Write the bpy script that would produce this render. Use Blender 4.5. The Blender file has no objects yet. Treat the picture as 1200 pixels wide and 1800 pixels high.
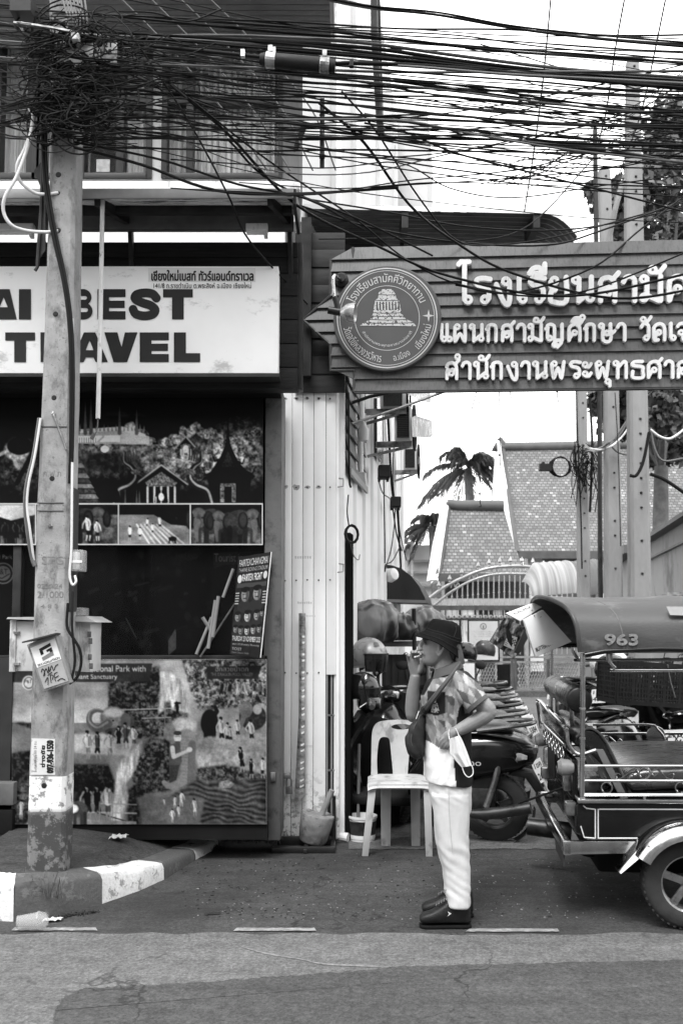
import bpy, bmesh, math, random
import numpy as np
from mathutils import Vector, Matrix, Quaternion
R = math.radians
sc = bpy.context.scene
C = sc.collection
rnd = random.Random(7)
nrng = np.random.default_rng(11)

# ------------------------------------------------------------------ camera
F = 1750.0                       # focal length in photo pixels (35 mm on a 36 mm high frame)
CAM = Vector((0, 0, 1.53))
PITCH = math.atan(122.0 / F)     # horizon 122 px under the principal point
VC = 973.0                       # principal point row (the frame is shifted up a little)
cam = bpy.data.cameras.new("camera")
cam.sensor_fit = 'VERTICAL'; cam.sensor_height = 36.0; cam.sensor_width = 24.0
cam.lens = F / 1800 * 36
cam.shift_y = 73.0 / 1800
cam.clip_end = 500; cam.clip_start = 0.05
cam.dof.use_dof = True; cam.dof.focus_distance = 5.6; cam.dof.aperture_fstop = 4.5
camo = bpy.data.objects.new("camera", cam); C.objects.link(camo)
camo.location = CAM; camo.rotation_euler = (math.pi / 2 + PITCH, 0, 0)
sc.camera = camo

# ------------------------------------------------------------------ sky, sun, exposure
SUN_EL, SUN_AZ = R(58), R(200)   # soft bright overcast, brightest part of the sky behind the camera
world = bpy.data.worlds.new("World"); sc.world = world; world.use_nodes = True
wn = world.node_tree
bg = wn.nodes['Background']
sky = wn.nodes.new('ShaderNodeTexSky'); sky.sky_type = 'NISHITA'; sky.sun_disc = False
sky.sun_elevation = SUN_EL; sky.sun_rotation = SUN_AZ
sky.air_density = 1.0; sky.dust_density = 2.0; sky.ozone_density = 1.0; sky.altitude = 0
bw = wn.nodes.new('ShaderNodeRGBToBW')
wn.links.new(sky.outputs[0], bw.inputs[0]); 
mx = wn.nodes.new('ShaderNodeMath'); mx.operation = 'MAXIMUM'; mx.inputs[1].default_value = 9.5   # even cloud cover
wn.links.new(bw.outputs[0], mx.inputs[0]); wn.links.new(mx.outputs[0], bg.inputs[0])
bg.inputs[1].default_value = 0.15
sun = bpy.data.lights.new("sun", 'SUN'); sun.energy = 1.5; sun.angle = R(20); sun.color = (1, 1, 1)
suno = bpy.data.objects.new("sun", sun); C.objects.link(suno)
suno.location = (2, -3, 12)
_sd = Vector((math.sin(SUN_AZ) * math.cos(SUN_EL), math.cos(SUN_AZ) * math.cos(SUN_EL), math.sin(SUN_EL)))
suno.rotation_euler = _sd.to_track_quat('Z', 'Y').to_euler()
sc.view_settings.view_transform = 'Standard'; sc.view_settings.look = 'None'
sc.view_settings.exposure = 1.05; sc.view_settings.gamma = 1.0
sc.render.film_transparent = False
sc.cycles.max_bounces = 8; sc.cycles.transparent_max_bounces = 12

# ------------------------------------------------------------------ from photo pixels to places
_cr = Vector((1, 0, 0)); _cf = Vector((0, math.cos(PITCH), math.sin(PITCH))); _cu = Vector((0, -math.sin(PITCH), math.cos(PITCH)))
def ray(u, v):
    return _cr * ((u - 600) / F) + _cu * ((VC - v) / F) + _cf
def P(u, v, Y):
    d = ray(u, v); return CAM + d * (Y / d.y)
def G(u, v, z=0.0):
    d = ray(u, v); return CAM + d * ((z - CAM.z) / d.z)
def RP(u, v, o, n):
    d = ray(u, v); return CAM + d * ((o - CAM).dot(n) / d.dot(n))

# ------------------------------------------------------------------ mesh builder
def catmull(pts, n=6):
    pts = [Vector(p) for p in pts]
    if len(pts) < 3: return pts
    out = []
    q = [pts[0] * 2 - pts[1]] + pts + [pts[-1] * 2 - pts[-2]]
    for i in range(1, len(q) - 2):
        a, b, c, d = q[i - 1:i + 3]
        for k in range(n):
            t = k / n
            out.append(0.5 * ((2 * b) + (c - a) * t + (2 * a - 5 * b + 4 * c - d) * t * t + (3 * b - a - 3 * c + d) * t ** 3))
    out.append(pts[-1]); return out
def lerp_list(v, n):
    v = [Vector(q) if isinstance(q, tuple) else q for q in v]; out = []
    for i in range(n):
        t = i / max(1, n - 1) * (len(v) - 1); k = min(int(t), len(v) - 2) if len(v) > 1 else 0
        out.append(v[k] + (v[min(k + 1, len(v) - 1)] - v[k]) * (t - k))
    return out
class MB:
    def __init__(s): s.v = []; s.f = []
    def add(s, vs, fs):
        b = len(s.v); s.v += [Vector(p) for p in vs]; s.f += [tuple(i + b for i in f) for f in fs]; return s
    def box(s, c, d, rot=None):
        c = Vector(c); x, y, z = d[0] / 2, d[1] / 2, d[2] / 2
        vs = [Vector(p) for p in ((-x, -y, -z), (x, -y, -z), (x, y, -z), (-x, y, -z), (-x, -y, z), (x, -y, z), (x, y, z), (-x, y, z))]
        if rot is not None:
            m = rot if isinstance(rot, Matrix) else Matrix.Rotation(rot, 3, 'Z')
            vs = [m @ p for p in vs]
        return s.add([c + p for p in vs], [(0, 3, 2, 1), (4, 5, 6, 7), (0, 1, 5, 4), (1, 2, 6, 5), (2, 3, 7, 6), (3, 0, 4, 7)])
    def bar(s, a, b, w, h, up=(0, 0, 1)):
        a, b = Vector(a), Vector(b); d = (b - a); L = d.length; d.normalize()
        x = d.cross(Vector(up)); x = x.normalized() if x.length > 1e-5 else Vector((1, 0, 0)); z = x.cross(d)
        return s.box((a + b) / 2, (w, L, h), Matrix((x, d, z)).transposed())
    def prism(s, pts, vec):
        pts = [Vector(p) for p in pts]; n = len(pts); vec = Vector(vec)
        return s.add(pts + [p + vec for p in pts], [tuple(range(n)), tuple(range(2 * n - 1, n - 1, -1))] + [(i, (i + 1) % n, n + (i + 1) % n, n + i) for i in range(n)])
    def pbox(s, u0, v0, u1, v1, Y0, Y1):
        a = P(u0, v0, Y0); b = P(u1, v1, Y0)
        return s.box(((a.x + b.x) / 2, (Y0 + Y1) / 2, (a.z + b.z) / 2), (abs(b.x - a.x), Y1 - Y0, abs(a.z - b.z)))
    def tube(s, pts, r, n=8, sm=0, cap=True, closed=False, flat=None):
        pts = catmull(pts, sm) if sm else [Vector(p) for p in pts]
        m = len(pts); rs = lerp_list(r, m) if isinstance(r, (list, tuple)) else [r] * m
        base = len(s.v); nrm = None
        for i, p in enumerate(pts):
            a = pts[i - 1] if (i > 0 or closed) else p; b = pts[(i + 1) % m] if (i < m - 1 or closed) else p
            d = (b - a); d = d.normalized() if d.length > 1e-9 else Vector((0, 0, 1))
            if nrm is None:
                nrm = Vector(flat) if flat else (Vector((0, 0, 1)) if abs(d.z) < .9 else Vector((1, 0, 0)))
            nrm = nrm - d * nrm.dot(d); nrm = nrm.normalized() if nrm.length > 1e-6 else d.orthogonal().normalized()
            bn = d.cross(nrm)
            rr = rs[i]; ra, rb = rr if isinstance(rr, (tuple, Vector)) else (rr, rr)
            for k in range(n):
                t = 2 * math.pi * k / n
                s.v.append(p + nrm * (math.cos(t) * ra) + bn * (math.sin(t) * rb))
        for i in range(m if closed else m - 1):
            for k in range(n):
                a = base + i * n; b = base + ((i + 1) % m) * n
                s.f.append((a + k, a + (k + 1) % n, b + (k + 1) % n, b + k))
        if cap and not closed:
            s.f.append(tuple(base + k for k in range(n - 1, -1, -1))); s.f.append(tuple(base + (m - 1) * n + k for k in range(n)))
        return s
    def loft(s, secs, cap=True, closed=True):
        n = len(secs[0]); b = len(s.v)
        for q in secs: s.v += [Vector(p) for p in q]
        for i in range(len(secs) - 1):
            for k in range(n if closed else n - 1):
                s.f.append((b + i * n + k, b + i * n + (k + 1) % n, b + (i + 1) * n + (k + 1) % n, b + (i + 1) * n + k))
        if cap and closed:
            s.f.append(tuple(b + k for k in range(n - 1, -1, -1))); s.f.append(tuple(b + (len(secs) - 1) * n + k for k in range(n)))
        return s
    def lathe(s, prof, o, axis=(0, 0, 1), n=24, x=None, arc=2 * math.pi, cap=False):
        o = Vector(o); a = Vector(axis).normalized(); x = Vector(x) if x else a.orthogonal().normalized(); y = a.cross(x)
        full = abs(arc - 2 * math.pi) < 1e-6; m = n if full else n + 1
        secs = []
        for r, h in prof:
            secs.append([o + a * h + x * (r * math.cos(arc * k / n)) + y * (r * math.sin(arc * k / n)) for k in range(m)])
        return s.loft(secs, cap=cap and full, closed=full)
    def ball(s, c, r, n=12, rot=None):
        c = Vector(c); r = r if isinstance(r, (tuple, list)) else (r, r, r); secs = []
        for i in range(1, n):
            t = math.pi * i / n
            q = [Vector((r[0] * math.sin(t) * math.cos(2 * math.pi * k / (2 * n)), r[1] * math.sin(t) * math.sin(2 * math.pi * k / (2 * n)), -r[2] * math.cos(t))) for k in range(2 * n)]
            secs.append([c + (rot @ p if rot else p) for p in q])
        return s.loft(secs)
    def grid(s, fn, nu, nv):
        b = len(s.v)
        for j in range(nv + 1):
            for i in range(nu + 1): s.v.append(Vector(fn(i / nu, j / nv)))
        for j in range(nv):
            for i in range(nu):
                a = b + j * (nu + 1) + i; s.f.append((a, a + 1, a + nu + 2, a + nu + 1))
        return s
    def xf(s, m):
        s.v = [m @ p for p in s.v]; return s
    def build(s, name, mat, parent=None, bev=0, smooth=None, seg=2, recalc=True, solid=0):
        o = wloc(parent)
        me = bpy.data.meshes.new(name)
        me.from_pydata([tuple(p - o) for p in s.v], [], s.f)
        if recalc or bev or solid:
            bm = bmesh.new(); bm.from_mesh(me)
            if bev:
                bmesh.ops.remove_doubles(bm, verts=bm.verts, dist=1e-5)
            if recalc: bmesh.ops.recalc_face_normals(bm, faces=bm.faces)
            if solid: bmesh.ops.solidify(bm, geom=bm.faces[:], thickness=solid)
            if bev:
                es = [e for e in bm.edges if len(e.link_faces) == 2 and e.calc_face_angle(0) > .6]
                if es: bmesh.ops.bevel(bm, geom=es, offset=bev, segments=seg, profile=.5, affect='EDGES', clamp_overlap=True)
            bm.to_mesh(me); bm.free()
        if smooth is None: smooth = bool(bev)
        if smooth:
            me.polygons.foreach_set('use_smooth', [True] * len(me.polygons))
            me.set_sharp_from_angle(angle=R(smooth if smooth is not True else 40))
        if mat: me.materials.append(mat)
        ob = bpy.data.objects.new(name, me); C.objects.link(ob)
        if parent is not None: ob.parent = parent
        return ob
def wloc(p):
    o = Vector((0, 0, 0))
    while p is not None: o += p.location; p = p.parent
    return o
def tag(o, label=None, cat=None, group=None, kind=None):
    if label: o['label'] = label
    if cat: o['category'] = cat
    if group: o['group'] = group
    if kind: o['kind'] = kind
    return o
def thing(name, label, cat, loc=(0, 0, 0), group=None):
    o = bpy.data.objects.new(name, None); o.empty_display_size = .1; C.objects.link(o); o.location = loc
    return tag(o, label, cat, group)
def copy_tree(o, parent=None, loc=None, rz=None, label=None):
    c = o.copy(); C.objects.link(c)
    if parent is not None: c.parent = parent
    if loc is not None: c.location = loc
    if rz is not None: c.rotation_euler = (0, 0, rz)
    if label: c['label'] = label
    for ch in list(o.children): copy_tree(ch, c)
    return c

# ------------------------------------------------------------------ materials
class NT:
    def __init__(s, name):
        s.m = bpy.data.materials.new(name); s.m.use_nodes = True; s.t = s.m.node_tree; s.b = s.t.nodes['Principled BSDF']; s._c = None
    def n(s, typ, **kw):
        q = s.t.nodes.new('ShaderNode' + typ)
        for k, v in kw.items(): setattr(q, k, v)
        return q
    def l(s, a, b): s.t.links.new(a, b)
    def coord(s, scale=(1, 1, 1), rot=(0, 0, 0), loc=(0, 0, 0), out='Object'):
        if s._c is None: s._c = s.n('TexCoord')
        m = s.n('Mapping'); m.inputs['Scale'].default_value = scale; m.inputs['Rotation'].default_value = rot; m.inputs['Location'].default_value = loc
        s.l(s._c.outputs[out], m.inputs[0]); return m.outputs[0]
    def noise(s, scale, co=None, det=5, rough=.6, dist=0):
        q = s.n('TexNoise'); q.inputs['Scale'].default_value = scale; q.inputs['Detail'].default_value = det; q.inputs['Roughness'].default_value = rough; q.inputs['Distortion'].default_value = dist
        s.l(co if co is not None else s.coord(), q.inputs['Vector']); return q.outputs[0]
    def ramp(s, x, a, b, lo, hi):
        q = s.n('MapRange'); q.inputs[1].default_value = a; q.inputs[2].default_value = b; q.inputs[3].default_value = lo; q.inputs[4].default_value = hi
        s.l(x, q.inputs[0]); return q.outputs[0]
    def math(s, op, a, b=None):
        q = s.n('Math', operation=op)
        for i, x in enumerate((a, b)):
            if x is None: continue
            if isinstance(x, (int, float)): q.inputs[i].default_value = x
            else: s.l(x, q.inputs[i])
        return q.outputs[0]
    def mix(s, f, a, b):
        q = s.n('Mix'); q.data_type = 'FLOAT'
        for i, x in zip((0, 2, 3), (f, a, b)):
            if isinstance(x, (int, float)): q.inputs[i].default_value = x
            else: s.l(x, q.inputs[i])
        return q.outputs[0]
    def base(s, x):
        q = s.n('CombineColor')
        for i in range(3): s.l(x, q.inputs[i])
        s.l(q.outputs[0], s.b.inputs['Base Color'])
    def bump(s, x, st, dist=.01):
        q = s.n('Bump'); q.inputs['Strength'].default_value = st; q.inputs['Distance'].default_value = dist
        s.l(x, q.inputs['Height']); s.l(q.outputs[0], s.b.inputs['Normal'])
    def sep(s, co):
        q = s.n('SeparateXYZ'); s.l(co, q.inputs[0]); return q.outputs
_gm = {}
def gm(name, v, r=.6, m=0, var=.2, s=6, st=(1, 1, 1), bump=0, bs=40, coat=0, dirt=None, spec=.5, rv=.1):
    """grey procedural material: mottled base colour, uneven gloss, optional bump and dirt blotches"""
    if name in _gm: return _gm[name]
    t = NT(name); co = t.coord(st)
    n1 = t.noise(s, co)
    x = t.ramp(n1, .3, .7, v * (1 - var), min(.9, v * (1 + var)))
    if dirt:
        dv, amt, ds, dst = dirt
        n2 = t.noise(ds, t.coord(dst), 8, .7)
        x = t.mix(t.ramp(n2, .62 - amt * .3, .68 - amt * .15, 0, 1), x, dv)
    t.base(x)
    t.b.inputs['Metallic'].default_value = m; t.b.inputs['Specular IOR Level'].default_value = spec
    t.l(t.ramp(n1, .3, .7, max(.02, r - rv), min(1, r + rv)), t.b.inputs['Roughness'])
    if coat: t.b.inputs['Coat Weight'].default_value = coat; t.b.inputs['Coat Roughness'].default_value = .08
    if bump: t.bump(t.noise(bs, co, 6, .6), bump)
    _gm[name] = t.m; return t.m
BLK = gm('black paint', .012, .35, var=.3, s=9)
BLKM = gm('black matt plastic', .014, .6, var=.3, s=14, bump=.15, bs=120, spec=.2)
RUB = gm('black rubber', .022, .75, var=.35, s=20, bump=.2, bs=90)
CHR = gm('chrome', .48, .16, 1, var=.12, s=18, rv=.07)
STL = gm('dull steel', .35, .38, .9, var=.25, s=14, dirt=(.14, .35, 9, (1, 1, 1)))
DKM = gm('dark painted steel', .025, .5, .1, var=.4, s=10, spec=.25)
WHT = gm('white paint', .72, .5, var=.08, s=5, dirt=(.4, .12, 5, (1, 1, .4)))
GRY = gm('grey paint', .2, .5, var=.15, s=5)
CABLE = gm('black cable sheath', .009, .6, var=.4, s=3, spec=.12)
CABLEG = gm('grey cable sheath', .09, .55, var=.4, s=3)
CABLEW = gm('white cable sheath', .6, .45, var=.1, s=3)
INK = gm('black ink', .018, .5, var=.15, s=8, spec=.2)

# ------------------------------------------------------------------ painted prints (albedo per vertex) and lettering
def s2l(d): d = np.clip(d, 0, 1); return np.where(d <= .04045, d / 12.92, ((d + .055) / 1.055) ** 2.4)
def vnoise(h, w, cell, rng=nrng, octs=4, pers=.55):
    out = np.zeros((h, w)); a = 1; tot = 0
    for o in range(octs):
        c = max(1.0, cell / 2 ** o); gh, gw = int(h / c) + 3, int(w / c) + 3
        g = rng.random((gh, gw)); y = np.arange(h) / c; x = np.arange(w) / c
        yi, xi = y.astype(int), x.astype(int); fy, fx = y - yi, x - xi
        fy = (fy * fy * (3 - 2 * fy))[:, None]; fx = (fx * fx * (3 - 2 * fx))[None]
        q = lambda dy, dx: g[np.ix_(yi + dy, xi + dx)]
        out += a * (q(0, 0) * (1 - fy) * (1 - fx) + q(0, 1) * (1 - fy) * fx + q(1, 0) * fy * (1 - fx) + q(1, 1) * fy * fx); tot += a; a *= pers
    return out / tot
def blur(a, n):
    for _ in range(n):
        p = np.pad(a, 1, mode='edge')
        a = (p[:-2, 1:-1] + p[2:, 1:-1] + p[1:-1, :-2] + p[1:-1, 2:] + 2 * p[1:-1, 1:-1]) / 6
    return a
_tx = {}
def text_outline(body):
    if body in _tx: return _tx[body]
    cu = bpy.data.curves.new('lettering', 'FONT'); cu.body = body; cu.fill_mode = 'NONE'; cu.dimensions = '2D'; cu.resolution_u = 5
    ob = bpy.data.objects.new('lettering', cu); C.objects.link(ob)
    dg = bpy.context.evaluated_depsgraph_get(); dg.update()
    me = bpy.data.meshes.new_from_object(ob.evaluated_get(dg))
    v = np.array([p.co[:2] for p in me.vertices]); e = np.array([tuple(q.vertices) for q in me.edges])
    bpy.data.objects.remove(ob); bpy.data.curves.remove(cu); bpy.data.meshes.remove(me)
    _tx[body] = (v, e); return v, e
def fill_edges(a, b, h, w, ss=3):
    """non-zero winding coverage; a,b arrays of edge ends in pixel coordinates"""
    cov = np.zeros((h * ss, w * ss)); xs = (np.arange(w * ss) + .5) / ss
    for j in range(h * ss):
        y = (j + .5) / ss
        m = ((a[:, 1] <= y) & (b[:, 1] > y)) | ((b[:, 1] <= y) & (a[:, 1] > y))
        if not m.any(): continue
        p, q = a[m], b[m]; x = p[:, 0] + (y - p[:, 1]) / (q[:, 1] - p[:, 1]) * (q[:, 0] - p[:, 0]); sg = np.where(q[:, 1] > p[:, 1], 1, -1)
        o = np.argsort(x); wd = np.concatenate([[0], np.cumsum(sg[o])])
        cov[j] = wd[np.searchsorted(x[o], xs)] != 0
    return cov.reshape(h, ss, w, ss).mean((1, 3))
def text_field(body, wpx, hpx, bold=0.0, pad=2):
    v, e = text_outline(body)
    lo, hi = v.min(0), v.max(0)
    x = (v - lo) / (hi - lo); x[:, 1] = 1 - x[:, 1]
    x = x * [wpx - 2 * bold, hpx - 2 * bold] + pad + bold
    f = fill_edges(x[e[:, 0]], x[e[:, 1]], int(hpx + 2 * pad + 1), int(wpx + 2 * pad + 1))
    return dilate(f, bold)
def dilate(f, r):
    if r <= 0: return f
    k = int(math.ceil(r)); p = np.pad(f, k); out = f.copy(); H, W = f.shape
    for dy in range(-k, k + 1):
        for dx in range(-k, k + 1):
            d = math.hypot(dx, dy)
            if d <= r + .5: out = np.maximum(out, p[k + dy:k + dy + H, k + dx:k + dx + W] * min(1, r + .5 - d))
    return out
def field_mesh(f, mp, thick, th=.5, mb=None):
    """solid letters from a coverage field; mp(x,y) maps field pixels to a place, thick is the extrusion vector"""
    mb = mb or MB(); H, W = f.shape; idx = {}; base0 = len(mb.v); th = th; top = []; faces = []; edges = {}
    def vid(key, x, y):
        if key not in idx: idx[key] = len(top); top.append(mp(x + .5, y + .5))
        return idx[key]
    F_ = f.tolist()
    for j in range(H - 1):
        r0, r1 = F_[j], F_[j + 1]
        for i in range(W - 1):
            a, b, c, d = r0[i], r0[i + 1], r1[i + 1], r1[i]
            if a < th and b < th and c < th and d < th: continue
            pts = []
            cs = ((a, i, j), (b, i + 1, j), (c, i + 1, j + 1), (d, i, j + 1))
            for k in range(4):
                p, x0, y0 = cs[k]; q, x1, y1 = cs[(k + 1) % 4]
                if p >= th: pts.append(vid((x0, y0), x0, y0))
                if (p >= th) != (q >= th):
                    t = (th - p) / (q - p); key = (min(x0, x1), min(y0, y1), 'h' if y0 == y1 else 'v')
                    pts.append(vid(key, x0 + (x1 - x0) * t, y0 + (y1 - y0) * t))
            if len(pts) >= 3:
                faces.append(tuple(pts))
                for k in range(len(pts)):
                    e = (pts[k], pts[(k + 1) % len(pts)]); edges[e] = 1
    n = len(top); th_ = Vector(thick)
    mb.v += top + [Vector(p) + th_ for p in top]
    mb.f += [tuple(base0 + q for q in fc) for fc in faces]
    for (a, b) in edges:
        if (b, a) not in edges: mb.f.append((base0 + b, base0 + a, base0 + n + a, base0 + n + b))
    return mb
def text_on(body, mp, u0, v0, u1, v1, thick, res=1.5, bold=0.0, mb=None):
    """lettering filling the photo box u0..u1,v0..v1; mp(u,v) maps to a place"""
    w, h = (u1 - u0) * res, (v1 - v0) * res
    f = text_field(body, w, h, bold * res)
    return field_mesh(f, lambda x, y: mp(u0 + (x - 2) / res, v0 + (y - 2) / res), thick, mb=mb)

class Art:
    """a print painted in photo pixels"""
    def __init__(s, u0, v0, u1, v1, res=.9, val=.5, seed=1):
        s.u0, s.v0, s.u1, s.v1, s.res = u0, v0, u1, v1, res
        s.w = int((u1 - u0) * res) + 1; s.h = int((v1 - v0) * res) + 1
        s.a = np.full((s.h, s.w), float(val)); s.rng = np.random.default_rng(seed)
        s.U, s.V = np.meshgrid(u0 + (np.arange(s.w)) / res, v0 + (np.arange(s.h)) / res)
    def noise(s, cell, octs=4, pers=.55, sx=1, sy=1):
        c = cell * s.res
        if sx == 1 and sy == 1: return vnoise(s.h, s.w, c, s.rng, octs, pers)
        n = vnoise(int(s.h / sy) + 2, int(s.w / sx) + 2, c, s.rng, octs, pers)
        return n[np.ix_((np.arange(s.h) / sy).astype(int), (np.arange(s.w) / sx).astype(int))]
    def put(s, m, val): s.a = s.a * (1 - m) + val * m
    def pmask(s, pts, soft=0):
        p = np.array(pts, float); p = (p - [s.u0, s.v0]) * s.res + .5
        if soft == 0 and len(p) > 2:
            x0, y0 = np.maximum(np.floor(p.min(0)).astype(int) - 1, 0); x1, y1 = np.minimum(np.ceil(p.max(0)).astype(int) + 2, [s.w, s.h])
            m = np.zeros((s.h, s.w))
            if x1 > x0 and y1 > y0:
                q = p - [x0, y0]; m[y0:y1, x0:x1] = fill_edges(q, np.roll(q, -1, 0), y1 - y0, x1 - x0, 2)
            return m
        m = fill_edges(p, np.roll(p, -1, 0), s.h, s.w, 1); return blur(m, int(soft * s.res * soft * s.res))
    def poly(s, pts, val, soft=0, tex=0, cell=6): 
        m = s.pmask(pts, soft)
        s.put(m, val + (s.noise(cell) - .5) * tex if tex else val)
    def ell(s, u, v, a, b, val, soft=.8, rot=0, tex=0, cell=5):
        c, n = math.cos(rot), math.sin(rot); x = s.U - u; y = s.V - v
        d = np.sqrt(((x * c + y * n) / a) ** 2 + ((-x * n + y * c) / b) ** 2)
        m = np.clip((1 - d) * min(a, b) / max(soft, .3) + .5, 0, 1)
        s.put(m, val + (s.noise(cell) - .5) * tex if tex else val)
    def line(s, pts, w, val, op=1.0):
        m = np.zeros((s.h, s.w)); ws = lerp_list(w, len(pts)) if isinstance(w, (list, tuple)) else [w] * len(pts)
        for i in range(len(pts) - 1):
            (x0, y0), (x1, y1) = pts[i][:2], pts[i + 1][:2]; dx, dy = x1 - x0, y1 - y0; L = dx * dx + dy * dy + 1e-9
            t = np.clip(((s.U - x0) * dx + (s.V - y0) * dy) / L, 0, 1)
            d = np.hypot(s.U - x0 - t * dx, s.V - y0 - t * dy); hw = (ws[i] + (ws[i + 1] - ws[i]) * t) / 2
            m = np.maximum(m, np.clip((hw - d) * s.res + .5, 0, 1))
        s.put(m * op, val)
    def text(s, body, u0, v0, u1, v1, val, bold=.4):
        f = text_field(body, (u1 - u0) * s.res, (v1 - v0) * s.res, bold * s.res)
        x, y = int((u0 - s.u0) * s.res) - 2, int((v0 - s.v0) * s.res) - 2
        for (dy, dx) in ((0, 0),):
            ys, xs = max(0, y), max(0, x); ye, xe = min(s.h, y + f.shape[0]), min(s.w, x + f.shape[1])
            if ye > ys and xe > xs:
                q = f[ys - y:ye - y, xs - x:xe - x]; s.a[ys:ye, xs:xe] = s.a[ys:ye, xs:xe] * (1 - q) + val * q
    def person(s, u, v, h, skin=.6, top=.3, low=.2, arms=0, hat=None):
        """a small printed figure standing with feet at u,v"""
        k = h / 7.6; r = s.rng.uniform; skin *= r(.72, .98); ln = r(-.5, .5) * k; hip = (u + ln * .3, v - 3.6 * k); sh = (u + ln, v - 6.0 * k)
        for sg in (-1, 1):
            kn = (u + sg * r(.2, .6) * k, v - 1.9 * k); ft = (u + sg * r(.2, .8) * k, v)
            s.line([ft, kn], (.3 * k, .5 * k), skin * .85); s.line([kn, hip], (.6 * k, .85 * k), low * r(.8, 1.3))
        s.line([hip, ((hip[0] + sh[0]) / 2, (hip[1] + sh[1]) / 2), sh], (1.3 * k, 1.35 * k, 1.55 * k), top); s.line([(hip[0] + .35 * k, hip[1]), (sh[0] + .4 * k, sh[1] + .3 * k)], .5 * k, top * .65)
        for sg in (-1, 1):
            w = arms if sg > 0 else arms * .3; el = (sh[0] + sg * (1.0 + r(0, .5)) * k, sh[1] + (1.2 - 1.6 * w) * k); s.line([(sh[0] + sg * .75 * k, sh[1] + .1 * k), el, (el[0] - sg * r(-.3, .8) * k, el[1] + (1.2 - 3 * w) * k)], (.42 * k, .36 * k, .26 * k), skin * r(.75, 1))
        hx, hy = sh[0] + ln * .2, sh[1] - .95 * k; s.line([sh, (hx, hy)], .4 * k, skin * .7); s.ell(hx, hy, .43 * k, .56 * k, skin); s.ell(hx + .18 * k, hy + .1 * k, .2 * k, .4 * k, skin * .7); s.ell(hx, hy - .28 * k, .47 * k, .36 * k, .06 if hat is None else hat); s.ell(hx + .3 * k, hy - .05 * k, .16 * k, .36 * k, .06 if hat is None else hat)
    def photo(s, gain=1.0, fine=.16, big=.5):
        """printed-photo softness, light falloff and grain"""
        s.a = blur(s.a, 1); s.a = s.a * (1 - big / 2 + big * s.noise(38, 3)) * (1 - fine / 2 + fine * s.noise(2.2, 2)); s.a = np.clip((s.a - .13) * gain * 1.25 + .06, .01, .92)
    def elephant(s, u, v, h, val=.3, flip=1, trunk=1):
        """front three-quarter printed elephant, feet at u,v"""
        k = h; f = flip
        s.ell(u + f * .25 * k, v - .62 * k, .42 * k, .36 * k, val * .8, 2, tex=.12, cell=5)
        for dx, sh in ((-.12, 1), (.1, .8), (.4, .85), (.55, .7)): s.line([(u + f * dx * k, v - .45 * k), (u + f * dx * k, v)], .15 * k, val * sh * .8)
        s.ell(u - f * .12 * k, v - .72 * k, .24 * k, .29 * k, val * 1.15, 2, tex=.15, cell=4)
        s.ell(u - f * .12 * k, v - .86 * k, .14 * k, .09 * k, val * 1.3, 5); s.ell(u - f * .12 * k, v - .6 * k, .05 * k, .2 * k, val * .8, 4)
        for dx, w_ in ((.16, .15), (-.38, .12)): s.ell(u + f * dx * k, v - .66 * k, w_ * k, .25 * k, val * .5, 1.5); s.ell(u + f * dx * k, v - .68 * k, w_ * .72 * k, .2 * k, val * .8, 3)
        if trunk: s.line([(u - f * .16 * k, v - .6 * k), (u - f * .19 * k, v - .35 * k), (u - f * .16 * k, v - .08 * k)], (.2 * k, .12 * k, .08 * k), val * 1.25)
        s.ell(u - f * .02 * k, v - .72 * k, .018 * k, .015 * k, .05); s.ell(u - f * .25 * k, v - .72 * k, .018 * k, .015 * k, .05)
    def mesh(s, name, corners, mat, parent=None, k=1.0, solid=None):
        """corners: places of top-left, top-right, bottom-right, bottom-left"""
        o = wloc(parent); tl, tr, br, bl = [np.array(c) - np.array(o) for c in corners]
        a = np.linspace(0, 1, s.w)[None, :, None]; b = np.linspace(0, 1, s.h)[:, None, None]
        co = (tl * (1 - a) + tr * a) * (1 - b) + (bl * (1 - a) + br * a) * b
        me = bpy.data.meshes.new(name); n = s.w * s.h; nf = (s.w - 1) * (s.h - 1)
        me.vertices.add(n); me.vertices.foreach_set('co', co.reshape(-1).astype(np.float32))
        i = (np.arange(s.h - 1)[:, None] * s.w + np.arange(s.w - 1)[None]).reshape(-1)
        lp = np.stack([i, i + s.w, i + s.w + 1, i + 1], 1).reshape(-1)
        me.loops.add(nf * 4); me.loops.foreach_set('vertex_index', lp.astype(np.int32))
        me.polygons.add(nf); me.polygons.foreach_set('loop_start', (np.arange(nf) * 4).astype(np.int32))
        me.update(calc_edges=True)
        at = me.attributes.new('ink', 'FLOAT', 'POINT'); at.data.foreach_set('value', np.clip(s2l(s.a) * k, .004, .85).reshape(-1).astype(np.float32))
        me.materials.append(mat)
        ob = bpy.data.objects.new(name, me); C.objects.link(ob)
        if parent is not None: ob.parent = parent
        return ob
def print_mat(name, rough=.35, spec=.5):
    t = NT(name); a = t.n('Attribute', attribute_name='ink'); n = t.noise(45, det=2)
    t.base(t.math('MULTIPLY', a.outputs['Fac'], t.ramp(n, .3, .7, .93, 1.07)))
    t.l(t.ramp(t.noise(3), .3, .7, rough - .08, rough + .12), t.b.inputs['Roughness']); t.b.inputs['Specular IOR Level'].default_value = spec
    t.bump(t.noise(2.2, det=2), .25, .02)
    return t.m
PRINT = print_mat('printed vinyl', .4, .12)
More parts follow.
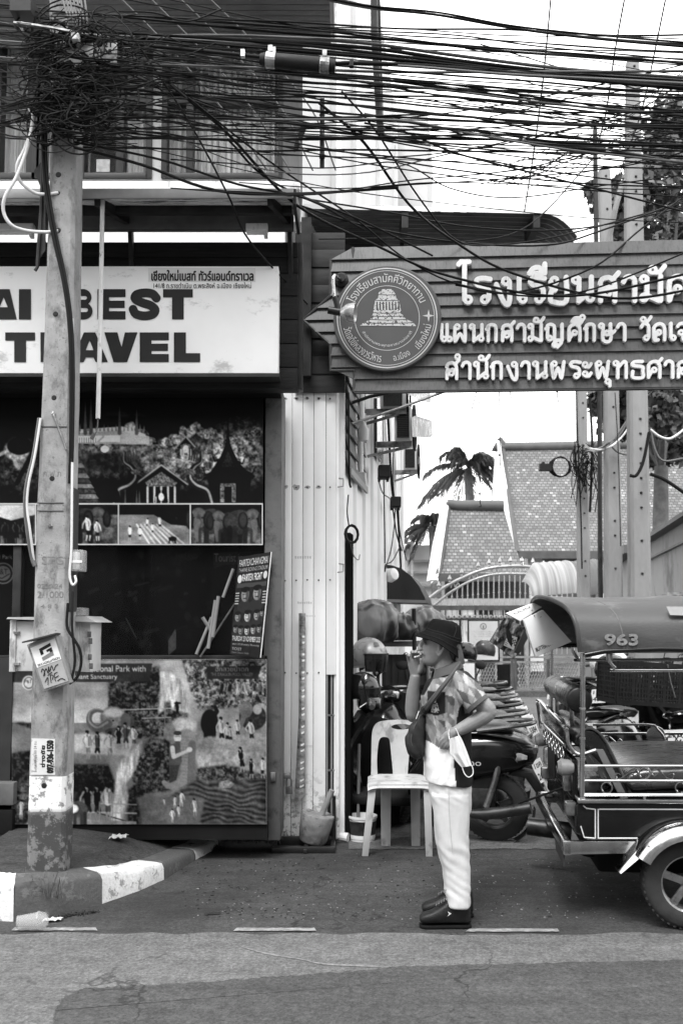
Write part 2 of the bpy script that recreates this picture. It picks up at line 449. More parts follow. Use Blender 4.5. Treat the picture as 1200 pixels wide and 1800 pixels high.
# ================================================================== ground, road, kerb
def m_asphalt(name, v, patchy=.25, bump=.5, stain=None):
    t = NT(name); co = t.coord()
    g = t.noise(170, co, 4, .7); big = t.noise(1.3, co, 5, .6); mid = t.noise(9, co, 4, .6)
    vor = t.n('TexVoronoi'); vor.inputs['Scale'].default_value = 95; t.l(co, vor.inputs['Vector'])
    vc = t.n('RGBToBW'); t.l(vor.outputs['Color'], vc.inputs[0])
    x = t.ramp(g, .25, .75, v * .45, v * 1.55)
    x = t.mix(.35, x, t.ramp(vc.outputs[0], .1, .9, v * .4, v * 1.9))
    x = t.math('MULTIPLY', x, t.ramp(big, .3, .7, 1 - patchy, 1 + patchy)); x = t.math('MULTIPLY', x, t.ramp(mid, .3, .7, .84, 1.16)); x = t.math('MULTIPLY', x, t.ramp(t.noise(42, co, 4, .75), .32, .68, .7, 1.3)); x = t.math('MULTIPLY', x, t.ramp(t.noise(3, t.coord((.35, 4, 1), loc=(7, 2, 0)), 5, .6), .3, .7, .86, 1.12))
    x = t.mix(t.ramp(t.noise(2.3, t.coord(loc=(9, 4, 0)), 8, .75, .8), .64, .72, 0, .45), x, v * .5)
    if stain:
        s = t.noise(stain[0], t.coord((1, 2.2, 1), loc=(3, 1, 0)), 6, .65); x = t.mix(t.ramp(s, .5, .66, 0, stain[1]), x, v * .3)
        s2 = t.noise(38, co, 3, .6); x = t.mix(t.ramp(s2, .69, .75, 0, .55), x, v * 2.6)
    cv = t.n('TexVoronoi'); cv.feature = 'DISTANCE_TO_EDGE'; cv.inputs['Scale'].default_value = .75
    ad = t.n('VectorMath', operation='ADD'); nc = t.n('TexNoise'); nc.inputs['Scale'].default_value = 3; nc.inputs['Detail'].default_value = 6; t.l(co, nc.inputs['Vector']); t.l(co, ad.inputs[0]); t.l(nc.outputs['Color'], ad.inputs[1]); t.l(ad.outputs[0], cv.inputs['Vector'])
    x = t.mix(t.math('MULTIPLY', t.ramp(cv.outputs['Distance'], .004, .012, .75, 0), t.ramp(big, .45, .55, 0, 1)), x, v * .3)
    t.base(x); t.b.inputs['Roughness'].default_value = .85; t.b.inputs['Specular IOR Level'].default_value = .25
    h = t.math('ADD', g, t.math('MULTIPLY', vor.outputs['Distance'], .8)); t.bump(h, bump, .004); return t.m
ASPH_D = m_asphalt('driveway asphalt', .042, .3, .7, (1.1, .55))
ASPH_L = m_asphalt('worn road asphalt', .10, .13, .6)
ASPH_P = m_asphalt('road patch asphalt', .052, .12, .6)
CONC = m_asphalt('alley concrete', .10, .22, .3, (.7, .3))
PAVE = m_asphalt('footpath paving', .045, .35, .5, (1.5, .5))
def sheet(name, pts, z, mat, kind='structure', n=0):
    mb = MB(); mb.add([(p[0], p[1], z) for p in pts], [tuple(range(len(pts)))])
    return tag(mb.build(name, mat), kind=kind)
ground = MB().add([(-250, -60, 0), (250, -60, 0), (250, 400, 0), (-250, 400, 0)], [(0, 1, 2, 3)]).build('ground', ASPH_D); tag(ground, kind='structure')
def wig(a, b, n, amp):
    out = []
    for i in range(n + 1):
        t = i / n; k = amp if 0 < i < n else 0
        out.append((a[0] + (b[0] - a[0]) * t, a[1] + (b[1] - a[1]) * t + rnd.uniform(-k, k)))
    return out
sheet('road', [(-40, -8), (40, -8)] + wig((40, 5.02), (-40, 5.02), 600, .025), .004, ASPH_L)
pp = [(95, 1800), (98, 1775), (112, 1752), (150, 1737), (230, 1732), (330, 1728), (420, 1721), (520, 1714), (640, 1705), (700, 1699), (830, 1695), (960, 1692), (1100, 1690), (1200, 1687), (1500, 1680)]
pq = []
for i in range(len(pp) - 1):
    n = 12
    for k in range(n):
        t = k / n; pq.append(G(pp[i][0] + (pp[i + 1][0] - pp[i][0]) * t + rnd.uniform(-2, 2), pp[i][1] + (pp[i + 1][1] - pp[i][1]) * t + rnd.uniform(-1.6, 1.6), .008))
sheet('road_patch', [(p.x, p.y) for p in pq] + [(40, 4.1), (40, -8), (-.9, -8), (-1.0, 3.0)], .008, ASPH_P)
sheet('alley', wig((6, 6.86), (.05, 6.86), 80, .02)[::-1] + [(14, 60), (-3, 60), (.6, 12)][0:0] + [(12, 6.86), (12, 45), (0.6, 45), (.05, 7.2)], .004, CONC)
# worn white dashes beside the driveway
PAINT = gm('worn road paint', .27, .8, var=.35, s=30, dirt=(.16, .8, 24, (1, 1, 1)))
for i, (u0, u1, v, lb) in enumerate(((20, 172, 1635, 'worn white painted dash on the road below the plastic cup'), (410, 556, 1635.5, 'worn white painted dash on the road below the mortar block'), (818, 983, 1637, "worn white painted dash on the road at the standing man's heels"))):
    a, b = G(u0, v + 2.6), G(u1, v + 2.6); c, d = G(u1 - 4, v - 2.6), G(u0 + 6, v - 2.6); n = 26
    lo = [(a.x + (b.x - a.x) * k / n, a.y + rnd.uniform(-.004, .004), .0062) for k in range(n + 1)]
    hi = [(d.x + (c.x - d.x) * k / n, d.y + rnd.uniform(-.004, .004), .0062) for k in range(n + 1)]
    tag(MB().add(lo + hi[::-1], [tuple(range(2 * n + 2))]).build('road_dash', PAINT), lb, 'road marking', 'white dashes at the edge of the road', 'thing')
a = [G(u, v, .012) for u, v in ((425, 1662), (470, 1674), (530, 1684), (570, 1692), (640, 1695), (705, 1700))]
tag(MB().tube([(p.x, p.y, .0065) for p in a], [(.0012, .004), (.0012, .010), (.0012, .004), (.0012, .010), (.0012, .014), (.0012, .006)], 4, 4, flat=(0, 0, 1)).build('seal_line', gm('faint scuff paint', .15, .9, var=.5, s=40)), 'faint pale scuffed line running slantwise over the road', 'road marking')

# kerb: alternating white and dark painted blocks that turn into the driveway
kp = [(-120, 1622, .2), (-20, 1619, .2), (24, 1620, .2), (86, 1611, .19), (180, 1589, .165), (245, 1566, .125), (289, 1546, .1), (345, 1511, .065), (386, 1489, .05), (402, 1474, .04)]
kg = [(G(u, v).x, G(u, v).y, h) for u, v, h in kp]
KW = .17
def kerb_norm(i):
    a = kg[max(0, i - 1)]; b = kg[min(len(kg) - 1, i + 1)]; d = Vector((b[0] - a[0], b[1] - a[1], 0)).normalized()
    return Vector((-d.y, d.x, 0))
def m_kerb(name, v, dv):
    t = NT(name); co = t.coord(); n = t.noise(11, co, 9, .72); f = t.noise(60, co, 4, .6)
    x = t.ramp(f, .3, .7, v * .85, v * 1.1); x = t.mix(t.ramp(n, .56, .6, 0, .85), x, dv)
    zz = t.sep(co)[2]
    t.base(x); t.b.inputs['Roughness'].default_value = .8; t.bump(t.math('ADD', n, t.math('MULTIPLY', f, .6)), .6, .012); return t.m
KW_M = m_kerb('kerb white paint', .62, .2); KD_M = m_kerb('kerb dark paint', .07, .12)
kerb = thing('kerb', 'black and white painted concrete kerb curving into the driveway', 'kerb', (kg[4][0], kg[4][1], 0))
def kerb_sec(i):
    x, y, h = kg[i]; n = kerb_norm(i); p = Vector((x, y, 0)); f = .018
    return [p + Vector((0, 0, -.05)), p + n * .004 + Vector((0, 0, h - .03)), p + n * f + Vector((0, 0, h - .007)), p + n * (f + .03) + Vector((0, 0, h)), p + n * KW + Vector((0, 0, h + .004)), p + n * KW + Vector((0, 0, -.05))]
for i0, i1, w in ((0, 2, 1), (2, 4, 0), (4, 6, 1), (6, 7, 0), (7, 8, 1), (8, 9, 0)):
    secs = []
    for i in range(i0, i1):
        A, B = kerb_sec(i), kerb_sec(i + 1)
        for k in range(6): secs.append([a.lerp(b, k / 6) for a, b in zip(A, B)])
    secs.append(kerb_sec(i1))
    j = lambda p, q: p + Vector((rnd.uniform(-.004, .004), rnd.uniform(-.004, .004), rnd.uniform(-.003, .003))) if q else p
    secs = [[j(p, 0 < q < 5) for q, p in enumerate(s_)] for s_ in secs]
    MB().loft(secs).build('kerb_block', KW_M if w else KD_M, kerb, smooth=50)
def side_z(x): # footpath height falls with the kerb
    xs = [g[0] for g in kg]; return float(np.interp(x, xs, [g[2] for g in kg])) + .0
fp = MB(); cols = []
for i in range(len(kg)):
    n = kerb_norm(i); x, y, h = kg[i]; bx, by = x + n.x * (KW - .01), y + n.y * (KW - .01)
    cols.append([(bx + (min(bx, -.5) - bx) * 0, by + (7.2 - by) * k / 6, h - .002 + (0.02 * k / 6)) for k in range(7)])
for i in range(len(cols) - 1):
    fp.add(cols[i] + cols[i + 1][::-1], [tuple(range(14))])
tag(fp.build('footpath', PAVE), kind='structure')
# gravel crumbs, leaves and scraps lying on the driveway
lit = MB()
for i in range(330):
    u, v = rnd.uniform(330, 1180), 1500 + 118 * rnd.random() ** .8
    if u < 420 and v < 1520: continue
    p = G(u, v); s_ = rnd.uniform(.0025, .006) * (1.6 if rnd.random() < .08 else 1); a_ = rnd.uniform(0, 6.3)
    lit.box((p.x, p.y, s_ * .25), (s_ * rnd.uniform(1, 2.2), s_ * rnd.uniform(.6, 1.2), s_ * .5), a_)
tag(lit.build('grit', gm('pale grit', .2, .9, var=.75, s=30)), 'pale grit and crumbs scattered over the dark driveway', 'grit', kind='stuff')
lit = MB()
for i in range(260):
    u, v = 300 + 120 * rnd.random() + rnd.uniform(0, 760) * rnd.random(), rnd.uniform(1498, 1630)
    if u < 700 - (v - 1500) * 0 and v > 1615: continue
    p = G(u, v); s_ = rnd.uniform(.003, .008); a_ = rnd.uniform(0, 6.3)
    lit.box((p.x, p.y, .005), (s_ * 2.2, s_ * .8, .004), a_)
tag(lit.build('leaf_litter', gm('dead leaf', .03, .9, var=.6, s=30)), 'dark leaf crumbs and dirt flecks scattered over the driveway', 'leaf litter', kind='stuff')
# weeds and dirt at the kerb foot
def weeds(name, label, pts, h, mat, cat='weeds', n=14, w=.0035):
    mb = MB()
    for (x, y, z) in pts:
        for k in range(n):
            a = rnd.uniform(0, 6.28); L = h * rnd.uniform(.4, 1.1); q = Vector((x + rnd.gauss(0, .02), y + rnd.gauss(0, .012), z)); d = Vector((math.cos(a), math.sin(a) * .6, 0)); pr = Vector((-d.y, d.x, 0)) * w
            m_ = q + d * L * .35 + Vector((0, 0, L * .75)); e = q + d * L * .85 + Vector((0, 0, L * rnd.uniform(.3, .9)))
            mb.add([q - pr, q + pr, m_ + pr * .8, m_ - pr * .8, e], [(0, 1, 2, 3), (3, 2, 4)])
    return tag(mb.build(name, mat, recalc=False), label, cat)
LEAFD = gm('dry weed', .09, .8, var=.5, s=20); LEAFK = gm('dark weed', .03, .8, var=.5, s=20)
tag(weeds('dry_grass', 'thin dry grass straggling down the dark kerb above the plastic cup', [(kg[3][0] - .11 + .05 * k, kg[3][1] + .02 - .015 * k, .10) for k in range(4)], .17, LEAFD, 'grass', 9), kind='stuff')
tag(weeds('weed', 'dark weeds growing at the far white kerb block', [tuple(G(u, 1499 - (u - 350) * .2)) for u in range(352, 392, 6)], .035, LEAFK, n=24), kind='stuff')
tag(weeds('weed', 'dark weeds growing at the foot of the shop wall', [tuple(P(u, 1478 + rnd.uniform(-8, 6), 6.75)) for u in range(398, 490, 4)], .05, LEAFK, n=22), kind='stuff')
tag(weeds('weed', 'crumbly moss and dirt under the dark kerb block beside the cup', [tuple(G(u, 1613 - (u - 105) * .16)) for u in range(104, 165, 5)], .016, LEAFK, n=30, w=.005), kind='stuff')
# crumpled papers, flat black scrap and the plastic cup
def scrap(name, label, u, v, z, su, sv, mat, cat, amp=.012):
    c = G(u, v, z); mb = MB(); n = 7
    mb.grid(lambda a, b: (c.x + (a - .5) * su, c.y + (b - .5) * sv + (a - .5) * .02, z + .008 + amp * abs(math.sin(a * 9 + b * 4)) * (.4 + rnd.random())), n, n)
    return tag(mb.build(name, mat, smooth=False, solid=.0008), label, cat)
PAPER = gm('scrap paper', .45, .8, var=.25, s=25)
scrap('paper_scrap', 'crumpled pale paper scrap lying alone on the footpath', 209, 1474, side_z(G(209, 1474, .17).x), .10, .10, PAPER, 'litter')
scrap('paper_scrap', 'torn paper scrap lying beside the plastic cup', 93, 1620, 0, .09, .05, PAPER, 'litter', .008)
scrap('black_scrap', 'flat black scrap lying on the driveway beyond the kerb', 374, 1608, 0, .085, .02, INK, 'litter', .002)
t = NT('clear plastic cup'); t.b.inputs['Base Color'].default_value = (.5, .5, .5, 1); t.b.inputs['Roughness'].default_value = .15; t.b.inputs['Alpha'].default_value = .42
t.l(t.ramp(t.noise(3), .3, .7, .36, .44), t.b.inputs['Alpha']); CUP = t.m
c0 = G(31, 1618); c1 = G(66, 1618); ax = Vector((1, .12, 0)).normalized(); cl = G(31, 1611); cl.y = 5.065; cl.x = P(31, 1611, 5.065).x; cl.z = .049
cup = thing('plastic_cup', 'empty clear plastic cup with domed lid lying against the kerb', 'cup', (cl.x, cl.y, 0))
MB().lathe([(0, 0), (.030, 0), (.0315, .002), (.042, .098), (.0435, .1), (.0435, .103)], cl + Vector((0, 0, -.004)), ax + Vector((0, 0, .05)), 28).build('cup_body', CUP, cup, smooth=True)
MB().lathe([(.0455, .099), (.0465, .103), (.0455, .108), (.043, .112), (.036, .137), (.022, .149), (.008, .151)], cl + Vector((0, 0, -.004)), ax + Vector((0, 0, .05)), 28).build('cup_lid', CUP, cup, smooth=True)

# terrace of shop houses on the opposite side of the street (behind the viewpoint): it shades the street and shows in chrome and glass
ot = MB()
for k in range(14):
    x = -42 + 6 * k; h_ = 7 + 1.2 * ((k * 7) % 3); ot.box((x, -13, h_ / 2), (5.9, 8, h_))
    for f in range(3): ot.box((x, -8.98, 1.6 + 3.1 * f), (4.6, .08, 1.9))
tag(ot.build('opposite_terrace', gm('opposite terrace render', .22, .8, var=.5, s=.6)), kind='structure')
# ================================================================== shop house
DARKW = gm('dark wood boards', .014, .6, var=.45, s=5, st=(1, 1, 14), bump=.4, bs=12, spec=.15)
DARKI = gm('shop interior paint', .01, .7, var=.4, s=4, spec=.1)
CREAM = gm('cream render', .62, .8, var=.1, s=3, dirt=(.25, .2, 2.5, (1, 1, 3)))
FRAME = gm('dark window frame', .03, .45, var=.25, s=8)
PILLAR = gm('grey painted pillar', .09, .6, var=.3, s=4, dirt=(.03, .4, 4, (1, 1, 1)), bump=.2, bs=25)
def m_glass(name, a, v=.02, rough=.04):
    t = NT(name); t.b.inputs['Base Color'].default_value = (v, v, v, 1); t.b.inputs['Roughness'].default_value = rough; t.b.inputs['IOR'].default_value = 1.5
    t.l(t.ramp(t.noise(2.5), .3, .7, a * .85, min(1, a * 1.1)), t.b.inputs['Alpha']); return t.m
GLASS = m_glass('window glass', .05); GLASSD = m_glass('dark shop glass', .8, .006, .03)
shop = thing('shop_house', 'dark fronted shop house with curtained upper windows above an awning', 'building', (-2.2, 6.6, 0))
m = MB()
m.pbox(-260, 660, 470, 1462, 6.72, 6.95); m.build('facade', DARKI, shop)
m = MB().pbox(466, 682, 493, 1478, 6.62, 7.0); m.build('pillar', PILLAR, shop, bev=.01)
MB().pbox(-260, 652, 492, 690, 6.45, 6.72).build('soffit', DARKI, shop)
MB().pbox(16, 1449, 470, 1476, 6.52, 6.72).build('plinth', gm('plinth black', .01, .7, spec=.1), shop)
m = MB()
for k, (v0, v1) in enumerate(((425, 452), (452, 480), (480, 520), (520, 562), (562, 604), (604, 646), (646, 683))):
    m.pbox(-260, v0 + .5, 523, v1 - .5, 6.32 + .004 * (k % 2), 6.46)
m.build('fascia', DARKW, shop, bev=.004)
MB().pbox(520, 425, 531, 683, 6.36, 6.5).build('corner_post', DARKM if False else DKM, shop, bev=.006)
MB().pbox(-300, 330, 500, 440, 6.84, 6.97).build('lower_wall', gm('white render', .8, .8, var=.05, s=3), shop)
# upper floor
wallp = MB()
for (u0, v0, u1, v1) in ((-400, 312, 530, 390), (-400, -60, -10, 312), (132, 60, 141, 312), (266, 60, 286, 312), (497, -60, 530, 312), (-10, -60, 497, 62)):
    wallp.pbox(u0, v0, u1, v1, 6.98, 7.14)
wallp.build('upper_wall', CREAM, shop)
MB().pbox(-400, 318, 527, 333, 6.86, 7.0).build('ledge', WHT, shop, bev=.006)
MB().pbox(497, -80, 531, 360, 6.955, 6.985).build('corner_boards', gm('grey boards', .11, .6, var=.3, s=4, st=(6, 1, 1)), shop)
t = NT('curtain cloth'); co = t.coord((1, 1, .12)); n = t.noise(16, co, 3)
t.base(t.ramp(n, .3, .7, .55, .85)); t.b.inputs['Roughness'].default_value = .9; CURT = t.m
def window(u0, v0, u1, v1, cur, muls, tr=175, open_=None):
    w = MB(); f = 7
    w.pbox(u0, v0, u0 + f, v1, 6.95, 7.06); w.pbox(u1 - f, v0, u1, v1, 6.95, 7.06)
    w.pbox(u0 + f, v1 - 9, u1 - f, v1, 6.95, 7.06); w.pbox(u0 + f, v0, u1 - f, v0 + f, 6.95, 7.06)
    for q in muls: w.pbox(q - 5, v0 + f, q + 5, v1 - 9, 6.955, 7.06)
    ed = [u0 + f] + [x for q in muls for x in (q - 5, q + 5)] + [u1 - f]
    for a, b in zip(ed[::2], ed[1::2]): w.pbox(a, tr - 6, b, tr + 6, 6.96, 7.055)
    wo = w.build('window', FRAME, shop, bev=.004)
    for a, b in zip(ed[::2], ed[1::2]): MB().pbox(a, v0 + f, b, v1 - 9, 7.0, 7.006).build('pane', GLASS, wo)
    MB().pbox(u0, v0, u1, v1, 7.34, 7.4).build('room_back', gm('room wall', .08, .9), wo)
    for a, b in cur:
        p0, p1 = P(a, v0, 7.085), P(b, v1, 7.085); c = MB(); ph = rnd.uniform(0, 6)
        nf = max(24, int((b - a) * 2))
        c.grid(lambda s_, q: (p0.x + (p1.x - p0.x) * s_, 7.085 + .022 * math.sin(s_ * (b - a) * .55 + ph + .6 * math.sin(q * 3 + s_ * 5)) + .01 * math.sin(s_ * (b - a) * 1.3 + q), p0.z + (p1.z - p0.z) * q), nf, 6)
        c.build('curtain', CURT, wo, smooth=80)
window(-8, 62, 68, 312, [(2, 48)], [56])
window(68, 62, 132, 312, [(72, 100)], [])
window(141, 62, 266, 312, [(216, 262), (143, 160)], [212])
window(286, 62, 497, 312, [(292, 328), (340, 488)], [334])
MB().pbox(170, 280, 193, 302, 6.992, 6.998).build('window_notice', PAPER, shop)
# overhanging roof soffit of slats
m = MB()
for k in range(9): m.box((-2.2, 6.42 + k * .062, 5.72), (4.25, .056, .05))
m.build('roof_soffit', gm('soffit slats', .13, .7, var=.25, s=5), shop, bev=.004)
MB().box((-2.2, 6.68, 5.84), (4.3, .62, .14)).build('roof_slab', CREAM, shop)

# awning of ribbed sheet over the shop front
ST_AWN = gm('weathered ribbed sheet', .75, .5, .1, var=.35, s=4, st=(1, 10, 1), dirt=(.07, .4, 3, (1, 5, 1)))
aw = thing('shop_awning', 'ribbed metal awning on dark brackets above the shop sign', 'awning', (-2.0, 6.6, 4.2))
x0, x1 = -4.2, P(516, 340, 5.75).x; zf, zb = P(0, 345, 5.75).z, P(0, 378, 6.32).z
m = MB(); NY = 96
def awf(a, b):
    y = 5.75 + .57 * b; k = (b * 9) % 1; rib = .016 if k < .22 else 0
    return (x0 + (x1 - x0) * a, y, zf + (zb - zf) * b + rib)
m.grid(awf, 6, NY); m.build('roof_sheet', ST_AWN, aw, solid=.002)
MB().box(((x0 + x1) / 2, 5.742, zf + .012), (x1 - x0, .016, .06)).build('front_gutter', gm('gutter grey', .3, .5, .3, var=.2, s=5), aw, bev=.004)
MB().box(((x0 + x1) / 2, 6.27, zb - .075), (x1 - x0 - .05, .06, .1)).build('rear_beam', gm('awning beam', .12, .5, .3, var=.3, s=6), aw, bev=.006)
MB().box(((x0 + x1) / 2, 6.04, zf + .035), (x1 - x0 - .05, .05, .05)).build('purlin', DKM, aw, bev=.004)
p = P(525, 345, 5.78)
MB().prism([(x1 - .005, 5.74, zf + .04), (x1 - .005, 6.32, zb + .04), (x1 - .005, 6.32, zb - .13), (x1 - .005, 5.74, zf - .05)], (.02, 0, 0)).build('end_panel', DKM, aw)
for ub in (184, -150, 487):
    b = MB(); xa = P(ub - 12, 345, 5.8).x
    b.bar((xa, 5.78, zf - .01), (xa + .09, 6.3, zb - .05), .035, .07); b.bar((xa + .09, 6.3, zb - .06), (xa + .1, 6.34, zb - .45), .03, .03)
    b.build('bracket', DKM, aw, bev=.003)
rod = thing('hanging_rod', 'white painted steel rod with rust chips hanging from the awning before the sign', 'rod', tuple(P(176, 735, 5.8)))
RODM = gm('chipped white rod', .58, .5, var=.1, s=9, dirt=(.05, .2, 16, (1, 1, .5)))
MB().tube([P(180.5, 352, 5.8), P(177, 560, 5.8), P(172.5, 736, 5.8)], .0135, 10).build('rod_pipe', RODM, rod)
MB().tube([P(172.5, 735, 5.8), P(171, 755, 5.8), P(165, 768, 5.8)], .004, 6, 4).tube([P(166, 762, 5.8), P(161, 772, 5.8)], .012, 8).build('rod_cord', CABLEG, rod)
# fluorescent battens under the awning
for (u0, u1, lb) in ((-90, 58, 'white fluorescent batten light under the awning at the far left'), (432, 470, 'short white fluorescent batten end under the awning at its right end')):
    l = thing('batten_light', lb, 'light', tuple(P((u0 + u1) / 2, 400, 6.15)), 'fluorescent lights under the awning')
    MB().pbox(u0, 392, u1, 404, 6.12, 6.18).build('batten_body', WHT, l, bev=.004)
    MB().tube([P(u0 + 2, 409, 6.15), P(u1 - 4, 409, 6.15)], .014, 10).build('lamp_tube', gm('lamp tube glass', .75, .3, var=.03), l, smooth=True)
    MB().pbox(u1 - 6, 392, u1, 416, 6.13, 6.17).build('lamp_holder', WHT, l, bev=.003)

# shop sign board with black lettering
sg = thing('shop_sign', 'white shop sign board reading BEST TRAVEL in heavy black capitals', 'sign', tuple(P(245, 657, 6.2)))
SIGNW = gm('sign acrylic white', .84, .42, var=.05, s=2, dirt=(.5, .12, 3, (1, 1, 2)))
MB().pbox(-330, 468, 488.5, 656, 6.16, 6.3).build('board', SIGNW, sg, bev=.003)
MB().pbox(-330, 656, 491, 662, 6.155, 6.31).build('bottom_trim', DKM, sg)
SF = 6.158
sgm = lambda u, v: P(u, v, SF)
def letters_art():
    """heavy wide grotesque capitals rasterised from strokes and cut-outs (two rows)"""
    u0, v0, u1, v1, rs = -20, 500, 360, 644, 2.0
    A = Art(u0, v0, u1, v1, rs, 0)
    def E_(u, v, w, h, s_): 
        A.poly([(u, v), (u + w, v), (u + w, v + .26 * h), (u + s_, v + .26 * h), (u + s_, v + .38 * h), (u + .97 * w, v + .38 * h), (u + .97 * w, v + .62 * h), (u + s_, v + .62 * h), (u + s_, v + .73 * h), (u + w, v + .73 * h), (u + w, v + h), (u, v + h)], 1)
    def T_(u, v, w, h, s_): A.poly([(u, v), (u + w, v), (u + w, v + .27 * h), (u + w / 2 + s_ / 2, v + .27 * h), (u + w / 2 + s_ / 2, v + h), (u + w / 2 - s_ / 2, v + h), (u + w / 2 - s_ / 2, v + .27 * h), (u, v + .27 * h)], 1)
    def A_(u, v, w, h, s_):
        A.poly([(u, v + h), (u + w * .5 - s_ * .52, v), (u + w * .5 + s_ * .52, v), (u + w, v + h), (u + w - s_ * 1.12, v + h), (u + w - s_ * 1.12 - 4, v + .84 * h), (u + s_ * 1.12 + 4, v + .84 * h), (u + s_ * 1.12, v + h)], 1)
        A.poly([(u + w * .5, v + .26 * h), (u + w * .5 + s_ * .36, v + .6 * h), (u + w * .5 - s_ * .36, v + .6 * h)], 0)
    def bowl(u, v, w, h, cu, cv, cw, ch):
        r = h / 2; A.poly([(u, v), (u + w - r, v), (u + w - r, v + h), (u, v + h)], 1); A.ell(u + w - r, v + r, r, r, 1)
        q = ch / 2; A.poly([(cu, cv), (cu + cw - q, cv), (cu + cw - q, cv + ch), (cu, cv + ch)], 0); A.ell(cu + cw - q, cv + q, q, q, 0)
    def B_(u, v, w, h, s_):
        bowl(u, v, w * .96, h * .53, u + s_, v + .22 * h, w * .34, h * .13); bowl(u, v + .45 * h, w, h * .55, u + s_, v + .62 * h, w * .38, h * .14); A.poly([(u, v), (u + s_, v), (u + s_, v + h), (u, v + h)], 1)
    def R_(u, v, w, h, s_):
        bowl(u, v, w, h * .62, u + s_, v + .23 * h, w * .38, h * .16); A.poly([(u, v), (u + s_, v), (u + s_, v + h), (u, v + h)], 1)
        A.poly([(u + w * .38, v + .58 * h), (u + w * .72, v + .5 * h), (u + w * 1.02, v + h), (u + w * .62, v + h)], 1)
    def S_(u, v, w, h, s_):
        t = s_ * .8; k = lambda x, y: (u + x * w, v + y * h)
        pts = catmull([Vector((*k(.86, .30), 0)), Vector((*k(.74, .17), 0)), Vector((*k(.5, .135), 0)), Vector((*k(.24, .19), 0)), Vector((*k(.2, .33), 0)), Vector((*k(.42, .45), 0)), Vector((*k(.66, .53), 0)), Vector((*k(.82, .67), 0)), Vector((*k(.74, .82), 0)), Vector((*k(.48, .87), 0)), Vector((*k(.22, .81), 0)), Vector((*k(.13, .66), 0))], 4)
        A.line([(p.x, p.y) for p in pts], t, 1)
    h = 53; v = 508.5; s_ = 20.5
    A_(-16, v, 46, h, s_); A.poly([(34, v), (55, v), (55, v + h), (34, v + h)], 1)
    B_(118, v, 45, h, 20); E_(172, v, 49, h, 20); S_(227, v - 1, 56, h + 2, 19); T_(287, v, 52, h, 20.5)
    h = 52; v = 584.5
    T_(10, v, 52, h, 20.5); R_(72, v, 50, h, 20.5); A_(126, v, 64, h, 19); E_(246, v, 51, h, 20.5)
    A.poly([(184, v), (206, v), (217, v + .66 * h), (228, v), (242, v), (222, v + h), (200, v + h)], 1); A.poly([(306, v), (327, v), (327, v + .7 * h), (352, v + .7 * h), (352, v + h), (306, v + h)], 1)
    A.poly([(184, v), (207, v), (213.5, v + .55 * h), (220, v), (242, v), (224, v + h), (203, v + h)], 1)
    return A
LA = letters_art()
field_mesh(LA.a, lambda x, y: sgm(LA.u0 + x / LA.res - .25, LA.v0 + y / LA.res - .25), (0, -.003, 0)).build('lettering', INK, sg)
mb = MB()
text_on('เชียงใหม่เบสท์ ทัวร์แอนด์ทราเวล', sgm, 266, 474, 446, 494, (0, -.002, 0), 3, .75, mb)
mb.build('lettering', INK, sg)
mb = MB()
text_on('141/8 ถ.ราชดำเนิน ต.พระสิงห์ อ.เมือง เชียงใหม่', sgm, 270, 496, 442, 507, (0, -.002, 0), 3, .22, mb)
mb.build('lettering', INK, sg)
MB().pbox(261, 471, 449, 495.5, 6.1588, 6.17).build('name_strip', gm('strip white', .66, .4, var=.05), sg)
# ================================================================== shutter column, white side wall, air conditioners
def m_whitesheet(name, v=.68):
    t = NT(name); co = t.coord(); n = t.noise(5, t.coord((1, 1, .35)), 7, .65); s = t.noise(9, t.coord((2.5, 2.5, .25)), 6, .7); z = t.sep(co)[2]
    x = t.ramp(t.noise(2.2, co), .3, .7, v * .92, v * 1.05)
    x = t.mix(t.ramp(s, .6, .72, 0, .3), x, .55); x = t.mix(t.ramp(n, .67, .70, 0, .6), x, .5)
    low = t.math('MULTIPLY', t.ramp(z, .55, 0, 0, 1), t.ramp(t.noise(26, co, 8, .7), .5, .58, 0, 1)); x = t.mix(low, x, .1)
    t.base(x); t.b.inputs['Roughness'].default_value = .5; t.bump(n, .12, .01); return t.m
WSH = m_whitesheet('white painted boards', .86)
sh = thing('shutter_column', 'white boarded folding shutter column with rows of nail holes', 'shutter', (P(545, 1475, 7.1).x, 7.15, 0))
zt = P(545, 682, 7.05).z
m = MB(); ed = [492.5, 511, 530.5, 550, 572]
for a_, b_ in zip(ed[:-1], ed[1:]):
    p, q = P(a_ + .35, 1475, 7.05), P(b_ - .35, 1475, 7.05); m.box(((p.x + q.x) / 2, 7.07, (zt + .012) / 2 + .02), (q.x - p.x, .04, zt - .04))
m.build('board_panel', WSH, sh, bev=.0025)
p0, p1 = P(492, 1475, 7.05).x, P(591, 1475, 7.05).x
MB().box(((p0 + p1) / 2, 7.12, zt / 2), (p1 - p0 - .004, .05, zt - .006)).build('back_panel', DKM, sh)
m = MB(); xs, xe = P(572.6, 1475, 7.05).x, P(590, 1475, 7.05).x; z0, z1 = P(580, 1438, 7.05).z, P(580, 1186, 7.05).z
m.box(((xs + xe) / 2, 7.075, (z1 + zt) / 2), (xe - xs, .035, zt - z1))
m.build('narrow_panel', WSH, sh, bev=.0025)
m = MB(); m.box((xs + .006, 7.08, (z0 + z1) / 2), (.012, .03, z1 - z0)); m.box((xe - .03, 7.085, (z0 + z1) / 2), (.012, .02, z1 - z0)); m.build('slot_edge', GRY, sh)
for zz in (P(580, 1258, 7.05).z, P(580, 1355, 7.05).z): MB().box(((xs + xe) / 2, 7.085, zz), (xe - xs, .02, .012)).build('slot_rung', STL, sh)
m = MB()   # ribbed return leading into the alley
xr = P(591.5, 1475, 7.06).x; yy = 7.06
pts = []
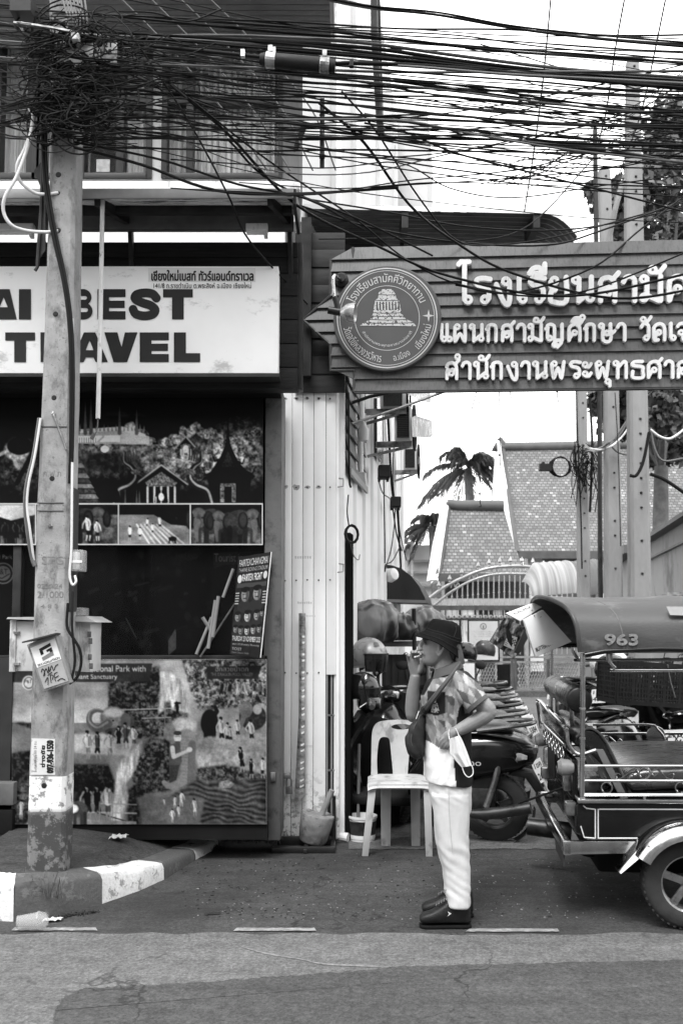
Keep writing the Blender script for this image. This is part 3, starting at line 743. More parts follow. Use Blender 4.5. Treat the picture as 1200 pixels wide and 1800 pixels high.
for k in range(5):
    pts += [(xr + .013 * k, yy + .075 * k), (xr + .013 * k + .016, yy + .075 * k + .012), (xr + .013 * k + .016, yy + .075 * k + .042), (xr + .013 * k + .004, yy + .075 * k + .055)]
m.prism([(x, y, .03) for x, y in pts] + [(pts[-1][0] - .05, pts[-1][1], .03), (pts[0][0] - .02, pts[0][1] + .02, .03)], (0, 0, zt - .05)).build('ribbed_edge', WSH, sh)
nails = MB(); chips = MB()
for v in (700, 856, 1020, 1183):
    for i, u in enumerate((501, 520.5, 540, 560, 580)):
        if i == 4 and v == 1183: continue
        nails.ball(P(u, v + rnd.uniform(-1, 1), 7.048), .006, 5)
        if v in (700, 856) and i < 4:
            c = P(u, v - 1, 7.0492); k = 9; r0 = rnd.uniform(.012, .028); ph = rnd.uniform(0, 6)
            chips.add([c + Vector((math.cos(6.283 * q / k) * r0 * rnd.uniform(.6, 1.3), 0, math.sin(6.283 * q / k) * r0 * .8 * rnd.uniform(.5, 1.2) - .006)) for q in range(k)], [tuple(range(k))])
nails.build('nail', INK, sh); chips.build('paint_chip', gm('bare grey', .38, .8, var=.3, s=30), sh)
mb = MB()
for (u, v, w, hh) in ((533, 980, 30, 5), (536, 1060, 26, 4), (545, 1083, 20, 3), (540, 1312, 18, 5)):
    for q in range(7): mb.add([P(u - w / 2 + w * q / 7, v - hh / 2 + rnd.uniform(-1, 1), 7.0492), P(u - w / 2 + w * (q + .7) / 7, v - hh / 2, 7.0492), P(u - w / 2 + w * (q + .6) / 7, v + hh / 2, 7.0492), P(u - w / 2 + w * (q + .1) / 7, v + hh / 2 - 1, 7.0492)], [(0, 1, 2, 3)])
mb.build('scraped_mark', gm('scraped mark', .55, .8, var=.2, s=30), sh)
for v in (856, 1006):
    h = MB().tube([P(594, v, 7.04), P(603, v - 1, 7.0), P(603.5, v - 14, 7.0), P(596, v - 15, 7.04)], .006, 6); h.build('pull_handle', STL, sh)
hs = MB(); hs.pbox(483, 1360, 510, 1369, 6.97, 7.01); hs.pbox(475, 1358, 484, 1374, 6.6, 6.625); hs.build('hasp', STL, sh, bev=.003)
pl = thing('padlock', 'small padlock hanging from the hasp on the shutter column', 'padlock', tuple(P(508, 1396, 6.98)))
MB().pbox(502, 1383, 514, 1396, 6.965, 6.995).build('lock_body', gm('lock steel', .2, .45, .6, var=.3, s=30), pl, bev=.004)
MB().tube([P(504, 1384, 6.98), P(504, 1371, 6.98), P(508, 1366, 6.98), P(512, 1371, 6.98), P(512, 1384, 6.98)], .006, 8, 3).build('shackle', STL, pl)
# narrow strip banner hanging on the shutter
ban = thing('strip_banner', 'narrow curling strip banner with printed lines hanging on the white shutter', 'banner', tuple(P(530, 1080, 7.0)))
def banf(a_, b_):
    v = 1078 + 322 * b_; uL = 522.5 + (2.5 if b_ < .1 else 2.5) - 8 * max(0, b_ - .55) / .45; uR = 537 - 1 * b_
    v2 = v + (12 * (1 - a_) if b_ > .96 else 0) * 1
    p = P(uL + (uR - uL) * a_, v2 + (8 * b_ * (1 - a_)), 7.0); p.y += .05 * math.sin(a_ * 3.1) * -.6 + .02 * math.sin(b_ * 7); return p
t = NT('strip print'); co = t.coord(); n = t.noise(14, t.coord((1, 1, 2.2)), 5, .7); t.base(t.ramp(n, .35, .65, .05, .34)); t.b.inputs['Roughness'].default_value = .35; SPR = t.m
MB().grid(banf, 6, 40).build('banner_cloth', SPR, ban, smooth=80, solid=.0015)
mb = MB()
for k in range(26):
    b_ = .12 + .84 * k / 26
    if k % 3 == 2: continue
    q = [banf(.5, b_), banf(.9, b_ + .002), banf(.88, b_ + .012), banf(.52, b_ + .011)]; mb.add([p + Vector((0, -.004, 0)) for p in q], [(0, 1, 2, 3)])
mb.build('lettering', WHT, ban)
# steel channel frame and the concrete-filled bucket on it
fr = thing('channel_iron', 'low black steel channel frame lying at the foot of the white shutter', 'frame', (P(535, 1500, 6.65).x, 6.75, 0))
fa, fb = G(478, 1499), G(589, 1499); f2 = G(484, 1476); f3 = G(590, 1476)
m = MB(); m.box(((fa.x + fb.x) / 2, fa.y, .02), (fb.x - fa.x, .045, .04)); m.box((fa.x + .01, (fa.y + 7.0) / 2, .02), (.03, 7.0 - fa.y - .05, .04)); m.box((fb.x - .015, (fa.y + 7.0) / 2, .02), (.03, 7.0 - fa.y - .05, .04))
m.box(((fa.x + fb.x) / 2, 7.0, .03), (fb.x - fa.x, .03, .06)); m.box((P(536, 1490, 6.7).x, 6.85, .015), (.025, .25, .03))
m.build('channel', BLK, fr, bev=.004)
MB().pbox(584, 1400, 590, 1497, 6.98, 7.02).build('upright', BLK, fr)
MCON = gm('mortar concrete', .2, .9, var=.4, s=9, bump=.8, bs=22, dirt=(.09, .35, 14, (1, 1, 1)))
bk = thing('concrete_block', 'bucket shaped concrete block with a stub of pipe standing out of it', 'block', tuple(G(549, 1490)))
c = G(549, 1487); c.z = .03; axv = (Vector((.2, -.06, 1))).normalized()
MB().lathe([(0, 0), (.088, .0), (.098, .012), (.108, .1), (.118, .185), (.112, .195), (.09, .188), (0, .19)], c + Vector((.0, 0, 0)), axv, 26).build('block', MCON, bk, smooth=50)
MB().tube([c + axv * .16 + Vector((.02, 0, 0)), c + axv * .36 + Vector((.065, 0, 0))], .02, 10).build('pipe_stub', gm('old pvc pipe', .22, .6, var=.3, s=12), bk)
tag(MB().tube([G(590, 1478) + Vector((0, 0, .035)), G(612, 1480) + Vector((0, 0, .03))], .032, 12).build('white_roll', WHT), 'short white plaster roll on the ground right of the steel frame', 'roll')

# ---- white side wall running back along the alley
WA, WD = Vector((.02, 7.1, 0)), Vector((.136, .9907, 0)); WNV = Vector((.9907, -.136, 0))
def W(u, v, off=0.0): return RP(u, v, WA + WNV * off, WNV)
def Wp(s, z, off=0.0): return WA + WD * s + WNV * off + Vector((0, 0, z))
wb = thing('white_building', 'white ribbed side wall of the building along the alley', 'building', tuple(WA + WD * 2.5))
def m_ribwall(name, v):
    t = NT(name); co = t.coord(); s = t.noise(5, t.coord((3, 3, .15)), 6, .7); n = t.noise(1.4, co)
    x = t.ramp(n, .3, .7, v * .93, v * 1.05); x = t.mix(t.ramp(s, .58, .75, 0, .35), x, .28); t.base(x); t.b.inputs['Roughness'].default_value = .55; return t.m
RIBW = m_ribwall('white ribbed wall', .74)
m = MB(); L = 5.25; pts = []
s_ = 0
while s_ < L:
    pts += [(s_, 0), (s_ + .5, 0), (s_ + .52, .025), (s_ + .56, .025), (s_ + .58, 0)]; s_ += .62
pts.append((L, 0))
q = [Wp(a_, 0, b_) for a_, b_ in pts]; q += [Wp(L, 0, -3), Wp(0, 0, -3.2)]
m.prism(q, (0, 0, 4.2)).build('lower_wall', RIBW, wb)
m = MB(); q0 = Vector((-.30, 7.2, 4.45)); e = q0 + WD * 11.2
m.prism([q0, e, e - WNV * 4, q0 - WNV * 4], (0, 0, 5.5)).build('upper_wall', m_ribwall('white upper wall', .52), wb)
ptn = MB()
for s_ in (1.5, 3.0, 5.6, 8.2):
    c = q0 + WD * s_; ptn.prism([c, c + WNV * .05, c + WNV * .05 + WD * .35, c + WD * .35], (0, 0, 5.4))
ptn.build('pilaster', WHT, wb)
e2 = q0 + WD * 11.2 + Vector((0, 0, 2.1)); MB().prism([e2 - WD * 2.2, e2 - WD * 2.2 + WNV * .5, e2 + WNV * .5, e2], (0, 0, 3.6)).build('stair_tower', gm('pale grey render', .5, .8, var=.1, s=2), wb)
MB().tube([P(657, -60, 7.9), P(658, 60, 7.9), P(667, 210, 8.0), P(670, 240, 8.05)], .03, 8).tube([P(664, -60, 7.9), P(672, 240, 8.05)], .012, 6).build('downpipe', DKM, wb)
# siding of dark lapped boards on the near end of the wall
SID = gm('dark lapped boards', .12, .6, var=.3, s=5, st=(1, 1, 6), dirt=(.06, .3, 4, (1, 1, 1)))
m = MB(); sa, sb = .05, W(656, 800).y * 0 + 1.12
zlo = W(604, 818, .03).z
for k in range(12):
    z = zlo + .03 + k * .125
    m.prism([Wp(sa, z, .035), Wp(sb, z, .035), Wp(sb, z + .13, .014), Wp(sa, z + .13, .014)], WNV * -.012)
m.build('siding', SID, wb)
MB().prism([Wp(sa, zlo - .02, .028), Wp(sb, zlo - .02, .028), Wp(sb, zlo + .03, .028), Wp(sa, zlo + .03, .028)], WNV * .02).build('siding_trim', GRY, wb)
m = MB()
for k in range(9):
    z = 3.36 + k * .13; m.box((P(562, 650, 7.0).x, 7.03 - .01 * (k % 2), z - .12), (.36, .03, .128))
m.build('front_siding', gm('dark front boards', .04, .6, var=.35, s=5, st=(1, 1, 6), spec=.2), wb, bev=.003)
MB().box((P(538, 600, 6.96).x, 6.97, 3.85), (.07, .07, 1.15)).build('dark_post', DKM, wb)
dz = W(606, 935, .01).z
MB().prism([Wp(.02, .02, .01), Wp(.2, .02, .01), Wp(.2, dz, .01), Wp(.02, dz, .01)], WNV * .03).build('door', gm('door gap black', .008, .9, spec=0), wb)  # black strip standing in for the dark of the door gap
# window band above the alley
m = MB(); m.prism([W(657, 700, .02), W(666, 700, .02), W(666, 812, .02), W(657, 798, .02)], WNV * .03); m.build('side_window', gm('side window dark', .03, .2, var=.3), wb)
m = MB(); m.prism([W(668, 700, .02), W(677, 700, .02), W(677, 822, .02), W(668, 815, .02)], WNV * .03); m.build('side_window', gm('side window pale', .42, .3, var=.3), wb)
MB().tube([W(636, 690, .06), W(636, 760, .06), W(633, 775, .06), W(634, 830, .06)], .02, 8).build('drain_pipe', WHT, wb)
bt = thing('white_bottle', 'small white plastic bottle tied to the pipe on the side wall', 'bottle', tuple(W(638, 776, .1)))
b0 = W(638.5, 775, .1); MB().lathe([(0, 0), (.035, .0), (.042, .02), (.042, .09), (.02, .12), (.02, .14), (0, .14)], b0, (0, 0, 1), 16).build('bottle_body', WHT, bt, smooth=True)
# air conditioners
def aircon(u, v, off, s0, label, w=.3, h=.55, d=.78):
    c = W(u, v, off); t_ = thing('air_conditioner', label, 'air conditioner', tuple(c), 'air conditioners on the side wall')
    rot = Matrix((WNV, WD, Vector((0, 0, 1)))).transposed()
    MB().box(c + WD * d / 2, (w, d, h), rot).build('casing', gm('aircon white', .6, .45, var=.1, s=5), t_, bev=.015)
    g = MB(); g.box(c - WD * .006, (w * .72, .012, h * .84), rot)
    g.build('coil_grille', gm('aircon coil', .014, .5, .2, var=.3, s=40), t_)
    g = MB()
    for k in range(16): g.box(c - WD * .016 + Vector((0, 0, h * .4 - h * .8 * k / 15)), (w * .72, .005, .004), rot)
    g.build('grille_bar', gm('grille grey', .05, .5), t_)
    b = MB()
    for q in (.05,):
        b.box(c + WD * q + WNV * (-off * .25) + Vector((0, 0, -h / 2 - .022)), (off * .5 + w, .03, .05), rot)
        b.bar(c + WD * q - WNV * (off - .02) + Vector((0, 0, -h / 2 - .12)), c + WD * q + WNV * .05 + Vector((0, 0, -h / 2 - .045)), .022, .022)
    b.build('bracket', STL, t_)
    f_ = MB(); f_.lathe([(.2, 0), (.2, .02), (.17, .02)], c + WD * d * .55 + WNV * (w / 2), WNV, 20); f_.build('fan_ring', BLKM, t_)
    return t_
aircon(708, 744, .33, 0, 'upper air conditioner with a tall dark grille on the side wall', .145, .295, .4)
aircon(720, 806, .2, 0, 'lower air conditioner farther along the side wall', .15, .25, .4)
aircon(690, 700, .25, 0, 'air conditioner half hidden behind the bottom of the school sign', w=.22, h=.16, d=.4)
# bent tin hoods over windows
for (pp, lb) in ((((723, 734), (755, 742), (757, 769), (724, 768)), 'bent tin window hood beside the upper air conditioner'), (((712, 690), (752, 690), (753, 708), (735, 704)), 'bent tin window hood just under the school sign')):
    h_ = tag(MB().prism([W(u, v, .45) for u, v in pp], WD * .5 + Vector((0, 0, .12))).build('window_hood', gm('tin sheet', .22, .3, .7, var=.5, s=7)), lb, 'hood', 'tin hoods on the side wall')
for (u0, v0, u1, v1, lb) in ((664, 819, 685, 842, 'black floodlight box on the side wall, the nearer of two'), (685.5, 874, 704, 893, 'black floodlight box on the side wall, the lower one by the cables')):
    f_ = thing('floodlight', lb, 'light', tuple(W((u0 + u1) / 2, v1, .12)), 'black floodlights on the side wall')
    c = W((u0 + u1) / 2, (v0 + v1) / 2, .14); sz = (u1 - u0) / F * c.y; sv = (v1 - v0) / F * c.y
    MB().box(c, (sz, .16, sv)).build('lamp_case', BLKM, f_, bev=.012)
    MB().box(c + Vector((0, -.085, 0)), (sz * .84, .01, sv * .8)).build('lamp_lens', gm('lamp lens', .03, .12), f_); MB().box(c + Vector((-sz * .4, .02, -sv * .55)), (.02, .05, .03)).box(c + Vector((sz * .3, .02, -sv * .55)), (.02, .05, .03)).build('foot', BLKM, f_)
# cables hanging on the side wall, and the hung coil
def cab(name, label, pts, r, mat, group=None, n=7, sm=5, parent=None):
    o = MB().tube(pts, r, n, sm).build(name, mat, parent, smooth=60, recalc=False)
    if label: tag(o, label, 'cable', group)
    return o
for i, (pts, r) in enumerate(((((680, 700), (683, 760), (686, 820), (690, 870), (698, 900), (702, 960), (704, 1000), (700, 1010)), .012), (((692, 780), (690, 840), (694, 900), (688, 960), (680, 990), (676, 1005)), .006), (((674, 842), (675, 900), (676, 960), (676, 990)), .006), (((700, 893), (702, 930), (708, 962), (714, 985)), .006), (((664, 840), (672, 866), (682, 874), (688, 880)), .005), (((703, 960), (690, 985), (678, 992), (676, 1003)), .006), (((690, 893), (697, 940), (706, 968)), .008))):
    cab('wall_cable', ['thickest dark cable running down the side wall past both floodlights', 'thin cable bowing left from the lower floodlight to the black door canopy', 'straight thin cable below the nearer floodlight', 'cable end hanging loose right of the side wall corner', 'short loop of cable between the two floodlights', 'thin cable slanting down to the black door canopy', 'cable bundle hanging below the lower floodlight'][i], [W(u, v, .07 + .01 * i) for u, v in pts], r, CABLE, 'cables on the side wall')
cab('wall_cable', 'thin dark cable hanging down the lapped dark boards', [W(612, 690, .06), W(612.5, 730, .06), W(613, 800, .06), W(614, 845, .05), W(616, 856, .05)], .008, CABLE, 'cables on the side wall')
cab('wall_cable', 'fine cable falling from the lapped boards to the hung coil', [W(612, 870, .03), W(610, 900, .03), W(613, 925, .04)], .005, CABLE, 'cables on the side wall')
cc = W(617, 939, .09)
cm = MB()
for k in range(9):
    r0 = .055 + .004 * rnd.random(); cm.tube([cc + WD * (.006 * (k % 3) - .006) * 1 + Vector((math.cos(q * .5236) * r0 * .75 + .001 * k, math.cos(q * .5236) * .02, math.sin(q * .5236) * (r0 + .003 * (k // 3)))) for q in range(12)], .0055, 6, closed=True)
tag(cm.build('cable_coil', CABLE, smooth=60), 'black coil of cable hung on the side wall', 'cable coil')
cab('wall_cable', 'thin tail of cable drooping under the hung coil', [W(616, 951, .06), W(618, 965, .06), W(622, 978, .06), W(630, 984, .04), W(632, 975, .03)], .004, CABLEG, 'cables on the side wall')
cab('steel_strut', None, [P(618, 745, 7.3), P(700, 718, 7.5), P(790, 685, 7.6)], .011, STL, sm=0)
tag(bpy.data.objects['steel_strut'], 'grey steel strut sloping up from the side wall under the school sign', 'strut')
cab('sign_strut', None, [P(613, 710, 7.28), P(650, 697, 7.3), P(690, 689, 7.32)], .013, DKM, sm=0); tag(bpy.data.objects['sign_strut'], 'dark steel strut holding the bottom of the school sign', 'strut')
MB().box(P(610, 700, 7.26), (.02, .03, .34)).build('strut_plate', DKM, bpy.data.objects['sign_strut'])
# insulator rack on the building corner under the upper windows
rk = thing('insulator_rack', 'dark vertical insulator rack bolted to the white wall at upstairs level', 'bracket', tuple(P(566, 290, 7.05)))
MB().pbox(562, 172, 570, 292, 7.04, 7.07).build('rack_bar', DKM, rk, bev=.003)
for v in (205, 242, 275): MB().lathe([(.012, 0), (.022, .008), (.014, .02), (.022, .032), (.012, .04)], P(566, v, 7.0) + Vector((0, 0, -.02)), (0, 0, 1), 12).ball(P(566, v, 7.02), .014, 5).build('insulator', BLKM, rk)
cab('service_pipe', None, [P(507, 330, 7.02), P(513, 290, 7.0), P(524, 250, 6.95), P(537, 215, 6.9)], .022, DKM); tag(bpy.data.objects['service_pipe'], 'dark bent service pipe rising from the awning to the cables', 'pipe')
# black barrel canopy over a side door
dc = thing('door_canopy', 'black rounded canopy over a side door in the alley', 'canopy', tuple(W(690, 1058, .3)))
m = MB(); prof = [(676, 992), (690, 994), (706, 1000), (722, 1012), (736, 1030), (746, 1050), (748, 1059), (677, 1057)]
m.prism([W(u, v, 0) if False else P(u, v, 10.4) for u, v in prof], (.2, 1.5, 0)).build('canopy_cloth', gm('black canvas', .014, .6, var=.4, s=6), dc)
MB().prism([P(u, v, 10.38) for u, v in ((676, 1053), (748, 1055), (748, 1060), (676, 1058))], (0, .03, 0)).build('canopy_rim', GRY, dc)
MB().lathe([(.0, 0), (.06, .0), (.075, .03), (.06, .1), (0, .12)], P(681, 1013, 10.2), (.6, -.6, .2), 14).build('wall_lamp', WHT, dc, smooth=True)

# ================================================================== ribbed roof over the gateway
DKS = gm('dark ribbed sheet', .075, .45, .3, var=.3, s=3, st=(1, 6, 1), dirt=(.03, .4, 4, (1, 5, 1)))
rf = thing('gateway_roof', 'dark ribbed metal roof with a curled right end over the gateway', 'roof', (P(760, 400, 7.3).x, 7.9, P(760, 400, 7.3).z))
zr = P(700, 366, 7.35).z; xa, xb = P(513, 360, 7.35).x, P(1013, 392, 7.35).x
def rff(a_, b_):
    x = xa + (xb - xa) * a_; y = 7.35 + 2.6 * b_; k = (b_ * 26) % 1; rib = .014 * (1 - abs(2 * k - 1))
    drop = 0.05 * a_
    t_ = max(0, (x - (xb - .26)) / .26); drop += .17 * t_ ** 2.2
    return (x, y, zr + .16 * b_ - rib - drop)
m = MB(); nu, nv = 44, 208; m.grid(rff, nu, nv); m.build('roof_sheet', DKS, rf, solid=.003)
m = MB()
for i in range(nu):
    a0, a1 = i / nu, (i + 1) / nu; p, q = Vector(rff(a0, 0)), Vector(rff(a1, 0)); m.add([p + Vector((0, -.006, .03)), q + Vector((0, -.006, .03)), q + Vector((0, -.006, -.004)), p + Vector((0, -.006, -.004))], [(0, 1, 2, 3)])
m.build('white_edge', gm('bright edge', .8, .4, var=.05), rf, solid=.006, recalc=True)
for u in (705, 923):
    p = P(u, 400, 7.8); MB().box((p.x, 7.5, zr - .09), (.05, .3, .12)).box((p.x, 7.75, zr - .12), (.03, .05, .25)).build('hanger', DKM, rf)
m = MB()  # inner lapped sheets seen below the roof at the left
for k in range(9):
    p, q = P(538, 388 + k * 9, 7.9), P(622, 392 + k * 9.6, 8.2); m.add([p, q, q + Vector((0, .02, -.055)), p + Vector((0, .02, -.055))], [(0, 1, 2, 3)])
MB().box(((P(580, 430, 8.0)).x, 8.25, 4.62), (.9, .03, .9)).build('gable_sheet', DKS, rf)
m.build('lapped_sheet', DKS, rf, solid=.008)
# ================================================================== school sign
SO = P(620, 560, 6.87); SX = Vector((1, -.075, 0)).normalized(); SN = Vector((.075, 1, 0)).normalized()
def S(u, v, off=0.0): return RP(u, v, SO - SN * off, SN)
ss = thing('school_sign', 'long plank school name sign with white raised Thai letters and round emblem', 'sign', tuple(S(900, 690)))
def m_plank():
    t = NT('weathered sign planks'); co = t.coord(); s = t.noise(8, t.coord((9, 9, .8)), 6, .7); n = t.noise(3.2, co, 5); n2 = t.noise(2, t.coord((3, 3, 1), loc=(4, 0, 0)), 6, .7)
    x = t.ramp(n, .3, .7, .06, .11); x = t.mix(t.ramp(s, .48, .7, 0, .75), x, .03); x = t.mix(t.ramp(n2, .6, .7, 0, .4), x, .17)
    t.base(x); t.l(t.ramp(n, .3, .7, .35, .6), t.b.inputs['Roughness']); t.bump(s, .12, .01); return t.m
PLK = m_plank()
def left_edge(v):
    if v < 455: return 620
    if v < 518: return 581
    if v < 606:
        return 533 + 48 * abs(v - 562) / 44
    if v < 652: return 581
    return 622
m = MB(); rows = [435 + 21.1 * k for k in range(13)]
for k in range(12):
    v0, v1 = rows[k], rows[k + 1]
    slope = lambda u, v: v - (u - 620) * (.0235 * (1 - (v - 435) / 253) + .0135 * ((v - 435) / 253)) * (1 if v < 560 else 1)
    uL0, uL1 = left_edge(v0 + 1), left_edge(v1 - 1); uR = 1420
    q = [S(uL0, slope(uL0, v0), .005), S(uR, slope(uR, v0), .005), S(uR, slope(uR, v1) - .8, .024), S(uL1, slope(uL1, v1) - .8, .024)]
    m.prism(q, SN * .02)
m.build('plank_panel', PLK, ss)
m = MB(); bo = [(620, 435), (620, 456), (581, 457), (581, 520), (533, 562), (581, 606), (581, 651), (622, 651), (622, 689)]
m.tube([S(u, v, .012) for u, v in bo], .012, 6).tube([S(622, 690, .01), S(1420, 690 - 800 * .0135, .01)], .012, 6).build('edge_trim', gm('sign edge dark', .05, .5, var=.3), ss)
MB().prism([S(640, 470, -.03), S(1420, 460, -.03), S(1420, 660, -.03), S(640, 660, -.03)], SN * .05).build('sign_frame', DKM, ss)
# looped Thai letter strokes: each letter drawn on a 0..1 high line, heads as small rings
def arc(cx, cy, rx, ry, a0, a1, n=10): return [(cx + rx * math.cos(math.radians(a0 + (a1 - a0) * k / n)), cy - ry * math.sin(math.radians(a0 + (a1 - a0) * k / n))) for k in range(n + 1)]
H = .135  # head radius
TG = {
 'โ': (.46, [[(.40, -.62), (.12, -.62), (.05, -.52)], [(.25, -.60), (.25, .85)], ('o', .25 + .12, .86)]),
 'ร': (.62, [[(.10, .20), (.16, .07), (.34, .03), (.58, .07)], [(.10, .20), (.20, .32), (.44, .38), (.54, .52), (.54, .82)], ('o', .40, .86)]),
 'ง': (.66, [('o', .42, .16), [(.54, .18), (.54, .98), (.36, .98), (.10, .28)]]),
 'เ': (.34, [[(.14, .02), (.14, .84)], ('o', .26, .86)]),
 'ย': (.74, [('o', .22, .16), [(.10, .2), (.12, .40), (.26, .50), (.12, .58), (.10, .78), (.14, .97), (.62, .97), (.62, .03)]]),
 'น': (.78, [('o', .14, .14), [(.24, .10), (.24, .97)], [(.24, .97), (.58, .66)], [(.66, .03), (.66, .70)], ('o', .62, .84)]),
 'ส': (.76, [('o', .34, .66), [(.12, .97), (.12, .55), (.16, .42)], [(.10, .30), (.18, .12), (.40, .06), (.56, .2), (.60, .45), (.60, .98)], [(.22, .52), (.40, .44), (.60, .50)], [(.52, .14), (.72, -.12)]]),
 'า': (.54, [[(.06, .24), (.14, .07), (.30, .03), (.42, .14), (.44, .35), (.44, .98)]]),
 'ม': (.82, [('o', .14, .14), [(.24, .10), (.24, .84)], ('o', .14, .86), [(.24, .78), (.62, .98), (.70, .97)], [(.70, .03), (.70, .98)]]),
 'ค': (.80, [[(.10, .98), (.10, .38), (.16, .16), (.38, .04), (.60, .12), (.68, .36), (.68, .98)], ('o', .38, .54), [(.28, .58), (.16, .78), (.12, .96)]]),
 'แ': (.62, [[(.12, .02), (.12, .84)], ('o', .24, .86), [(.40, .02), (.40, .84)], ('o', .52, .86)]),
 'ผ': (.80, [('o', .24, .14), [(.12, .16), (.12, .98), (.38, .56), (.64, .98), (.64, .03)]]),
 'ก': (.70, [[(.04, .30), (.16, .28), (.12, .14), (.28, .04), (.46, .07), (.54, .25), (.54, .98)], [(.14, .30), (.14, .98)]]),
 'ญ': (1.1, [[(.04, .30), (.16, .28), (.12, .14), (.26, .04), (.42, .08), (.50, .25), (.50, .97)], [(.14, .3), (.14, .84)], ('o', .25, .85), [(.50, .97), (.90, .97), (.90, .03)], [(.52, 1.28), (.66, 1.36), (.86, 1.12)], ('o', .52, 1.22)]),
 'ศ': (.80, [[(.10, .98), (.10, .38), (.16, .16), (.38, .04), (.58, .1), (.66, .36), (.66, .98)], ('o', .38, .54), [(.28, .58), (.14, .86)], [(.56, .14), (.76, -.12)]]),
 'ษ': (.86, [('o', .14, .14), [(.24, .1), (.24, .97), (.62, .97), (.62, .03)], ('o', .44, .56), [(.54, .6), (.66, .62), (.84, .44)]]),
 'ว': (.56, [[(.08, .22), (.16, .06), (.32, .03), (.44, .16), (.46, .4), (.46, .8)], ('o', .34, .86)]),
 'ด': (.78, [[(.32, .98), (.12, .97), (.10, .38), (.16, .16), (.38, .04), (.58, .12), (.66, .36), (.66, .98)], ('o', .36, .54), [(.28, .6), (.18, .80), (.16, .96)]]),
 'จ': (.72, [[(.08, .2), (.20, .05), (.42, .04), (.56, .2), (.58, .5), (.48, .97), (.38, .97), (.36, .70)], ('o', .26, .56)]),
 'พ': (.88, [('o', .24, .14), [(.12, .14), (.12, .30), (.22, .98), (.42, .40), (.60, .98), (.72, .03)]]),
 'ะ': (.52, [('o', .14, .20), [(.18, .34), (.34, .34), (.44, .16)], ('o', .14, .74), [(.18, .88), (.34, .88), (.44, .70)]]),
 'ท': (.80, [('o', .14, .14), [(.24, .1), (.24, .98)], [(.24, .42), (.52, .06), (.64, .1), (.66, .3), (.66, .98)]]),
 'ธ': (.74, [[(.60, .04), (.24, .05), (.10, .16), (.16, .28), (.60, .36), (.62, .60), (.62, .97), (.14, .97), (.12, .62)]]),
 'ณ': (1.0, [('o', .14, .14), [(.24, .1), (.24, .97)], [(.24, .97), (.5, .1), (.6, .97), (.88, .66)], [(.9, .03), (.9, .9)]]),
 ' ': (.55, []),
}
MK = {'ี': [[(-.62, -.14), (-.10, -.14), (-.10, -.50)], [(-.62, -.14), (-.50, -.32), (-.30, -.36), (-.12, -.16)]],
      'ั': [('o', -.46, -.22), [(-.36, -.12), (-.22, -.12), (-.06, -.36)]],
      'ึ': [[(-.62, -.14), (-.10, -.14)], [(-.62, -.14), (-.50, -.30), (-.30, -.34), (-.12, -.16)], ('o', -.08, -.36)],
      'ำ': [('o', -.18, -.3)], 'ุ': [('o', -.26, 1.2), [(-.16, 1.18), (-.16, 1.46)]], '้': [('o', -.40, -.6), [(-.32, -.5), (-.1, -.7)]], '์': [('o', -.2, -.4), [(-.14, -.46), (-.02, -.62)]], 'ิ': [[(-.62, -.14), (-.10, -.14)], [(-.62, -.14), (-.46, -.34), (-.24, -.34), (-.10, -.14)]]}
def thai_row(body, u0, u1, vt, vb, vsl, stroke, seed=0):
    """body between columns u0..u1, letter tops vt and feet vb (pixels at u0); vsl = rise per pixel"""
    body = body.replace('ำ', '\u0e4dา') if False else body
    tot = 0; seq = []
    for ch in body:
        if ch in TG: seq.append((ch, tot)); tot += TG[ch][0] + .07
        elif ch == 'ำ': seq.append(('ำm', tot)); seq.append(('า', tot)); tot += TG['า'][0] + .07
        else: seq.append((ch, tot))
    hp = vb - vt; sx = (u1 - u0) / tot; rs = 2.0; pad = hp * .8
    A = Art(u0 - 4, vt - pad, u1 + 4, vb + pad * .75, rs, 0)
    for ch, x in seq:
        g = TG[ch][1] if ch in TG else MK['ำ' if ch == 'ำm' else ch]
        k = lambda q: (u0 + (x + q[0]) * sx, vt + q[1] * hp)
        for st_ in g:
            if st_[0] == 'o':
                c = k(st_[1:]); r = .125 * hp
                q = arc(c[0], c[1], r, r, 0, 360, 14); A.line(q, stroke * .72, 1)
            else:
                sm = catmull([Vector((*k(p), 0)) for p in st_], 4) if len(st_) > 3 else [Vector((*k(p), 0)) for p in st_]; A.line([(p.x, p.y) for p in sm], stroke, 1)
    return field_mesh(A.a, lambda x, y: S(A.u0 + (x - .5) / rs, A.v0 + (y - .5) / rs - (A.u0 + x / rs - u0) * vsl, .058), SN * .034)
LETT = gm('white sign letters', .74, .45, var=.06, s=6, dirt=(.45, .15, 6, (1, 1, .5)))
thai_row('โรงเรียนสามัคคีวิทยาทาน', 803, 1535, 488, 533, .012, 8.6).build('lettering', LETT, ss)
thai_row('แผนกสามัญศึกษา วัดเจดีย์หลวง'.replace('ห', 'น').replace('ล', 'ส'), 772, 1372, 570, 600, .006, 5.9).build('lettering', LETT, ss)
thai_row('สำนักงานพระพุทธศาสนา', 781, 1268, 636, 666, .006, 5.8).build('lettering', LETT, ss)
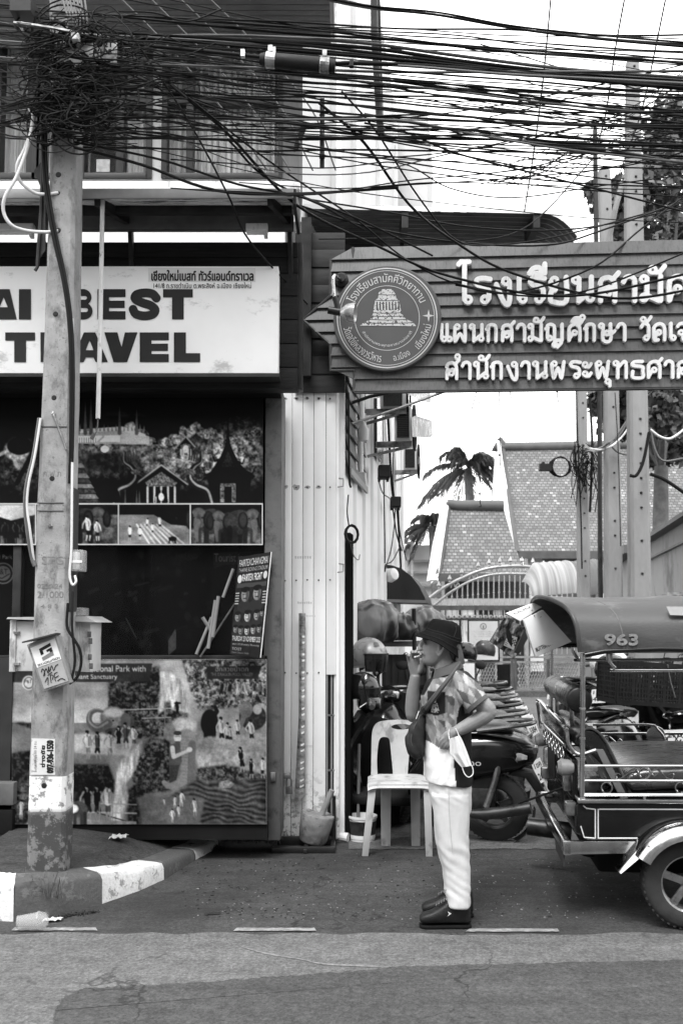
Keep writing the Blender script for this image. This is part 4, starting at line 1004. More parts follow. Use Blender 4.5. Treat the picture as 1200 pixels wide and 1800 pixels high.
# emblem
em = MB().lathe([(0, 0), (.368, 0), (.374, .006), (.374, .02), (0, .02)], S(680, 559, .07), -SN * -1, 64).build('emblem_disc', gm('emblem grey', .08, .5, var=.12, s=3), ss)
ec = S(680, 559, .0722); EX, EZ = SX, Vector((0, 0, 1))
def emp(x, y, o=0): return S(680 + x, 559 + y - x * .004, .0722 + o)
m = MB()
for r0, r1 in ((88.3, 86.2), (83.6, 82.6), (57.2, 56.2)):
    for k in range(96):
        a0, a1 = 2 * math.pi * k / 96, 2 * math.pi * (k + 1) / 96
        m.add([emp(r * math.cos(a), r * math.sin(a), .0005) for r, a in ((r0, a0), (r0, a1), (r1, a1), (r1, a0))], [(0, 1, 2, 3)])
def ring_text(body, r_in, r_out, a0, a1, bold, flip=False, rs=2.2):
    L = math.radians(abs(a1 - a0)) * (r_in + r_out) / 2; f = text_field(body, L * rs, (r_out - r_in) * rs, bold * rs); Hh, Ww = f.shape
    def mp(x, y):
        t = x / Ww; q = y / Hh; a = math.radians(a0 + (a1 - a0) * t); r = r_out - (r_out - r_in) * q if not flip else r_in + (r_out - r_in) * q
        return emp(r * math.cos(a), r * math.sin(a), .0006)
    field_mesh(f, mp, SN * .0004, mb=m)
ring_text('โรงเรียนสามัคคีวิทยาทาน', 62, 81, 204, 337, .25); ring_text('วัดเจดีย์หลวงวรวิหาร', 62, 80, 168, 97, .25, True); ring_text('อ.เมือง', 63, 78, 82, 56, .25, True); ring_text('เชียงใหม่', 63, 80, 46, 8, .25, True); ring_text('สำนักงานพระพุทธศาสนาแห่งชาติ', 44, 53, 152, 28, .1, True)
for q in range(4):
    a_ = q * math.pi / 2; c_ = (73 * math.cos(R(-3)), 73 * math.sin(R(-3))); d = (math.cos(a_) * 11, math.sin(a_) * 11); p_ = (-math.sin(a_) * 2.4, math.cos(a_) * 2.4)
    m.add([emp(c_[0] + p_[0], c_[1] + p_[1], .0006), emp(c_[0] + d[0], c_[1] + d[1], .0006), emp(c_[0] - p_[0], c_[1] - p_[1], .0006)], [(0, 1, 2)])
A = Art(620, 500, 740, 580, 2.2, 0, 4)
# ruined brick chedi, drawn rough
A.poly([(655, 550), (659, 527), (664, 524), (665, 514), (672, 508), (688, 508), (694, 516), (696, 524), (701, 528), (705, 551)], 1); A.poly([(632, 572), (640, 566), (650, 562), (656, 549), (704, 549), (713, 561), (724, 565), (731, 573)], 1)
for k in range(8): A.poly([(661 + k * 5.4, 530), (663.4 + k * 5.4, 530), (663.8 + k * 5.5, 545), (660.5 + k * 5.5, 545)], 0)
for v in (517, 527, 549, 555, 561, 567): A.line([(650 - (v - 520) * .3, v), (680, v + 1.5), (712 + (v - 530) * .4, v)], 1.5, 0)
A.a *= (A.noise(2.2, 2, .6) > .36)
m2 = MB()
field_mesh(A.a, lambda x, y: S(A.u0 + x / 2.2, A.v0 + y / 2.2, .0728), SN * .0004, mb=m)
m.build('emblem_print', gm('emblem white', .58, .5, var=.05), ss)
# gooseneck lamp in front of the emblem
gl = thing('sign_lamp', 'bullet shaped gooseneck lamp in front of the round emblem', 'lamp', tuple(S(598, 500, .02)))
MB().lathe([(.0, -.01), (.045, -.01), (.05, 0), (.05, .02), (.03, .03), (.03, .06), (0, .06)], S(600, 493, .03), -SN, 20).build('wall_base', DKM, gl, smooth=40)
MB().tube([S(600, 493, .07), S(594, 487, .13), S(588, 484, .18), S(585.5, 492, .2), S(587, 515, .2), S(588, 528, .21)], .011, 8, 4).build('gooseneck', CHR, gl, smooth=True)
MB().tube([S(588, 522, .21), S(592, 535, .21), S(594, 546, .21)], .02, 10).tube([S(577, 545, .21), S(598, 549, .21)], .026, 14).build('lamp_socket', BLK, gl, smooth=40)
MB().lathe([(.026, 0), (.034, .01), (.058, .04), (.068, .085), (.07, .1), (.062, .1), (.05, .05), (0, .03)], S(599, 549, .21), SX + Vector((0, -.1, -.1)), 24).build('reflector', gm('bright reflector', .6, .3, .6, var=.1), gl, smooth=40)
# ================================================================== gate, temple roofs, far buildings, poles, trees
GY = 21.3
def gp(u, v, d=0): return P(u, v, GY + d)
GATEM = gm('gate steel', .4, .35, .5, var=.2, s=9); GATED = gm('gate dark rail', .1, .5, .2, var=.3, s=6)
gate = thing('sliding_gate', 'arched steel school gate with upright bars and lattice panels across the alley', 'gate', tuple(gp(885, 1222)))
arcO = [(744, 1060), (775, 1036), (812, 1016), (850, 1001), (890, 995.5), (930, 996.5), (970, 1006), (1000, 1020), (1030, 1038)]
arcI = [(764, 1063), (792, 1041), (825, 1022), (860, 1011), (895, 1008.5), (930, 1010), (965, 1017), (1000, 1034), (1025, 1050)]
MB().tube([gp(*p) for p in arcO], .034, 8, 5).build('arch', GATEM, gate, smooth=60)
MB().tube([gp(*p) for p in arcI], .026, 8, 5).build('arch', GATEM, gate, smooth=60)
def arc_v(arc_, u):
    return float(np.interp(u, [p[0] for p in arc_], [p[1] for p in arc_]))
for v, r, mt in ((1068.5, .05, GATED), (1155, .02, GATEM), (1164, .022, GATEM), (1211, .022, GATEM), (1219, .026, GATEM), (1088, .03, GATED)):
    a_, b_ = gp(742, v), gp(1035, v); MB().box((a_ + b_) / 2, (b_.x - a_.x, .05, r * 2)).build('rail', mt, gate)
for i in range(30):
    u = 757 + 9.2 * i; vt = arc_v(arcI, u) if u < 1024 else 1050
    MB().tube([gp(u, vt), gp(u, 1150)], .012, 6).ball(gp(u, 1040 + 6 * abs(u - 890) / 60), .022, 4).build('baluster', GATEM, gate)
for i, u in enumerate((771, 790, 811, 840, 859, 878, 897, 917, 936, 955, 984)):
    vt = arc_v(arcO, u); k = MB()
    k.lathe([(.006, 0), (.03, .05), (.012, .07), (.045, .11), (.006, .2)], gp(u, vt - 1), (0, 0, 1), 8); k.build('finial', GATEM, gate)
for i, u in enumerate((800, 832, 868, 905, 940, 972)):
    c = gp(u, (arc_v(arcO, u) + arc_v(arcI, u)) / 2); MB().tube([c + Vector((-.1, 0, -.05)), c + Vector((-.05, 0, .06)), c + Vector((0, 0, -.04)), c + Vector((.05, 0, .06)), c + Vector((.1, 0, -.05))], .012, 6, 4).build('scroll', GATEM, gate)
for (u0, u1, du) in ((842, 873, 0), (910, 958, 0), (965, 1035, 0)):
    k = MB(); n = int((u1 - u0) / 4.6)
    for j in range(7):
        v = 1169 + 6.0 * j
        pts = [gp(u0 + (u1 - u0) * q / (2 * n), v + (2.6 if (q + j) % 2 else -2.6)) for q in range(2 * n + 1)]; k.tube(pts, (.03, .008), 4, flat=(0, 0, 1))
    k.build('lattice_panel', GATEM, gate)
for u in (899.5, 905, 963): MB().box(gp(u, 1190), (.06, .06, .75)).build('gate_post', GATED, gate)
for (u0, u1) in ((873, 908),): MB().pbox(u0, 1168, u1, 1207, GY + .5, GY + .55).build('dark_infill', BLKM, gate)
k = MB()
for i in range(9): k.tube([gp(850 + 20 * i + 3.4 * math.cos(q), 1215 + 3.2 * math.sin(q)) for q in [x * .785 for x in range(8)]], .01, 5, closed=True)
k.build('ring_band', GATEM, gate)
k = MB()
for i in range(30): k.lathe([(.0, 0), (.045, 0), (.045, .03), (.02, .05)], gp(760 + 9.2 * i, 1085) + Vector((0, -.03, 0)), (0, -1, .3), 8)
k.build('rosette_band', GATEM, gate)
nb = thing('notice_board', 'white framed notice board with a crest hung on the gate', 'notice board', tuple(gp(850, 1162, -.1)))
MB().pbox(821, 1089, 878, 1163, GY - .12, GY - .08).build('frame', BLK, nb, bev=.006)
MB().pbox(824, 1092, 875, 1160, GY - .13, GY - .118).build('panel', gm('notice white', .62, .5, var=.05), nb)
k = MB(); q = lambda u, v: P(u, v, GY - .133)
for v in (1110, 1114, 1118, 1124, 1128, 1133, 1140, 1146, 1152): 
    w = rnd.uniform(9, 20); text_on('ประกาศโรงเรียน', q, 849 - w, v - 1, 849 + w, v + 1.4, (0, -.002, 0), 2, .1, k)
for i in range(16): a_ = i / 16 * 6.283; k.box(q(849 + 5 * math.cos(a_), 1101 + 5 * math.sin(a_)), (.02, .003, .02))
k.box(q(849, 1102), (.03, .003, .06)); k.build('notice_print', gm('notice grey ink', .2, .6), nb)
tag(MB().box(((P(900, 1230, 20.6).x), 20.9, .06), (6.5, .35, .12)).build('gate_sill', CONC), 'low concrete sill running under the school gate', 'kerb')
# ---- temple hall with tiled roof
def m_tiles(v):
    t = NT('fish scale roof tiles'); co = t.coord((1, 1, 1), out='Object'); x_, y_, z_ = t.sep(co)
    br = t.n('TexBrick'); br.offset = .5; br.inputs['Scale'].default_value = 1; br.inputs['Brick Width'].default_value = .125; br.inputs['Row Height'].default_value = .085; br.inputs['Mortar Size'].default_value = .014; br.inputs['Mortar Smooth'].default_value = .5; br.inputs['Bias'].default_value = 0
    br.inputs['Color1'].default_value = (.0, .0, .0, 1); br.inputs['Color2'].default_value = (1, 1, 1, 1); br.inputs['Mortar'].default_value = (-.4, -.4, -.4, 1)
    cx = t.n('CombineXYZ'); t.l(x_, cx.inputs[0]); t.l(z_, cx.inputs[1]); t.l(cx.outputs[0], br.inputs['Vector'])
    rn = t.n('RGBToBW'); t.l(br.outputs['Color'], rn.inputs[0])
    n = t.noise(1.1, co, 5, .7)
    c = t.ramp(rn.outputs[0], 0, 1, v * .62, v * 1.35); hi = t.math('GREATER_THAN', t.math('ADD', rn.outputs[0], t.ramp(n, .3, .7, -.25, .3)), .98)
    c = t.mix(hi, c, .25); c = t.mix(br.outputs['Fac'], c, v * .25); c = t.math('MULTIPLY', c, t.ramp(n, .3, .7, .85, 1.15)); t.base(c); t.b.inputs['Roughness'].default_value = .55
    t.bump(br.outputs['Fac'], -.5, .03); return t.m
TILE = m_tiles(.12); RIDGE = gm('dark ridge tiles', .07, .7, var=.3, s=3); BARGE = gm('white bargeboard', .62, .6, var=.1, s=2)
def tiled_roof(nm, label, ridgeL, ridgeR, eaveR, eaveL, Yr, Ye, wallv, wallm, tipL):
    t_ = thing(nm, label, 'temple', tuple(P((eaveL[0] + eaveR[0]) / 2, 1095, Ye)))
    a_, b_, c_, d_ = P(*ridgeL, Yr), P(*ridgeR, Yr), P(*eaveR, Ye), P(*eaveL, Ye)
    n = (b_ - a_).cross(d_ - a_).normalized(); k = MB()
    k.grid(lambda s_, q: (a_.lerp(b_, s_)).lerp(d_.lerp(c_, s_), q) + Vector((0, 0, -.25 * math.sin(q * math.pi))), 10, 12); k.build('roof', TILE, t_, solid=.06, smooth=True)
    MB().tube([P(tipL[0], tipL[1], Yr), P(tipL[0] + 8, ridgeL[1] - 4, Yr), P(ridgeL[0] + 22, ridgeL[1] - 1, Yr), P(*ridgeR, Yr)], [.08, .13, .15, .16], 8, 5).build('ridge', RIDGE, t_, smooth=60)
    MB().prism([d_ + Vector((0, -.02, .06)), c_ + Vector((0, -.02, .06)), c_ + Vector((0, -.02, -.14)), d_ + Vector((0, -.02, -.14))], (0, .08, 0)).build('eave_board', RIDGE, t_)
    w = MB(); p, q = P(eaveL[0] + 14, wallv, Ye + .9), P(eaveR[0], wallv, Ye + .9); ztop = min(d_.z, c_.z)
    w.box(((p.x + q.x) / 2, Ye + 1.0, ztop / 2), (q.x - p.x, .2, ztop)); w.build('wall', wallm, t_)
    # white bargeboard on the left verge
    MB().tube([P(tipL[0] - 1, tipL[1] + 6, Yr - .05), a_.lerp(d_, .45) + Vector((-.14, 0, -.18)), d_ + Vector((-.12, -.05, -.15))], [(.05, .05), (.07, .13), (.08, .16)], 6, 6).build('bargeboard', BARGE, t_, smooth=60)
    MB().tube([a_ + Vector((.02, 0, .02)), a_.lerp(d_, .45) + Vector((.02, 0, -.15)), d_ + Vector((.02, 0, .02))], .07, 6, 6).build('verge_tile', RIDGE, t_)
    return t_
hall_ = tiled_roof('temple_hall', 'large temple hall roof of pale flecked fish scale tiles with upswept ridge', (882, 787), (1330, 778), (1330, 972), (908, 973), 30, 27, 1000, gm('hall wall', .16, .8, var=.3, s=1), (877, 770))
m = MB(); m.prism([P(872, 795, 29.8), P(880, 790, 29.8), P(912, 985, 27.2), P(893, 985, 27.4), P(866, 880, 28.8)], (0, .3, 0)); m.build('gable', BARGE, hall_)
for u in (927, 1052): MB().pbox(u, 978, u + 28, 1180, 27.4, 27.9).build('pillar', BARGE, hall_)
small = tiled_roof('temple_porch', 'smaller tiled porch roof in front of the large temple hall', (786, 890), (884, 890), (930, 1012), (768, 1012), 26, 24.5, 1060, gm('porch wall', .05, .8, var=.4, s=1), (780, 884))
m = MB(); m.prism([P(783, 860, 25.9), P(788, 888, 25.9), P(770, 1012, 24.4), P(757, 1026, 24.4), P(776, 900, 25.9)], (0, .2, 0)); m.build('gable', BARGE, small)
MB().pbox(742, 1052, 1045, 1064, 24.2, 24.4).build('porch_beam', gm('beam pale', .3, .7), small)
for (u0, u1) in ((812, 834), (838, 842), (870, 884), (922, 930)): MB().pbox(u0, 1058, u1, 1235, 24.3, 24.5).build('porch_pillar', BARGE if u0 < 840 else gm('pillar grey', .25, .7), small)
for (u0, u1, v0, v1) in ((846, 866, 1070, 1120), (888, 918, 1062, 1130), (938, 1010, 1062, 1140)): MB().pbox(u0, v0, u1, v1, 25.0, 25.3).build('window', gm('temple window dark', .02, .4, var=.4), small)
for (u0, u1, v0, v1) in ((786, 806, 1064, 1100), (818, 830, 1080, 1110)): MB().pbox(u0, v0, u1, v1, 24.2, 24.28).build('pale_panel', gm('pale panel', .45, .7, var=.3, s=1.5), small)
# pale low house far left of the alley end
lh = thing('pale_house', 'pale low house with balcony rails beyond the end of the side wall', 'building', tuple(P(735, 1095, 29)))
MB().pbox(690, 958, 790, 1230, 29, 31).build('wall', gm('far cream', .62, .8, var=.08, s=.8), lh)
for v in (984, 1004, 1026): MB().pbox(716, v, 768, v + 4, 28.8, 28.95).build('rail', gm('far grey', .3, .7), lh)
MB().pbox(706, 952, 711, 1060, 28.5, 28.6).pbox(711, 952, 726, 956, 28.5, 28.6).pbox(722, 956, 726, 1060, 28.5, 28.6).build('door_frame', gm('far frame', .3, .6), lh)
# tiled rooftop beyond the far house
# barrel awning
ba = thing('barrel_awning', 'striped rounded awning, pale at its left and dark at its right, behind the poles', 'awning', tuple(P(1000, 1050, 20)))
for (u0, u1, mt, vt) in ((934, 1018, gm('pale awning cloth', .24, .7, var=.55, s=3, st=(5, .1, .1)), 986), (1018, 1068, gm('dark awning cloth', .09, .7, var=.3, s=3), 983)):
    k = MB(); A0, A1 = P(u0, 1048, 19.5), P(u1, 1042, 19.5); r = (1050 - vt) / F * 19.5
    def f(a_, b_):
        p = A0.lerp(A1, a_); th = b_ * math.pi * .5; sag = .02 * abs(math.sin(a_ * 20)); ed = min(1, .45 + a_ * 2.2) if mt.name.startswith('pale') else 1
        return (p.x, p.y + 1.1 * (1 - math.cos(th)) , p.z + (r - sag) * math.sin(th) * ed)
    k.grid(f, 40, 10); k.build('awning_cloth', mt, ba, smooth=80, solid=.01)
# right-hand white building with sloping roof line
RB = thing('white_side_building', 'white walled building with a sloping roof edge at the right behind the poles', 'building', tuple(P(1180, 1095, 14)))
rw = gm('white stained wall', .3, .8, var=.15, s=1.2, dirt=(.16, .3, 2, (1, 1, .4)))
a_, b_ = P(1290, 862, 11.5), P(1136, 958, 15.8); MB().prism([a_, b_, Vector((b_.x, b_.y, 0)), Vector((a_.x, a_.y, 0))], (.6, 0, 0)).build('wall', rw, RB)
MB().bar(a_ + Vector((-.05, 0, .03)), b_ + Vector((-.05, 0, .03)), .2, .06).build('roof_edge', gm('roof edge dark', .08, .6), RB)
MB().bar(a_ + Vector((-.02, 0, -.32)), b_ + Vector((-.02, 0, -.25)), .06, .03).build('wall_line', gm('wall line', .2, .8), RB)
a_, b_ = P(1112, 972, 16.2), P(1078, 1000, 17.5); MB().prism([a_, b_, Vector((b_.x, b_.y, 0)), Vector((a_.x, a_.y, 0))], (.8, 0, 0)).build('rear_wall', rw, RB)
MB().bar(a_ + Vector((-.05, -.1, .06)), b_ + Vector((-.05, 0, .06)), .25, .14).build('rear_roof_edge', gm('roof edge dark', .08, .6), RB)
k = MB()
for i in range(60): q = P(rnd.uniform(1160, 1230), rnd.uniform(1044, 1062), 13.4 + rnd.random() * .3); k.box(q, (rnd.uniform(.05, .2), .05, rnd.uniform(.02, .06)), rnd.uniform(-.3, .3))
tag(k.build('broken_tiles', gm('broken tile', .3, .9, var=.6, s=9)), 'loose broken tiles piled on the wall top at the far right', 'tiles', kind='stuff')
# ---- concrete poles
def m_pole(name, v):
    t = NT(name); co = t.coord(); n = t.noise(4, t.coord((1, 1, .3)), 7, .65); f = t.noise(60, co, 4, .6)
    x = t.ramp(n, .3, .7, v * .72, v * 1.12); x = t.mix(t.ramp(t.noise(8, t.coord((2, 2, .5), loc=(1, 2, 0)), 7, .7), .6, .68, 0, .5), x, v * .45); t.base(x); t.b.inputs['Roughness'].default_value = .85; t.bump(f, .25, .004); return t.m
POLEM = m_pole('far concrete pole', .26)
def far_pole(nm, label, pts, Y):
    """pts: (uL,uR,v) from top to bottom"""
    t_ = thing(nm, label, 'pole', tuple(P((pts[-1][0] + pts[-1][1]) / 2, 1095, Y)) [:2] + (0,), 'far concrete poles')
    secs = []
    for uL, uR, v in pts:
        a_, b_ = P(uL, v, Y), P(uR, v, Y); w = b_.x - a_.x; c_ = w * .14
        secs.append([a_ + Vector((c_, 0, 0)), b_ - Vector((c_, 0, 0)), b_ + Vector((0, c_, 0)), b_ + Vector((0, w * .75, 0)), a_ + Vector((0, w * .75, 0)), a_ + Vector((0, c_, 0))])
    p0, p1 = secs[-2], secs[-1]; z = p1[0].z
    secs.append([p + Vector((0, 0, -z)) for p in p1]); MB().loft(secs).build('shaft', POLEM, t_, smooth=30)
    h = MB(); v = pts[0][2] + 12
    while v < pts[-1][2]:
        u = (np.interp(v, [p[2] for p in pts], [p[0] for p in pts]) + np.interp(v, [p[2] for p in pts], [p[1] for p in pts])) / 2; h.ball(P(u + 1, v, Y - .002), .016, 4); v += rnd.choice((26, 58, 58))
    h.build('bolt_hole', INK, t_)
far_pole('concrete_pole', 'farthest and thinnest concrete pole, wrapped with cables and a hanging loop', [(1013, 1029, 560), (1014, 1031, 690), (1017, 1039, 1060)], 15.4)
far_pole('concrete_pole', 'middle concrete pole with a fine cable running down its face', [(1053, 1073, 297), (1057, 1078, 430), (1064, 1088, 690), (1066, 1096, 1070)], 12.6)
far_pole('concrete_pole', 'tallest far concrete pole rising in front of the leafy tree', [(1103, 1123, 104), (1102, 1130, 330), (1102, 1132, 420), (1107, 1139, 690), (1110, 1146, 1075)], 10.9)
tag(MB().tube([P(1045, 228, 14), P(1047, 420, 14), P(1053, 690, 14), P(1054, 1000, 14), (P(1054, 1000, 14).x, 14, 0)], .035, 8).build('steel_pipe_pole', DKM), 'thin dark steel pipe pole between the concrete poles', 'pole')
tag(MB().tube([P(1093, 322, 12.4), P(1080, 370, 12.4), P(1066, 440, 12.5), P(1058, 500, 12.5)], .035, 8, 3).build('stay_tube', POLEM), 'pale slanting conduit tied to the middle concrete pole', 'conduit')
# ---- trees
def m_leaf(name, v):
    t = NT(name); n = t.noise(1.6, det=3); t.base(t.ramp(n, .3, .7, v * .5, v * 1.6)); t.b.inputs['Roughness'].default_value = .5; return t.m
LEAF = m_leaf('tree leaves', .06); PALM = m_leaf('palm leaves', .05); BARK = gm('bark', .1, .9, var=.4, s=8, bump=.5, bs=20)
def leafy(nm, label, base, trunk, clumps, n, ls, mat, group=None):
    t_ = thing(nm, label, 'tree', tuple(base), group)
    MB().tube(trunk, lerp_list([.2, .12], len(trunk)), 8, 3).build('trunk', BARK, t_, smooth=60)
    lb = MB()
    for c_, r in clumps[::2]: lb.tube([Vector(trunk[-1]), Vector(trunk[-1]).lerp(Vector(c_), .5) + Vector((0, 0, .2)), Vector(c_)], [.07, .04, .015], 5, 3)
    lb.build('limb', BARK, t_, smooth=60)
    k = MB(); vs, fs = [], []
    for c_, r in clumps:
        for i in range(n):
            d = Vector((rnd.gauss(0, 1), rnd.gauss(0, 1), rnd.gauss(0, 1))).normalized() * (r * rnd.random() ** .45); p = Vector(c_) + d
            a_ = Vector((rnd.uniform(-1, 1), rnd.uniform(-1, 1), rnd.uniform(-1.3, .3))).normalized(); b_ = a_.cross(Vector((rnd.uniform(-1, 1), rnd.uniform(-1, 1), rnd.uniform(-1, 1)))).normalized(); s_ = ls * rnd.uniform(.6, 1.25)
            o = len(vs); vs += [p, p + a_ * s_ * .5 + b_ * s_ * .34, p + a_ * s_, p + a_ * s_ * .5 - b_ * s_ * .34]; fs.append((o, o + 1, o + 2, o + 3))
    k.v, k.f = vs, fs; k.build('crown', mat, t_, recalc=False); return t_
TY = 16.8; base = Vector((P(1150, 1095, TY).x, TY, 0))
cl = []
for (u, v, r) in ((1180, 210, 55), (1150, 270, 45), (1195, 300, 60), (1120, 330, 42), (1070, 350, 34), (1050, 330, 18), (1175, 380, 50), (1105, 400, 45), (1200, 430, 60), (1150, 460, 50), (1080, 450, 34), (1060, 700, 30), (1085, 745, 30), (1120, 700, 40), (1170, 720, 45), (1200, 770, 50), (1150, 790, 34), (1215, 690, 50), (1240, 250, 60), (1260, 400, 60), (1150, 560, 60), (1220, 560, 60), (1090, 600, 50)):
    c_ = P(u, v, TY + rnd.uniform(-.8, 1.2)); cl.append((tuple(c_), r / F * TY * 1.0))
leafy('leafy_tree', 'big leafy dark tree behind the tallest far concrete pole', base, [base, base + Vector((.1, 0, 2.2)), base + Vector((.2, .1, 4.2))], cl, 520, .17, LEAF)
# fan palms over the porch roof
def palm(nm, label, u, v, Y, nf, L, droop, grp):
    top = P(u, v, Y); t_ = thing(nm, label, 'palm', (top.x, top.y, 0), grp)
    MB().tube([(top.x, top.y, 0), (top.x + .1, top.y, top.z * .5), tuple(top)], [.2, .15, .13], 8, 3).build('trunk', BARK, t_, smooth=60)
    k = MB(); vs, fs = [], []
    for i in range(nf):
        az = rnd.uniform(0, 6.283); el = rnd.uniform(-.25, 1.2); d = Vector((math.cos(az) * math.cos(el), math.sin(az) * math.cos(el), math.sin(el))); Lf = L * rnd.uniform(.7, 1.1); sd = Vector((-math.sin(az), math.cos(az), 0)); prev = top
        for q in range(22):
            f_ = (q + 1) / 22; p = top + d * Lf * f_ + Vector((0, 0, -droop * f_ ** 2.2 * Lf)); w = .03
            vs += [prev - sd * .02, prev + sd * .02, p + sd * .015, p - sd * .015]; o = len(vs); fs.append((o - 4, o - 3, o - 2, o - 1))
            if q > 2:
                for sg in (-1, 1):
                    e = p + sd * sg * Lf * .16 * (1.15 - f_ * .6) + d * .18 + Vector((0, 0, -.28 * Lf * rnd.uniform(.5, 1.1)))
                    o = len(vs); vs += [p, p + d * .045, p.lerp(e, .55) + d * .035 + Vector((0, 0, .05)), e]; fs.append((o, o + 1, o + 2, o + 3))
            prev = p
    k.v, k.f = vs, fs; k.build('crown', PALM, t_, recalc=False)
palm('palm_tree', 'drooping palm rising right above the porch roof beside the hall gable', 822, 824, 31, 44, 1.5, .6, 'palms before the temple')
palm('palm_tree', 'lower palm hanging at the left end of the porch roof', 760, 925, 28.5, 34, 1.15, .75, 'palms before the temple')
# ================================================================== front utility pole with its boxes
PY = 5.5
def m_frontpole():
    t = NT('weathered concrete pole'); co = t.coord(); z = t.sep(t.coord())[2]
    n = t.noise(5, t.coord((1, 1, .8)), 8, .68); f = t.noise(90, co, 4, .6); b = t.noise(17, co, 8, .7)
    x = t.ramp(n, .3, .7, .17, .37); x = t.mix(t.ramp(t.noise(5, t.coord((1.6, 1.6, .8), loc=(3, 0, 0)), 7, .7), .5, .64, 0, .85), x, .07)
    pit = t.ramp(t.noise(55, co, 2, .5), .66, .72, 0, .7); x = t.mix(pit, x, .10)
    # peeling white paint in a low band, dark painted foot
    band = t.math('MULTIPLY', t.math('GREATER_THAN', z, .31), t.math('LESS_THAN', z, .50)); x = t.mix(t.math('MULTIPLY', band, t.ramp(b, .44, .48, 0, 1)), x, .68)
    foot = t.ramp(z, .33, .29, 0, 1); x = t.mix(foot, x, t.mix(t.ramp(b, .5, .56, 0, 1), .045, .16))
    up = t.ramp(z, 3.6, 4.4, 0, .4); x = t.mix(t.math('MULTIPLY', up, t.ramp(n, .4, .6, .4, 1)), x, .1)
    t.base(x); t.b.inputs['Roughness'].default_value = .85; t.bump(t.math('ADD', t.math('MULTIPLY', f, .5), b), .5, .008); return t.m
FPM = m_frontpole()
fpz = side_z(P(82, 1520, PY).x)
pole = thing('utility_pole', 'weathered square concrete utility pole on the footpath carrying all the cables', 'pole', (P(82, 1520, PY).x, PY + .1, fpz))
prof = [(86, 134, -60), (87, 135, 300), (82, 133, 430), (75, 130, 640), (66, 126, 850), (60, 123, 1010), (54, 120, 1250), (48, 117, 1440), (45, 115, 1524)]
secs = []
for uL, uR, v in prof:
    # visible front face uL..(uR-9), right side face narrow
    a_, b_ = P(uL, v, PY), P(uR - 3, v, PY); c_ = .02; w = b_.x - a_.x
    secs.append([a_ + Vector((c_, 0, 0)), b_ - Vector((c_, 0, 0)), b_ + Vector((0, c_, 0)), b_ + Vector((0, .17, 0)), b_ + Vector((-c_, .19, 0)), a_ + Vector((c_, .19, 0)), a_ + Vector((0, .17, 0)), a_ + Vector((0, c_, 0))])
secs = secs[::-1]; secs[0] = [p + Vector((0, 0, -.06)) for p in secs[0]]
dense = []
for i in range(len(secs) - 1):
    for k in range(6): dense.append([p.lerp(q, k / 6) + Vector((rnd.uniform(-.0015, .0015), 0, 0)) for p, q in zip(secs[i], secs[i + 1])])
dense.append(secs[-1]); MB().loft(dense).build('shaft', FPM, pole, smooth=35)
def pw(u, v, d=.0): return P(u, v, PY - d)
for (u, v, r) in ((103, 307, 4), (102, 339, 3), (103, 405, 3.4), (98, 552, 3.6), (95.5, 699, 3.4), (92, 841, 3.4), (78, 1381, 3.6)):
    MB().lathe([(0, .004), (r / 318, .004), (r / 318 + .004, .0), (r / 318 + .005, -.002)], pw(u, v, 0), (0, -1, 0), 14).build('bolt_hole', INK, pole)
MB().lathe([(0, .012), (.008, .012), (.014, .006), (.014, 0)], pw(89, 924), (0, -1, 0), 6).build('bolt', STL, pole)
MB().tube([pw(94, 727, .005), pw(95, 730, .02), pw(117, 790, .012)], .006, 6).ball(pw(94, 727, .01), .012, 5).build('bent_pin', STL, pole)
for v in (750, 884, 898): MB().tube([pw(68 if v < 800 else 65, v, .001), pw(118 if v < 800 else 112, v, .001)], .004, 5).build('score_line', gm('score line', .1, .9), pole)
mb = MB()
for (s_, u0, v0, u1, v1) in (('STG', 74, 978, 112, 992), ('0220.24', 66, 1026, 110, 1034), ('2/1000', 66, 1039, 112, 1051), ('4 8 3', 72, 1062, 102, 1069), ('ก.ฟ.ภ', 76, 826, 108, 838)): text_on(s_, lambda u, v: pw(u, v, .0015), u0, v0, u1, v1, (0, .003, 0), 2, .1, mb)
mb.build('cast_mark', gm('cast mark', .17, .9, var=.3, s=40), pole)
# pasted notice
def fb(u, v): return pw(u, v, .0025)
MB().prism([fb(56, 1298), fb(97, 1299), fb(97, 1362), fb(54, 1362)], (0, .002, 0)).build('pasted_notice', gm('pasted paper', .55, .8, var=.12, s=14, dirt=(.2, .25, 18, (1, 1, 1))), pole)
mb = MB()
def rot_text(s_, u0, u1, v0, v1, b): # text running upward
    w, h = (v1 - v0), (u1 - u0); f = text_field(s_, w * 2, h * 2, b * 2)
    field_mesh(f, lambda x, y: fb(u0 + y / 2 - .8, v1 - x / 2 + .8) + Vector((0, -.0006, 0)), (0, .0004, 0), mb=mb)
rot_text('รับถอดรถ-ประชิด 24 ชม.', 59, 65, 1302, 1358, .25); rot_text('ช่างชัย', 71, 80, 1310, 1350, .9); rot_text('097-936-1550', 82, 95, 1301, 1360, 1.2)
mb.build('notice_print', INK, pole)
